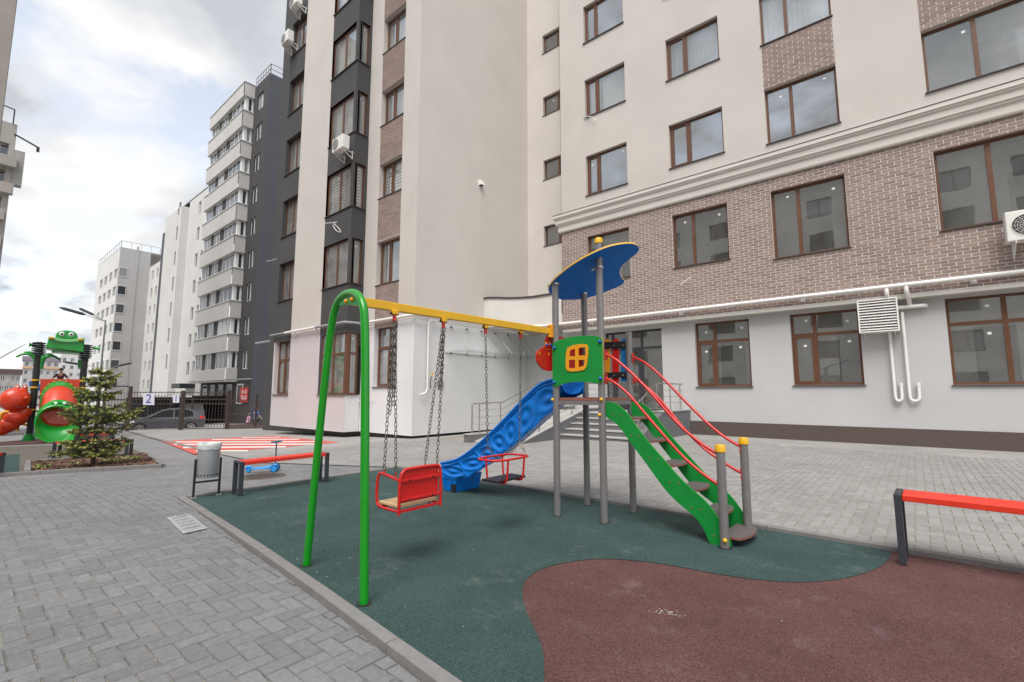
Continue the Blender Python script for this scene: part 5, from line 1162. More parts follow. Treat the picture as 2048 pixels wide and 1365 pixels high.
# ================================================================== BENCHES, BIN, SCOOTER
def bench(label, p0, p1, nrm, hgt, depth, n_slat=3, group='red slat benches', t=.075):
    """p0,p1: near-edge end points on the ground, nrm: unit vector across the bench"""
    p0, p1, nrm = Vector(p0), Vector(p1), Vector(nrm); d = (p1 - p0).normalized(); root = thing('bench', label, 'bench', (p0 + p1) / 2 + nrm * depth / 2, group)
    for q, s in ((p0, 1), (p1, -1)):
        a, b = q, q + nrm * depth; zb_ = q.z; m = MB()
        for r_ in (a + nrm * t / 2, b - nrm * t / 2): m.bar(r_ + Vector((0, 0, 0)), r_ + Vector((0, 0, hgt - .0)), t * .62, t)
        leg = obj('leg_frame', m, 'charcoal', root, bevel=.003)
        m = MB(); m.bar(a + Vector((0, 0, hgt - t * .28)), b + Vector((0, 0, hgt - t * .28)), t * .63, t * .56); obj('top_rail', m, 'charcoal', leg, bevel=.003)
        m = MB(); m.bar(a + nrm * t + Vector((0, 0, .012)), b - nrm * t + Vector((0, 0, .012)), t * .5, .02); obj('foot_rail', m, 'charcoal', leg)
    wsl = (depth - .012) / n_slat
    for k in range(n_slat):
        c = nrm * (.006 + wsl * (k + .5)); m = MB(); a = p0 + d * .028 + c + Vector((0, 0, hgt - .022)); b = p1 - d * .028 + c + Vector((0, 0, hgt - .022)); m.bar(a, b, wsl - .011, .045); sl_ = obj('slat', m, 'bench_red', root, bevel=.004)
        for q in (a + d * .03, b - d * .03): m = MB(); m.lathe([(.007, .0225), (.007, .025), (.0001, .026)], q, 8); obj('screw', m, 'chrome', sl_)
    return root
g_a = G(1806, 1131); bench('red slat bench with grey legs at the right edge on the red rubber', (g_a.x - .0, g_a.y, 0), (g_a.x + 1.75, g_a.y - .05, 0), (0.03, 1, 0), .525, .34, 4)
l_a = G(482, 991); l_b = G(648, 967); bench('red slat bench beside the grey litter bin at the corner of the green rubber', (-6.72, 2.53, 0), (-6.78, 3.74, 0), (-1, 0, 0), .43, .25, 3, t=.055)
# litter bin
c1, c2 = G(386, 997), G(437, 990); LB = thing('litter_bin', 'grey perforated metal litter bin with bag, slung between two black posts', 'litter bin', ((c1 + c2) / 2))
zt1 = .51
for c in (c1, c2):
    m = MB(); m.bar((c.x, c.y, 0), (c.x, c.y, zt1 - .03), .024, .024, (0, 1, 0)); po = obj('post', m, 'blackmetal', LB, bevel=.002); m = MB(); m.box(c.x - .03, c.x + .03, c.y - .03, c.y + .03, .0, .012); obj('foot', m, 'zinc', po)
m = MB(); m.bar((c1.x, c1.y, .19), (c2.x, c2.y, .19), .022, .022); obj('crossbar', m, 'blackmetal', LB)
bc_ = (c1 + c2) / 2; rb = (c2 - c1).length / 2 - .014; zb0, zb1 = .245, .665
m = MB(); m.lathe([(.0001, 0), (rb - .004, 0), (rb, .01), (rb, zb1 - zb0), (rb - .004, zb1 - zb0), (rb - .006, .02)], (bc_.x, bc_.y, zb0), 32); bo = obj('bucket', m, 'zinc', LB, smooth=40)
for zrow in (.035, .395):
    m = MB()
    for k in range(22):
        a = 6.283 * k / 22; u = Vector((math.cos(a), math.sin(a), 0)); v = Vector((-math.sin(a), math.cos(a), 0)); c = Vector((bc_.x, bc_.y, zb0 + zrow)) + u * (rb + .0012); q = v * .007; up2 = Vector((0, 0, .012)) + v * .005; m.poly([c - q - up2, c + q - up2, c + q + up2, c - q + up2])
    o = obj('slot', m, 'black', bo); o['kind'] = 'stuff'
m = MB(); nn2 = 28; rows_ = [(rb + .006, .355), (rb + .011, .40), (rb + .008, .432), (rb - .002, .437), (rb - .012, .428), (rb - .02, .36)]
for (r_, z) in rows_:
    for k in range(nn2): a = 6.283 * k / nn2; q = r_ + rr.uniform(-.004, .005); m.v.append((bc_.x + q * math.cos(a), bc_.y + q * math.sin(a), zb0 + z + rr.uniform(-.008, .008)))
for i in range(len(rows_) - 1):
    for k in range(nn2): m.f.append([i * nn2 + k, i * nn2 + (k + 1) % nn2, (i + 1) * nn2 + (k + 1) % nn2, (i + 1) * nn2 + k]); m.m.append(0)
obj('bag', m, 'bag', LB, smooth=70)
# scooter
sc0, sc1 = T(497, 946, .015), T(550, 943, .015); SCO = thing('scooter', 'small blue three wheeled kick scooter with teal grips standing behind the red bench', 'scooter', (sc0 + sc1) / 2)
d = (sc1 - sc0); d.z = 0; Ls = d.length; d.normalize(); sN = Vector((-d.y, d.x, 0)); Zu = Vector((0, 0, 1))
def wheel(par, c, axis, r, w_, tm='scooter_blue', rm='rubber', nm='wheel'):
    axis = Vector(axis).normalized(); m = MB(); m.tube([c - axis * w_ / 2, c + axis * w_ / 2], r * .78, 18); wh = obj(nm, m, tm, par, smooth=40)
    u = axis.orthogonal().normalized(); v = axis.cross(u); m = MB(); m.tube([c + (u * math.cos(6.283 * k / 18) + v * math.sin(6.283 * k / 18)) * r * .84 for k in range(18)], r * .17, 8, True); obj('tyre', m, rm, wh, smooth=60); return wh
z0_ = (sc0.z + sc1.z) / 2; S0 = Vector((sc0.x, sc0.y, z0_)); S1 = Vector((sc1.x, sc1.y, z0_))
wheel(SCO, S0 + Zu * .045, sN, .045, .03); wheel(SCO, S1 + Zu * .065 + sN * .10, sN, .065, .03); wheel(SCO, S1 + Zu * .065 - sN * .10, sN, .065, .03)
m = MB(); dp = [S0 + Zu * .06 + d * .03 + sN * .035, S0 + Zu * .06 + d * .03 - sN * .035, S0 + d * .15 + Zu * .05 - sN * .055, S1 - d * .1 + Zu * .055 - sN * .05, S1 - d * .02 + Zu * .10 - sN * .03, S1 - d * .02 + Zu * .10 + sN * .03, S1 - d * .1 + Zu * .055 + sN * .05, S0 + d * .15 + Zu * .05 + sN * .055]; m.prism(dp, Zu * .022); obj('deck', m, 'scooter_blue', SCO, bevel=.006)
m = MB(); m.tube(smoothpath([S0 + Zu * .085 + d * .05, S0 + Zu * .105 - d * .0, S0 + Zu * .08 - d * .05], 2), .02, 8); obj('brake_guard', m, 'scooter_blue', SCO, smooth=60)
m = MB(); m.tube([S1 - sN * .12 + Zu * .065, S1 + sN * .12 + Zu * .065], .012, 8); m.sphere(S1 + Zu * .10 - d * .005, .045, 10, 6, (1, 1, 1)); obj('front_axle', m, 'scooter_blue', SCO, smooth=60)
ztop = VZ(544, 884, S1.x, S1.y); m = MB(); m.tube([S1 + Zu * .1, Vector((S1.x, S1.y, ztop - .06))], .0115, 8); obj('steering_column', m, 'blackmetal', SCO, smooth=60)
m = MB(); m.tube([Vector((S1.x, S1.y, ztop)) - (d * .55 + sN * .83) * .12, Vector((S1.x, S1.y, ztop)) + (d * .55 + sN * .83) * .12], .016, 8); m.tube([Vector((S1.x, S1.y, ztop - .07)), Vector((S1.x, S1.y, ztop))], .014, 8); obj('handlebar', m, 'teal', SCO, smooth=60)
# ================================================================== ENTRANCE STAIRS, RAMP, RAILS
ST = thing('entrance_stairs', 'grey granite entrance steps with side ramp and steel handrails', 'stairs', (-7, 12.5, 0))
ZL = .735; SX0, SX1 = -8.12, -5.92; YB0 = 11.76; nst = 5; zb_ = pzl(-7.2) - .03; rise = (ZL - zb_) / nst
for i in range(nst):
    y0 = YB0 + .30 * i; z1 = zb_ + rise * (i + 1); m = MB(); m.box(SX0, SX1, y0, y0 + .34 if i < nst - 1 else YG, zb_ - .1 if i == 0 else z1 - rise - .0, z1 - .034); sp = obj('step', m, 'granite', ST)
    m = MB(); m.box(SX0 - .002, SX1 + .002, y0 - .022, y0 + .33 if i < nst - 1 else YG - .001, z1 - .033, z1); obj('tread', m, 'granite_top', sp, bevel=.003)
m = MB(); m.prism([(SX1 + .004, YB0 + .1, -.1), (SX1 + .004, YG, -.1), (SX1 + .004, YG, .78), (SX1 + .004, YB0 + 1.45, .78), (SX1 + .004, YB0 + .1, .22)], (.36, 0, 0)); obj('cheek_wall', m, 'granite', ST)
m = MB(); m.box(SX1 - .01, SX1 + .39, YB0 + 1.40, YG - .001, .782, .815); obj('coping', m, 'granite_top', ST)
# ramp
RX0, RX1 = -9.86, -8.34; zr0 = zg(-9) + .02
m = MB(); m.prism([(SX0 - .006, 9.9, zr0 - .1), (SX0 - .006, YG, -.2), (SX0 - .006, YG, ZL + .09), (SX0 - .006, 13.3, ZL + .09), (SX0 - .006, 9.9, zr0 + .03)], (-.22, 0, 0)); obj('cheek_wall', m, 'granite', ST)
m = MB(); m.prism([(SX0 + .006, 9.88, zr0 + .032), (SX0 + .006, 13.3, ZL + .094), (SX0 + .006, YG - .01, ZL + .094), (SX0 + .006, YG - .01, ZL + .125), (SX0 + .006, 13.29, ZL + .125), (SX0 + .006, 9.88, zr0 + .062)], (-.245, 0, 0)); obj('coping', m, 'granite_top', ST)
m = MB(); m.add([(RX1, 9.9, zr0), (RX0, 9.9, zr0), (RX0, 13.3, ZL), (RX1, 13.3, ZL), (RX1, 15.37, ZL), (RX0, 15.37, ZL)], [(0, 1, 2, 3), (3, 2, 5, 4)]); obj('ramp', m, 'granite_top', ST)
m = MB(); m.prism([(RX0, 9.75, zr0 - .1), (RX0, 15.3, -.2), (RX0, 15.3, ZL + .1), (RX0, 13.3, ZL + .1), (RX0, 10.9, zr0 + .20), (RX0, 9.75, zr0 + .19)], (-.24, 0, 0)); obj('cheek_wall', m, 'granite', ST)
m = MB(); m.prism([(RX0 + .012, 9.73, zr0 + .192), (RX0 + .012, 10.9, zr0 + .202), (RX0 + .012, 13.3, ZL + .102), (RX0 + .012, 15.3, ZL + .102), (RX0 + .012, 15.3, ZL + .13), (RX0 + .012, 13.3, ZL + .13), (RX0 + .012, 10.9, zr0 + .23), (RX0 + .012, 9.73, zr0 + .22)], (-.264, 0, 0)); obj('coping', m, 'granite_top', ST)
def railing(x, pts, hgt, posts):
    """pts: (y, z of foot line); posts: list of y"""
    ys = [p[0] for p in pts]; zs = [p[1] for p in pts]; fz = lambda y: float(np.interp(y, ys, zs))
    m = MB(); P_ = [Vector((x, p[0], p[1] + hgt)) for p in pts]; m.tube([Vector((x, ys[0], zs[0]))] + smoothpath([Vector((x, ys[0], zs[0] + hgt - .08)), Vector((x, ys[0], zs[0] + hgt)), Vector((x, ys[0] + .08, fz(ys[0] + .08) + hgt))], 2) + P_[1:], .022, 8); r_ = obj('handrail', m, 'chrome', ST, smooth=50)
    for f in (.28, .52, .76): m = MB(); m.tube([Vector((x, p[0] + (.2 if i == 0 else 0), fz(p[0] + (.2 if i == 0 else 0)) + hgt * f)) for i, p in enumerate(pts)], .008, 6); obj('rail_bar', m, 'chrome', r_, smooth=50)
    for y in posts:
        m = MB(); m.tube([(x, y, fz(y) - .01), (x, y, fz(y) + hgt)], .017, 8); p_ = obj('rail_post', m, 'chrome', r_, smooth=50); m = MB(); m.lathe([(.045, 0), (.045, .012), (.02, .016)], (x, y, fz(y)), 10); obj('rosette', m, 'chrome', p_)
railing(RX0 - .11, [(9.95, zr0 + .22), (11.3, zr0 + .25), (13.3, ZL + .13), (15.2, ZL + .13)], .86, [10.25, 11.2, 12.2, 13.25, 14.3])
railing(SX0 - .11, [(10.05, zr0 + .08), (13.3, ZL + .125), (15.2, ZL + .125)], .80, [10.4, 10.9, 11.75, 12.6, 13.35, 14.3])
railing(SX1 + .2, [(YB0 + .2, .26), (YB0 + 1.45, .815), (15.2, .815)], .80, [YB0 + .5, YB0 + 1.45, 14.2, 15.0])
# ================================================================== GLASS CANOPY ON THE TOWER'S SIDE
CN = thing('glass_canopy', 'clear glass canopy hung on thin steel rods from the white side wall', 'canopy', (XT_, 14.5, 2.9))
yk = [12.15 + .83 * k for k in range(6)]
for k, y in enumerate(yk):
    a = Vector((XT_ + .01, y, 3.84)); b = Vector((XT_ + .95, y - .0, 2.93)); m = MB(); m.tube([a, b], .009, 6); ro = obj('rod', m, 'chrome', CN)
    m = MB(); m.lathe([(.0001, -.02), (.045, -.02), (.045, .02), (.0001, .02)], a, 10); obj('anchor', m, 'darkframe', ro)
    m = MB(); m.sphere(Vector((XT_ + .03, y, 2.84)), .035, 8, 5); obj('clamp', m, 'darkframe', CN, smooth=60)
for k in range(3):
    y0 = 11.85 + k * 1.72; m = MB(); m.box(XT_ + .02, XT_ + 1.15, y0, y0 + 1.70, 2.885, 2.897); obj('glass_sheet', m, 'glass_canopy', CN)
m = MB(); m.bar((XT_ + .015, 11.85, 2.87), (XT_ + .015, 16.9, 2.87), .03, .03); obj('wall_rail', m, 'acwhite', CN)
# ================================================================== PIPES AND FITTINGS ON THE WALLS
GP = thing('gas_pipe', 'white gas pipe running along the brick band and round the corner tower', 'pipe', (-4, 14.9, 3.95))
YP = YF_ - .13; ZP = 3.97
m = MB(); m.tube(smoothpath([(XRT, YP, ZP), (-10.3, YP, ZP), (-10.9, YP + .02, ZP), (-11.6, 15.0, 4.0), (XT_ + .16, 14.5, 4.04), (XT_ + .16, 13.9, 4.06)], 2) + [Vector((XT_ + .16, 11.0, 4.06))] + smoothpath([(XT_ + .16, 10.6, 4.06), (XT_ + .16, YTW - .16, 4.06), (XT_ - .4, YTW - .16, 4.06)], 2) + [Vector((-16.3, YTW - .16, 4.06))], .055, 12); pw = obj('pipe', m, 'pipewhite', GP, smooth=50)
m = MB(); m.tube([Vector((-16.3, YTW - .16, 4.06)), Vector((-16.5, YTW - .16, 4.06)), Vector((-16.5, YBY + .1, 4.06)), Vector((-16.62, YBY - .14, 4.06)), Vector((-18.9, YBY - .14, 4.06))], .05, 10); obj('pipe', m, 'pipegrey', GP, smooth=30)
m = MB(); m.tube([Vector((-18.9, YBY - .14, 4.06)), Vector((-21.7, YBY - .14, 4.06))], .055, 12); obj('pipe', m, 'pipewhite', GP, smooth=50)
m = MB(); m.tube([Vector((-21.7, YBY - .14, 4.06)), Vector((-23.2, YBY - .14, 4.06))], .04, 10); obj('pipe', m, 'pipegrey', GP, smooth=50)
m = MB(); m.tube([(-22.9, YBY - .3, 3.75), (-24.4, YBY - .3, 3.75)], .05, 10); obj('pipe', m, 'pipegrey', GP, smooth=50)
for x in (4.2, 1.2, -2.2, -5.6, -8.9): m = MB(); m.box(x - .02, x + .02, YP - .01, YF_, ZP - .10, ZP - .05); m.box(x - .06, x + .06, YF_ - .035, YF_ - .02, ZP - .14, ZP - .04); obj('bracket', m, 'pipewhite', GP)
for y in (11.2, 14.0): m = MB(); m.box(XT_, XT_ + .2, y - .03, y + .03, 3.94, 4.0); obj('bracket', m, 'pipewhite', GP)
for x in (-18.9, -20.8): m = MB(); m.box(x - .05, x + .05, YBY - .18, YBY, 3.94, 4.0); obj('bracket', m, 'pipewhite', GP)
RS = thing('riser_pipe', 'white riser pipe with yellow valve on the white corner wall behind the swings', 'pipe', (XT_ + .1, 10.85, 1.2))
m = MB(); m.tube([(XT_ + .12, 10.95, 4.0)] + smoothpath([(XT_ + .12, 10.95, 1.7), (XT_ + .12, 10.95, 1.42), (XT_ + .12, 10.8, 1.3), (XT_ + .12, 10.62, 1.28)], 2), .034, 10); obj('pipe', m, 'pipewhite', RS, smooth=50)
m = MB(); m.tube([(XT_ + .10, 11.12, 1.5), (XT_ + .10, 11.1, 1.75), (XT_ + .10, 11.16, 1.95)], .015, 6); va = obj('valve_pipe', m, 'blackmetal', RS); m = MB(); m.tube([(XT_ + .12, 11.15, 1.93), (XT_ + .12, 11.18, 2.08)], .025, 6); obj('valve', m, 'yellow', va)
VH = thing('vent_hood', 'small white vent hood high on the blank beige side wall', 'vent', (XT_, 13.67, 10.1)); m = MB(); m.prism([(XT_, 13.58, 10.0), (XT_ + .16, 13.58, 10.0), (XT_ + .14, 13.58, 10.08), (XT_, 13.58, 10.25)], (0, .2, 0)); obj('hood', m, 'pipewhite', VH); m = MB(); m.box(XT_ + .01, XT_ + .145, 13.60, 13.76, 9.992, 10.0); obj('grille', m, 'darkframe', VH)
EG = thing('exhaust_grille', 'round grey exhaust grille on the white wall behind the swing chain', 'vent', (XT_, 11.65, 1.66))
def disc(m, c, u, v, r, n=20): return m.poly([Vector(c) + Vector(u) * r * math.cos(6.283 * k / n) + Vector(v) * r * math.sin(6.283 * k / n) for k in range(n)])
m = MB(); disc(m, (XT_ + .02, 11.65, 1.66), (0, 1, 0), (0, 0, 1), .15); m.tube([Vector((XT_ + .02, 11.65 + .15 * math.cos(6.283 * k / 20), 1.66 + .15 * math.sin(6.283 * k / 20))) for k in range(20)], .015, 6, True); gr = obj('flange', m, 'zinc', EG)
for z in (-.09, -.03, .03, .09): m = MB(); m.bar((XT_ + .03, 11.65 - .11, 1.66 + z), (XT_ + .03, 11.65 + .11, 1.66 + z), .012, .02); obj('slat', m, 'pipegrey', gr)
# air conditioners
def aircon(label, c, w_=.82, hh=.56, dp=.3, fan=-.16):
    c = Vector(c); r_ = thing('air_conditioner', label, 'air conditioner', c, 'outdoor air conditioner units'); m = MB(); m.box(c.x - w_ / 2, c.x + w_ / 2, c.y - dp / 2, c.y + dp / 2, c.z, c.z + hh); bo_ = obj('casing', m, 'acwhite', r_, bevel=.02)
    fc = Vector((c.x + fan, c.y - dp / 2 - .004, c.z + hh / 2)); m = MB(); disc(m, fc, (1, 0, 0), (0, 0, 1), .225); gr_ = obj('fan_opening', m, 'darkframe', r_)
    for q in (.06, .10, .14, .18, .225): m = MB(); m.tube([fc + Vector((q * math.cos(6.283 * k / 22), -.01, q * math.sin(6.283 * k / 22))) for k in range(22)], .004, 4, True); obj('grille_ring', m, 'acwhite', gr_)
    for k in range(12): a = 6.283 * k / 12; m = MB(); m.tube([fc + Vector((.045 * math.cos(a), -.012, .045 * math.sin(a))), fc + Vector((.225 * math.cos(a), -.012, .225 * math.sin(a)))], .0035, 4); obj('grille_spoke', m, 'acwhite', gr_)
    for s in (-.3, .3): m = MB(); m.bar((c.x + s, c.y - dp / 2, c.z - .02), (c.x + s, c.y + dp / 2 + .25, c.z - .02), .03, .03); m.bar((c.x + s, c.y - dp / 2 + .05, c.z - .02), (c.x + s, c.y + dp / 2 + .2, c.z - .28), .025, .025); m.bar((c.x + s, c.y + dp / 2 + .2, c.z - .3), (c.x + s, c.y + dp / 2 + .2, c.z + .05), .03, .03); obj('wall_bracket', m, 'acwhite', r_)
    return r_
q = PY(681, 303, 9.35); aircon('white air conditioner on the dark bay between corner windows', (q.x, 9.35, q.z))
q = PY(575, 88, 9.35); aircon('white air conditioner jutting from the left edge of the dark tower', (q.x, 9.35, q.z), .7)
q = PY(592, 14, 9.35); aircon('white air conditioner at the top edge of the picture on the dark tower', (q.x, 9.35, q.z), .7)
q = PY(2012, 490, 14.7); aircon('white air conditioner on brackets below the brick wall window at right edge', (q.x + .44, 14.7, q.z + .02), .86, .66, .32, -.12)
# louvred box and bent ducts
LV = thing('louvre_box', 'white louvred metal box on the white wall between two ground floor windows', 'louvre', (-.59, YG, 2.85)); x0, x1, z0, z1 = -1.0, -.19, 2.86, 3.70; yf = YG - .42
m = MB(); m.box(x0, x0 + .03, yf, YG, z0, z1); m.box(x1 - .03, x1, yf, YG, z0, z1); m.box(x0 + .03, x1 - .03, yf, YG, z0, z0 + .03); m.box(x0 + .03, x1 - .03, yf, YG, z1 - .03, z1); obj('frame', m, 'pipewhite', LV)
m = MB(); m.box(x0 + .03, x1 - .03, yf + .12, yf + .13, z0 + .03, z1 - .03); obj('backing', m, 'darkframe', LV)
for k in range(11):
    z = z0 + .06 + k * .069; m = MB(); m.prism([(x0 + .03, yf + .004, z), (x0 + .03, yf + .012, z - .006), (x0 + .03, yf + .075, z + .042), (x0 + .03, yf + .068, z + .05)], (x1 - x0 - .06, 0, 0)); obj('slat', m, 'pipewhite', LV)
for x in (x0 + .1, x1 - .1): m = MB(); m.bar((x, yf + .03, z0 - .012), (x, YG, z0 - .012), .03, .03); m.bar((x, YG - .02, z0 - .12), (x, YG - .02, z0), .03, .03); obj('wall_bracket', m, 'acwhite', LV)
DU = thing('duct_pipe', 'pair of white U shaped duct pipes hanging on the white wall by the louvre', 'pipe', (0, YG - .1, 1.2)); yd = YG - .09
for xa, xb, zt_ in ((-.40, -.27, 2.86), (-.12, .06, 3.35)):
    zz0 = 1.17; m = MB(); m.tube([Vector((xa, yd, zt_))] + smoothpath([(xa, yd, zz0 + .16), (xa, yd, zz0), ((xa + xb) / 2, yd, zz0 - .05), (xb, yd, zz0), (xb, yd, zz0 + .16)], 2) + [Vector((xb, yd, zz0 + .38 if xa < -.3 else 1.55))], .034, 10); obj('pipe', m, 'pipewhite', DU, smooth=50)
    m = MB(); m.tube([(xb, yd, 1.50), (xb, yd, 1.58)], .042, 10); obj('coupling', m, 'pipewhite', DU)
m = MB(); m.tube(smoothpath([(x1, yd - .05, 3.46), (.15, yd - .05, 3.46), (.32, yd - .05, 3.46), (.34, yd + .05, 3.46)], 1), .05, 10); obj('pipe', m, 'pipewhite', DU, smooth=50)
for x in (-.38, .0): m = MB(); m.tube(smoothpath([(x, YP, ZP - .03), (x, YP - .02, ZP - .2), (x + .04, yd - .1, ZP - .38), (x + .04, yd, 3.48)], 2), .048, 10); obj('pipe', m, 'pipewhite', DU, smooth=50)
# loose cable ends
def cable(label, pts, pl_, group='loose cable ends on the walls'):
    P_ = [pl_(*p) for p in pts]; m = MB(); m.tube(smoothpath(P_, 2), .013, 6); o = obj('loose_cable', m, 'pipewhite', None, smooth=60); tag(o, label, 'cable', group)
cable('white cable loop sticking out of the dark bay below striped blinds', [(651, 447), (664, 446), (676, 444), (664, 449), (672, 462), (682, 466), (680, 459), (668, 448)], lambda a, b: PY(a, b, 9.55))
cable('pair of short white wire ends on the white base below the bay window', [(706, 796), (712, 799), (718, 802), (731, 802), (738, 799), (746, 794)], lambda a, b: PY(a, b, 10.3))
cable('short white cable end on the dark wall left of the beige pillar', [(533, 523), (545, 521), (553, 518)], lambda a, b: PY(a, b, 10.9))
cable('bundle of white cable ends sticking out of the brick below a window', [(1384, 553), (1372, 561), (1360, 570)], lambda a, b: PY(a, b, 14.9))
cable('white cable end under a small upper window of the beige facade', [(1170, 239), (1172, 233), (1181, 233), (1192, 241)], lambda a, b: PY(a, b, 14.98))
# ================================================================== FENCE, GATE, SIGNS, CARS BEYOND
ZF = 28.0
def Q(px, py, zc=ZF): return ZQ(px, py, zc)
FE = thing('sliding_gate', 'brown steel bar gate with number signs across the driveway', 'gate', Q(355, 862))
for px, ya_, yb_, w_ in ((258, 773, 864, .17), (364, 782, 858, .19), (456, 782, 857, .19)):
    m = MB(); a = Q(px, yb_); b = Q(px, ya_); a.x = b.x = (a.x + b.x) / 2; a.y = b.y = (a.y + b.y) / 2; a.z -= .3; m.bar(a, b, w_, w_, (0, 1, 0)); obj('post', m, 'fence', FE)
for xa, xb in ((261, 362), (366, 454)):
    for py in (785, 799, 808, 840, 857): m = MB(); m.bar(Q(xa, py), Q(xb, py), .04, .045); obj('rail', m, 'fence', FE)
bm_ = None
nb_ = 0; x = 266.0
while x < 454:
    if abs(x - 364) > 3:
        a, b = Q(x, 857), Q(x, 785); a.x = b.x = (a.x + b.x) / 2; a.y = b.y = (a.y + b.y) / 2
        if bm_ is None: m = MB(); m.bar((0, 0, 0), (0, 0, b.z - a.z), .02, .02, (0, 1, 0)); bm_ = m.mesh('bar', 'fence')
        link('bar', bm_, FE, loc=a - FE.location)
    x += 6.1
FR = thing('bar_fence', 'brown steel bar fence standing on a low concrete wall right of the gate', 'fence', Q(495, 862))
for px in (459, 514): m = MB(); a, b = Q(px, 852), Q(px, 790); a.x = b.x; a.y = b.y; m.bar(a, b, .1, .1, (0, 1, 0)); obj('post', m, 'fence', FR)
for py in (801, 829, 847): m = MB(); m.bar(Q(457, py), Q(528, py), .05, .06); obj('rail', m, 'fence', FR)
x = 463.0
while x < 528: a = Q(x, 849); a2 = Q(x, 800); a.x = a2.x; a.y = a2.y; link('bar', bm_, FR, loc=a - FR.location + Vector((0, 0, .1))); x += 6.1
m = MB(); a, b = Q(454, 851), Q(540, 848); c, d_ = Q(454, 864), Q(540, 860); m.prism([c, d_, b, a], _fw * .25); obj('low_wall', m, 'plinth', FR)
FL = thing('bar_fence', 'taller brown fence bay left of the gate behind the fir tree', 'fence', Q(215, 866))
for px in (165, 212): m = MB(); a, b = Q(px, 868), Q(px, 773); a.x = b.x; a.y = b.y; m.bar(a, b, .12, .12, (0, 1, 0)); obj('post', m, 'fence', FL)
for py in (773, 800, 858): m = MB(); m.bar(Q(150, py), Q(257, py), .06, .08); obj('rail', m, 'fence', FL)
x = 153.0
while x < 257: a = Q(x, 860); a2 = Q(x, 775); a.x = a2.x; a.y = a2.y; link('bar', bm_, FL, loc=a - FL.location + Vector((0, 0, .1))); x += 6.1
def signboard(label, xa, xb, ya_, yb_, ch):
    zc = ZF - .12; m = MB(); P_ = [Q(xa, yb_, zc), Q(xb, yb_, zc), Q(xb, ya_, zc), Q(xa, ya_, zc)]; r_ = thing('number_sign', label, 'sign', P_[0], 'number signs on the gate'); fhz = Vector((_fw.x, _fw.y, 0)).normalized(); m.prism(P_, fhz * .02); obj('board', m, 'sign', r_)
    c = (P_[0] + P_[2]) / 2 - fhz * .006; text('numeral', ch, (P_[2].z - P_[0].z) * 1.08, 'ink', r_, c, (R(90), 0, YAW), .002).location = -r_.location
signboard('pale square sign with a blue numeral 2 on the brown gate', 286, 308.5, 787, 810.5, '2')
signboard('narrow pale sign with a thin numeral 1 on the brown gate', 345.6, 358.5, 790, 806, '1')
# cars
def car(label, o, d, prof, Wd, paint, wheels, wr, group='cars beyond the gate', glassz=(.95, 1.42), winx=(1.2, 3.75), name='parked_car', tails=True):
    d = Vector(d).normalized(); nn_ = Vector((-d.y, d.x, 0)); o = Vector(o); root = thing(name, label, 'car', o + d * prof[-1][0] * .0, group)
    zmx = max(p[1] for p in prof); hw = lambda z: Wd / 2 * (1 if z < .8 else 1 - .27 * (z - .8) / (zmx - .8))
    def pt(s, z, side, off=0): return o + d * s + Vector((0, 0, z)) + nn_ * side * (hw(z) + off)
    n = len(prof); L_ = [pt(s, z, -1) for s, z in prof]; R_ = [pt(s, z, 1) for s, z in prof]
    m = MB(); m.add(L_ + R_, [(i, (i + 1) % n, n + (i + 1) % n, n + i) for i in range(n)])
    for side, P_ in ((0, L_), (1, R_)):
        for t in tessellate_polygon([[Vector((s, z, 0)) for s, z in prof]]): m.add([P_[i] for i in t], [(0, 1, 2)])
    obj('body', m, paint, root, smooth=35)
    for side in (-1, 1):
        for k, w_ in enumerate(winx):
            m = MB(); m.poly([pt(s, z, side, .035) for s, z in w_]); obj('side_window', m, 'carglass', root)
        for s in wheels:
            c = o + d * s + Vector((0, 0, wr)) + nn_ * side * (Wd / 2 - .08); m = MB(); disc(m, c + nn_ * side * .083, d, (0, 0, 1), wr * 1.13, 24); obj('wheel_arch', m, 'black', root)
            m = MB(); m.tube([c - nn_ * .1, c + nn_ * .1], wr, 24); wh = obj('wheel', m, 'rubber', root, smooth=40); f_ = c + nn_ * side * .104
            m = MB(); disc(m, f_, d, (0, 0, 1), wr * .70, 20); ri = obj('rim', m, 'darkframe', wh); m = MB()
            for q in range(7): a = 6.283 * q / 7; u = d * math.cos(a) + Vector((0, 0, math.sin(a))); m.bar(f_ + nn_ * side * .006, f_ + u * wr * .68 + nn_ * side * .006, .05, .012, nn_)
            m.tube([f_ + nn_ * side * .006 + (d * math.cos(6.283 * q / 20) + Vector((0, 0, math.sin(6.283 * q / 20)))) * wr * .69 for q in range(20)], .018, 5, True); obj('spokes', m, 'alloy', wh)
    return root, pt
cprof = [(.0, .42), (.02, .62), (.14, .74), (.55, .86), (1.05, .96), (1.5, 1.22), (1.85, 1.40), (2.25, 1.49), (2.8, 1.52), (3.35, 1.46), (3.75, 1.32), (3.98, 1.12), (4.16, 1.02), (4.24, .80), (4.22, .50), (4.12, .30), (3.6, .24), (.5, .22), (.1, .28)]
cw = [[(1.36, 1.0), (1.86, 1.34), (2.2, 1.42), (2.48, 1.45), (2.48, 1.0)], [(2.56, 1.0), (2.56, 1.45), (2.95, 1.46), (3.3, 1.41), (3.5, 1.30), (3.55, 1.06), (3.3, 1.0)]]
zcar = 29.6; cc = Q(244, 868, zcar); cd = (_rt * .81 + Vector((_fw.x, _fw.y, 0)).normalized() * .587); cc.z = Q(330, 868, zcar).z
CR, cpt = car('dark grey hatchback passing behind the brown gate', cc, cd, cprof, 1.74, 'carpaint', (.86, 3.46), .315, winx=cw)
m = MB(); m.poly([cpt(s, z, -1, .012) for s, z in ((3.86, .98), (4.12, 1.03), (4.2, .86), (3.95, .84))]); obj('tail_light', m, 'tail', CR)
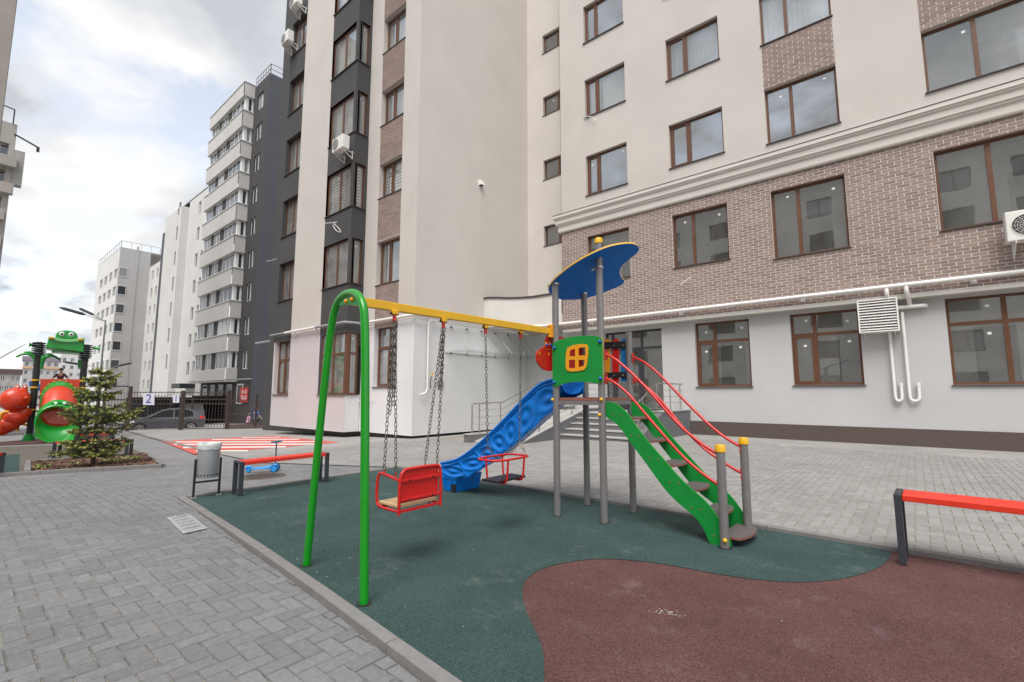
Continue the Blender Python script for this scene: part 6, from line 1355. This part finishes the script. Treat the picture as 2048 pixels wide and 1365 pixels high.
m = MB(); m.poly([cpt(s, z, -1, .012) for s, z in ((.12, .70), (.55, .82), (.62, .72), (.2, .6))]); obj('headlight', m, 'whiteframe', CR)
m = MB(); m.poly([cpt(1.16, .965, -.82), cpt(1.16, .965, .82), cpt(1.84, 1.385, .86), cpt(1.84, 1.385, -.86)]); m.v = [tuple(Vector(v) + Vector((0, 0, .03)) - cd * .03) for v in m.v]; obj('windscreen', m, 'carglass', CR)
m = MB(); m.sphere(cpt(1.32, 1.02, -1, .06), .09, 8, 5, (1, .7, .7)); obj('mirror', m, 'carpaint', CR, smooth=60)
for s in (1.42, 2.52, 3.42): m = MB(); m.tube([cpt(s, .98, -1, .004), cpt(s - .03, .34, -1, .004)], .006, 4); obj('door_seam', m, 'black', CR)
for s in (2.32, 3.28): m = MB(); m.tube([cpt(s, .86, -1, .02), cpt(s + .16, .865, -1, .02)], .018, 6); obj('door_handle', m, 'carpaint', CR)
jprof = [(.0, .45), (.0, .95), (.15, 1.1), (1.2, 1.18), (1.6, 1.75), (1.9, 1.86), (3.9, 1.86), (4.2, 1.15), (4.25, .5), (4.1, .35), (.2, .35)]
j0 = Q(386, 834, 43); j0.z = zg(j0.x) - .05; jd = Vector((j0.x, j0.y, 0)).normalized()
JC, jpt = car('white off-road car parked behind the gate, half hidden', j0, jd, [(4.25 - s, z) for s, z in jprof], 1.8, 'carwhite', (.8, 3.4), .36, winx=[[(.6, 1.2), (.75, 1.72), (2.3, 1.74), (2.5, 1.25)]])
# carport
CP = thing('carport', 'long dark carport with white roof edge behind the gate', 'carport', Q(290, 830, 40))
zc0 = 40; a, b = Q(165, 797, zc0), Q(384, 797, zc0); a.z = b.z = 1.02; fh_ = Vector((_fw.x, _fw.y, 0)).normalized()
m = MB(); m.prism([a, b, b + fh_ * 5, a + fh_ * 5], (0, 0, .12)); obj('roof', m, 'darkframe', CP); m = MB(); m.bar(a + Vector((0, 0, .07)), b + Vector((0, 0, .07)), .06, .14); obj('fascia', m, 'whiteframe', CP)
for k in range(6): q = a.lerp(b, k / 5) + fh_ * .1; m = MB(); m.bar((q.x, q.y, -1.6), (q.x, q.y, 1.02), .1, .1, (0, 1, 0)); obj('post', m, 'darkframe', CP)
m = MB(); m.prism([a + fh_ * 4.9, b + fh_ * 4.9, Vector((b.x, b.y, -1.6)) + fh_ * 4.9, Vector((a.x, a.y, -1.6)) + fh_ * 4.9], fh_ * .08); obj('back_wall', m, 'black', CP)
for k in range(7):
    z = -1.2 + .3 * k; m = MB(); m.bar(Vector((a.x, a.y, z)) + fh_ * 4.8, Vector((b.x, b.y, z)) + fh_ * 4.8, .03, .1); obj('slat', m, 'darkframe', CP)
# ================================================================== PEOPLE
def skin(name, verts, edges, radii, matname, par, sub=2):
    me = bpy.data.meshes.new(name); me.from_pydata([tuple(v) for v in verts], edges, []); me.materials.append(M[matname]); o = bpy.data.objects.new(name, me); COL.objects.link(o); o.parent = par; o.location = -par.location if par.type == 'EMPTY' else (0, 0, 0)
    md = o.modifiers.new('skin', 'SKIN'); md.use_smooth_shade = True
    for i, sv in enumerate(me.skin_vertices[0].data): r_ = radii[i]; sv.radius = r_ if isinstance(r_, tuple) else (r_, r_); sv.use_root = (i == 0)
    s_ = o.modifiers.new('sub', 'SUBSURF'); s_.levels = sub; s_.render_levels = sub; return o
def person(label, base, face, H, shirt, pants, hairm='hair', arms=None, hat=None, group=None):
    base = Vector(base); f = Vector(face); f.z = 0; f.normalize(); s = Vector((-f.y, f.x, 0)); Z = Vector((0, 0, 1)); k = H / 1.72; root = thing('person', label, 'person', base, group)
    def pt(a, b, c): return base + f * a * k + s * b * k + Z * c * k
    hd = pt(.03, 0, 1.6)
    sh = 1.40; V = [pt(0, 0, .93), pt(0, 0, 1.15), pt(0, 0, 1.36), pt(.01, 0, 1.46), pt(.02, 0, 1.56), pt(.02, 0, 1.68)]; Rr = [(.13, .10), (.13, .095), (.13, .09), (.05, .05), (.075, .08), (.06, .07)]; E_ = [(0, 1), (1, 2), (2, 3), (3, 4), (4, 5)]
    for sg in (1, -1):
        b = len(V); V += [pt(0, sg * .09, .88), pt(.02, sg * .10, .48), pt(-.02, sg * .10, .08), pt(.12, sg * .11, .03)]; Rr += [.085, .06, .04, .035]; E_ += [(0, b), (b, b + 1), (b + 1, b + 2), (b + 2, b + 3)]
        el, ha = (arms[0 if sg > 0 else 1] if arms else ((.02, .24, 1.12), (.10, .22, .90)))
        b = len(V); V += [pt(0, sg * .17, 1.38), pt(el[0], sg * el[1], el[2]), pt(ha[0], sg * ha[1], ha[2]), pt(ha[0] * 1.12 + .03, sg * ha[1], ha[2] - .05)]; Rr += [.05, .04, .03, .028]; E_ += [(2, b), (b, b + 1), (b + 1, b + 2), (b + 2, b + 3)]
    Rr = [((r_[0] * k, r_[1] * k) if isinstance(r_, tuple) else r_ * k) for r_ in Rr]; bd = skin('body', V, E_, Rr, 'skin', root)
    # shirt and trousers as slightly wider shells
    Vs = V[:3] + [V[10 - 0] if False else None]; 
    b1, b2 = 10, 18; Vs = [V[0] + Z * .02 * k, V[1], V[2], V[3] - Z * .02 * k, V[b1], V[b1].lerp(V[b1 + 1], .75), V[b2], V[b2].lerp(V[b2 + 1], .75)]
    skin('shirt', Vs, [(0, 1), (1, 2), (2, 3), (2, 4), (4, 5), (2, 6), (6, 7)], [(.155 * k, .125 * k), (.15 * k, .115 * k), (.15 * k, .11 * k), (.06 * k, .06 * k), .065 * k, .055 * k, .065 * k, .055 * k], shirt, root)
    skin('trousers', [V[0], V[6], V[7], V[8], V[14], V[15], V[16]], [(0, 1), (1, 2), (2, 3), (0, 4), (4, 5), (5, 6)], [(.15 * k, .12 * k), .10 * k, .075 * k, .06 * k, .10 * k, .075 * k, .06 * k], pants, root)
    m = MB(); m.sphere(pt(-.028, 0, 1.675), .100 * k, 14, 9, (1, 1, .86)); obj('hat' if hat else 'hair', m, hat or hairm, root, smooth=60)
    for sg in (1, -1):
        m = MB(); m.sphere(pt(.102, sg * .033, 1.625), .012 * k, 6, 4); obj('eye', m, 'black', root); m = MB(); m.sphere(pt(.02, sg * .088, 1.61), .024 * k, 6, 4, (.6, .5, 1)); obj('ear', m, 'skin', root)
    m = MB(); m.sphere(pt(.112, 0, 1.595), .017 * k, 6, 4); obj('nose', m, 'skin', root); m = MB(); m.sphere(pt(.098, 0, 1.55), .022 * k, 6, 4, (.5, 1, .3)); obj('mouth', m, 'maroon', root)
    return root
zpp = 31.0; q = Q(513, 816, zpp); person('person in a bright blue shirt behind the low wall, back turned', (q.x, q.y, q.z - 1.66), (_fw.x + .4, _fw.y, 0), 1.68, 'shirtblue', 'trousers', arms=[((.05, .24, 1.12), (.2, .26, 1.0)), ((.05, .26, 1.14), (.12, .40, 1.0))])
q = Q(498, 828, zpp); person('small child in pink with a white sun hat beside the blue shirt person', (q.x, q.y, q.z - 1.05), (.2, -1, 0), 1.05, 'pinkcloth', 'pinkcloth', hat='whitecloth')
# driver glimpsed through the side window
q = cpt(2.05, 1.02, -.55); 
# ================================================================== STREET LAMPS, CRANE
def lamp(label, px, pbase, ptop, zc, arms):
    a = Q(px, pbase, zc); b = Q(px + (pbase - ptop) * .1 * 0, ptop, zc); b.x, b.y = a.x, a.y; a.z = zg(a.x) - .1; r_ = thing('street_lamp', label, 'street lamp', a, 'street lamps beyond the gate'); m = MB(); m.tube([a, b], [.09, .055], 10); obj('pole', m, 'zinc', r_, smooth=50)
    for (ax, ay, dz) in arms:
        e_ = Q(ax, ay, zc + dz); m = MB(); m.tube([b - Vector((0, 0, .1)), b.lerp(e_, .45)], .035, 6); ar = obj('arm', m, 'zinc', r_); d_ = (e_ - b); m = MB(); m.tube([b.lerp(e_, .42), b.lerp(e_, .5), b.lerp(e_, .9), e_], [.04, .13, .13, .03], 8); obj('lamp_head', m, 'darkframe', ar, smooth=60)
    return r_
lamp('grey street lamp with two lamp arms rising behind the fir tree', 190, 862, 641, 40, ((118, 615, 0), (158, 617, 3.0)))
lamp('second street lamp with arms just above the fir tree, farther off', 205, 838, 737, 60, ((265, 726, 0), (125, 724, 0)))
CRN = thing('tower_crane', 'thin distant crane jib at the left edge below the clouds', 'crane', Q(-20, 790, 380)); a, b = Q(-20, 729, 380), Q(50, 689, 380)
m = MB()
u_ = (b - a).normalized(); v_ = Vector((0, 0, 1))
m.tube([a, b], .25, 4); m.tube([a + v_ * 1.2, b], .2, 4)
for k in range(12): m.tube([a.lerp(b, k / 12), (a + v_ * 1.2).lerp(b, (k + .5) / 12)], .12, 4)
obj('jib', m, 'zinc', CRN); m = MB(); m.bar((a.x, a.y, -4), (a.x, a.y, a.z), 1.2, 1.2, (0, 1, 0)); obj('mast', m, 'zinc', CRN)
# ================================================================== FIR TREE
tb = T(185, 935, .02); TR = thing('fir_tree', 'young fir tree with pale new tips in the bark bed', 'tree', tb); ztp = VZ(197, 735, tb.x, tb.y); th_ = ztp - tb.z
m = MB(); m.tube([tb + Vector((0, 0, -.05)), tb + Vector((0, 0, .1)), tb + Vector((.01, 0, th_ * .5)), tb + Vector((0, .01, th_ * .97))], [.055, .042, .028, .006], 8); obj('trunk', m, 'bark', TR, smooth=60)
rt_ = random.Random(11); bm1 = MB(); dk = MB(); lt = MB()
def needles(mbx, a, b, ln, cnt):
    d = (b - a); dl = d.length; dn = d.normalized(); o1 = dn.orthogonal().normalized(); o2 = dn.cross(o1)
    for i in range(int(cnt * 1.1)):
        t = rt_.random(); ang = rt_.uniform(0, 6.283); c = a + d * t; out_ = (o1 * math.cos(ang) + o2 * math.sin(ang)); ln2 = ln * 1.25; tip = c + (out_ * .8 + dn * .65).normalized() * ln2 * rt_.uniform(.7, 1.2); w_ = dn.cross(out_) * ln * .2
        mbx.poly([c - w_, c + w_, tip])
rad = [(.11, .62), (.16, .88), (.23, .80), (.33, .62), (.42, .74), (.47, .92), (.55, .66), (.66, .40), (.70, .48), (.80, .27), (.85, .33), (.93, .14)]
for hf, rd in rad:
    nbr = 7 if hf < .6 else 5; a0_ = rt_.uniform(0, 6.28)
    for k in range(nbr):
        az = a0_ + 6.283 * k / nbr + rt_.uniform(-.25, .25); L_ = rd * rt_.uniform(.5, 1.15) * .90; h0 = tb.z + th_ * hf + rt_.uniform(-.03, .03); el_ = .10 + .55 * max(0, hf - .25) + rt_.uniform(-.10, .14)
        u = Vector((math.cos(az), math.sin(az), 0)); c0_ = Vector((tb.x, tb.y, h0)); tip = c0_ + u * L_ + Vector((0, 0, L_ * el_)); mid = c0_ + u * L_ * .5 + Vector((0, 0, L_ * el_ * .38)); P_ = smoothpath([c0_, mid, tip], 1); bm1.tube(P_, [.010, .008, .006, .004][:len(P_)] if len(P_) <= 4 else .006, 5)
        needles(dk, mid.lerp(c0_, .3), tip, .034, int(90 * L_ / .5)); needles(lt, mid.lerp(tip, .75), tip + (tip - mid).normalized() * .05, .034, 26)
        side = u.cross(Vector((0, 0, 1)))
        for j in range(int(5 + 12 * L_)):
            t = .22 + .75 * (j + rt_.random()) / (6 + 12 * L_); q = c0_.lerp(tip, t) - Vector((0, 0, .12 * L_ * t * (1 - t))); sg = 1 if j % 2 else -1; l2 = (.10 + .26 * L_ * (1 - t)) * rt_.uniform(.7, 1.2); e_ = q + (side * sg * .8 + u * .62).normalized() * l2 + Vector((0, 0, rt_.uniform(-.05, .08)))
            bm1.tube([q, e_], .003, 3, caps=False); needles(dk, q, e_, .032, int(l2 * 330)); needles(lt if rt_.random() < .8 else dk, q.lerp(e_, .6), e_ + (e_ - q).normalized() * .03, .033, 24)
top_ = Vector((tb.x, tb.y, ztp)); needles(dk, top_ - Vector((0, 0, .3)), top_, .03, 130); needles(lt, top_ - Vector((0, 0, .08)), top_ + Vector((0, 0, .02)), .03, 40)
obj('limb', bm1, 'bark', TR)['kind'] = 'stuff'
obj('crown', dk, 'needle_dark', TR)['kind'] = 'stuff'; obj('young_tips', lt, 'needle_light', TR)['kind'] = 'stuff'
# ================================================================== FROG PLAY TOWER
fb0 = T(57, 882, .03); z0f = (fb0 - CAM).dot(_fw) * 1.0
fv = ray(112, 788); fv = Vector((fv.x, fv.y, 0)).normalized()
def K(a, b, dz=0.0): return PP(a / 4.265, 640 + b / 4.265, fb0 + fv * dz, fv)
def upright(px, dz, pyb=882): p = ZC(px, pyb, z0f + dz); return p
mpx = (K(430, 640) - K(4.265 + 430, 640)).length      # metres per pixel on the tower's front
FT = thing('frog_play_tower', 'play tower with green frog roof, green tube slide and black posts', 'play structure', (fb0.x, fb0.y, zg(fb0.x)))
fh2 = fv
pl_ = fb0.copy(); gz = zg(fb0.x) + .03; pr_ = K(154 * 4.265, (882 - 640) * 4.265); pr_.z = gz; zt_f = K(340, 190).z
fposts = [Vector((pl_.x, pl_.y, gz)), Vector((pr_.x, pr_.y, gz)), Vector((pl_.x, pl_.y, gz)) + fh2 * 1.25, Vector((pr_.x, pr_.y, gz)) + fh2 * 1.25]
for i, b in enumerate(fposts):
    m = MB(); m.tube([b, Vector((b.x, b.y, zt_f))], .105, 14); po = obj('post', m, 'blackmetal', FT, smooth=50)
    for k in range(7): m = MB(); m.lathe([(.12, .0), (.225 + .012 * (k % 2), .02), (.225, .06), (.12, .075)], (b.x, b.y, zt_f - .6 + k * .085), 14); obj('collar_ring', m, 'charcoal', po, smooth=40)
    for k in range(5): m = MB(); m.lathe([(.10, .0), (.24 - .02 * k, .01), (.24 - .02 * k, .05), (.10, .055)], (b.x, b.y, gz + k * .058), 14); obj('foot_ring', m, 'plastic_green', po, smooth=40)
    if i < 2:
        for py in (515, 577, 767): z = K(300, py).z; m = MB(); m.lathe([(.115, -.035), (.13, -.03), (.13, .03), (.115, .035)], (b.x, b.y, z), 14); obj('clamp', m, 'yellow', po)
def slab(name, pts, dz, th, mt, par, smooth=None, bevel=0):
    m = MB(); m.prism([K(a, b, dz) for a, b in pts], fh2 * th); return obj(name, m, mt, par, smooth, bevel)
rf = slab('frog_roof', [(392, 238), (412, 160), (424, 150), (500, 172), (560, 180), (640, 172), (708, 160), (722, 170), (716, 278), (600, 262), (480, 250)], -.25, 1.6, 'plastic_green', FT, bevel=.03)
slab('frog_lip', [(414, 140), (500, 158), (570, 168), (640, 165), (720, 150), (722, 180), (640, 190), (570, 192), (500, 184), (412, 160)], -.33, .12, 'plastic_lime', rf, bevel=.02)
slab('frog_belly', [(440, 258), (690, 280), (680, 288), (440, 272)], -.1, 1.2, 'plastic_green', rf)
dm = [(470, 165), (474, 130), (490, 105), (520, 92), (570, 88), (615, 93), (645, 108), (662, 135), (664, 172)]; slab('frog_head', dm, -.22, .9, 'plastic_green', rf, bevel=.06)
for a, b in ((528, 121), (608, 126)):
    c = K(a, b, -.24); m = MB(); m.sphere(c, .095, 14, 8, (.5, 1, 1)); ey = obj('eye', m, 'whitecloth', rf, smooth=60); m = MB(); m.sphere(c - fh2 * .045, .045, 10, 6); obj('pupil', m, 'black', ey, smooth=60)
for a, b in ((440, 155), (690, 170)): m = MB(); m.sphere(K(a, b, -.36), .10, 10, 6, (1, 1, .5)); obj('cheek_spot', m, 'orange', rf, smooth=60)
for pts_ in ([(318, 213), (262, 213), (250, 212)], [(790, 238), (832, 244), (848, 245)]): m = MB(); m.tube([K(a, b) for a, b in pts_], [.06, .06, .12], 8); obj('side_knob', m, 'plastic_green', FT, smooth=60)
# palm leaves between the posts
for pts_ in ([(318, 420), (310, 350), (285, 310), (240, 290), (190, 292), (138, 318)], [(318, 420), (312, 340), (295, 300), (260, 275), (205, 278)], [(345, 420), (358, 350), (385, 318), (430, 305), (470, 312), (515, 345)], [(345, 420), (352, 340), (380, 305), (410, 292), (450, 298)]):
    P_ = smoothpath([K(a, b, .9) for a, b in pts_], 2); n_ = len(P_); m = MB(); m.tube(P_, [.10 - .07 * i / n_ for i in range(n_)], 8); obj('palm_leaf', m, 'plastic_green', FT, smooth=60)
slab('leaf_panel', [(664, 345), (680, 335), (697, 350), (698, 380), (690, 400), (672, 420), (662, 395)], .5, .06, 'plastic_green', FT); slab('leaf_panel', [(735, 585), (765, 590), (770, 640), (812, 665), (790, 690), (730, 700)], .4, .06, 'plastic_green', FT)
# panel, tube slide
slab('front_panel', [(345, 505), (705, 508), (690, 800), (330, 795)], .0, .08, 'plastic_red', FT, bevel=.015)
slab('side_panel', [(250, 560), (245, 530), (275, 520), (290, 488), (305, 520), (345, 560), (330, 610), (285, 612)], .6, .06, 'blue', FT); slab('side_panel', [(690, 540), (730, 545), (725, 700), (685, 700)], .5, .06, 'blue', FT)
def ringpts(a, b, ra, rbb, dz, n=24, tilt=0.0):
    out_ = []
    for k in range(n): x = 6.283 * k / n; out_.append(K(a + ra * math.cos(x), b + rbb * math.sin(x), dz + tilt * math.sin(x)))
    return out_
def loft(name, rings, mt, par, caps=False):
    m = MB(); n_ = len(rings[0])
    for r_ in rings: m.v += [tuple(p) for p in r_]
    for i in range(len(rings) - 1):
        for k in range(n_): m.f.append([i * n_ + k, i * n_ + (k + 1) % n_, (i + 1) * n_ + (k + 1) % n_, (i + 1) * n_ + k]); m.m.append(0)
    return obj(name, m, mt, par, smooth=60)
tu = loft('tube_slide', [ringpts(512, 690, 158, 160, -.02), ringpts(511, 692, 156, 158, -.30), ringpts(510, 712, 154, 150, -.62)], 'plastic_green', FT)
m = MB(); m.tube(ringpts(512, 690, 160, 162, -.05), .05, 6, True); obj('tube_flange', m, 'plastic_green', tu, smooth=60)
for k in range(9): x = R(200 + 17.5 * k); m = MB(); m.sphere(K(512 + 168 * math.cos(x), 690 + 170 * math.sin(x), -.08), .035, 6, 4); obj('bolt_cap', m, 'yellow', tu)
loft('tube_section', [ringpts(510, 712, 155, 150, -.60), ringpts(507, 745, 154, 135, -.95), ringpts(503, 800, 158, 120, -1.25)], 'plastic_red', tu)
# frog mouth end: wide lip above, open chute below
mo = loft('slide_mouth', [ringpts(503, 800, 160, 122, -1.22), ringpts(495, 815, 180, 120, -1.35), ringpts(487, 870, 192, 150, -1.55), ringpts(485, 890, 196, 165, -1.70), ringpts(486, 885, 182, 150, -1.72), ringpts(492, 850, 152, 95, -1.5), ringpts(503, 820, 150, 90, -1.2)], 'plastic_green', FT)
lowc = []
for j in range(8):
    t = j / 7; lowc.append([K(300 + (670 - 300) * s / 14, 1000 + 62 * math.sin(math.pi * s / 14) * (1) - (1 - t) * 90 * (1 - math.sin(math.pi * s / 14)) - (1 - t) * 30, -1.70 - .9 * t + .0) for s in range(15)])
m = MB()
for r_ in lowc: m.v += [tuple(p) for p in r_]
for i in range(7):
    for k in range(14): m.f.append([i * 15 + k, i * 15 + k + 1, (i + 1) * 15 + k + 1, (i + 1) * 15 + k]); m.m.append(0)
obj('chute_lip', m, 'plastic_green', mo, smooth=60)
m = MB(); m.poly([K(400, 735, -1.0), K(615, 735, -1.0), K(650, 800, -1.1), K(645, 835, -1.1), K(640, 880, -1.1), K(560, 893, -1.1), K(430, 893, -1.1), K(365, 875, -1.1), K(358, 800, -1.1)]); obj('tube_inside', m, 'plastic_red', mo)
for a in (478, 552): m = MB(); m.sphere(K(a, 712, -1.45), .155, 12, 8, (1, 1, .75)); br_ = obj('brow', m, 'plastic_green', mo, smooth=60); m = MB(); m.sphere(K(a, 714, -1.58), .06, 8, 6); obj('eye', m, 'whitecloth', br_, smooth=60)
# deck inside and the boy on it
zdk = K(520, 640).z - .75; m = MB(); m.prism([fposts[0] + Vector((0, 0, zdk - gz)), fposts[1] + Vector((0, 0, zdk - gz)), fposts[3] + Vector((0, 0, zdk - gz)), fposts[2] + Vector((0, 0, zdk - gz))], (0, 0, .06)); obj('deck', m, 'charcoal', FT)
m = MB(); m.tube(smoothpath([K(150, 950, .4), K(152, 900, .4), K(190, 888, .4), K(240, 900, .4)], 2), .05, 8); obj('step_bar', m, 'yellow', FT, smooth=60); m = MB(); m.tube([K(190, 872, .5), K(320, 848, .5)], .06, 8); obj('rail_bar', m, 'slide_blue', FT, smooth=60)
hp_ = K(524, 418, .55); hk_ = 1.42; person('boy in a dark red shirt leaning over the red panel of the play tower', (hp_.x, hp_.y, hp_.z - hk_), -fh2, hk_, 'maroon', 'trousers', arms=[((.10, .34, 1.14), (.40, .26, 1.12)), ((.10, .34, 1.14), (.40, .26, 1.12))])
# orange crawler figure joined to the tower's left side
m = MB(); m.sphere(K(128, 682, -.25), 31 * mpx, 20, 12, (.8, 1.0, 1.02)); hd_ = obj('caterpillar_head', m, 'plastic_red', FT, smooth=70)
for a in (152, 215): m = MB(); m.tube([K(a, 612, -.2), K(a - 1, 575, -.2), K(a - 2, 556, -.2)], [.085, .085, .05], 8); fe = obj('feeler', m, 'plastic_red', hd_, smooth=60); m = MB(); m.sphere(K(a - 1, 572, -.26), .045, 8, 5); obj('eye', m, 'whitecloth', fe)
m = MB(); m.sphere(K(222, 668, -.62), .085, 8, 6); obj('nose', m, 'plastic_red', hd_, smooth=60)
m = MB(); m.tube(smoothpath([K(120, 735, -.66), K(150, 752, -.68), K(190, 748, -.68), K(212, 728, -.64)], 2), .012, 5); obj('smile', m, 'maroon', hd_)
for a, b, r_, s_ in ((125, 835, 28, (.7, 1.0, .86)), (60, 895, 25, (.7, 1, .84)), (205, 795, 16, (.7, 1, 1)), (5, 935, 20, (.7, 1, .8)), (-70, 945, 20, (.7, 1, .8))): m = MB(); m.sphere(K(a, b, -.15), r_ * mpx, 16, 10, s_); obj('caterpillar_body', m, 'plastic_red', FT, smooth=70)
m = MB(); m.tube(smoothpath([K(-10, 870, -.6), K(5, 810, -.6), K(40, 785, -.6), K(75, 790, -.6)], 2), .07, 8); obj('handle', m, 'orange', FT, smooth=60)
# benches by the other play area
def bench2(label, a, b, hgt=.43, dpt=.25):
    pa, pb_ = T(*a, .03), T(*b, .03); dd = (pb_ - pa); dd.z = 0; nn_ = Vector((-dd.y, dd.x, 0)).normalized(); bench(label, pa, pb_, nn_, hgt, dpt, 3)
bench2('red bench just behind the fir tree and bark bed', (104, 919), (250, 914))
bench2('red bench farther behind the fir tree, next to the tube slide', (148, 894), (219, 891))
bench2('red bench mostly cut off by the left edge of the picture', (-90, 966), (5, 952))
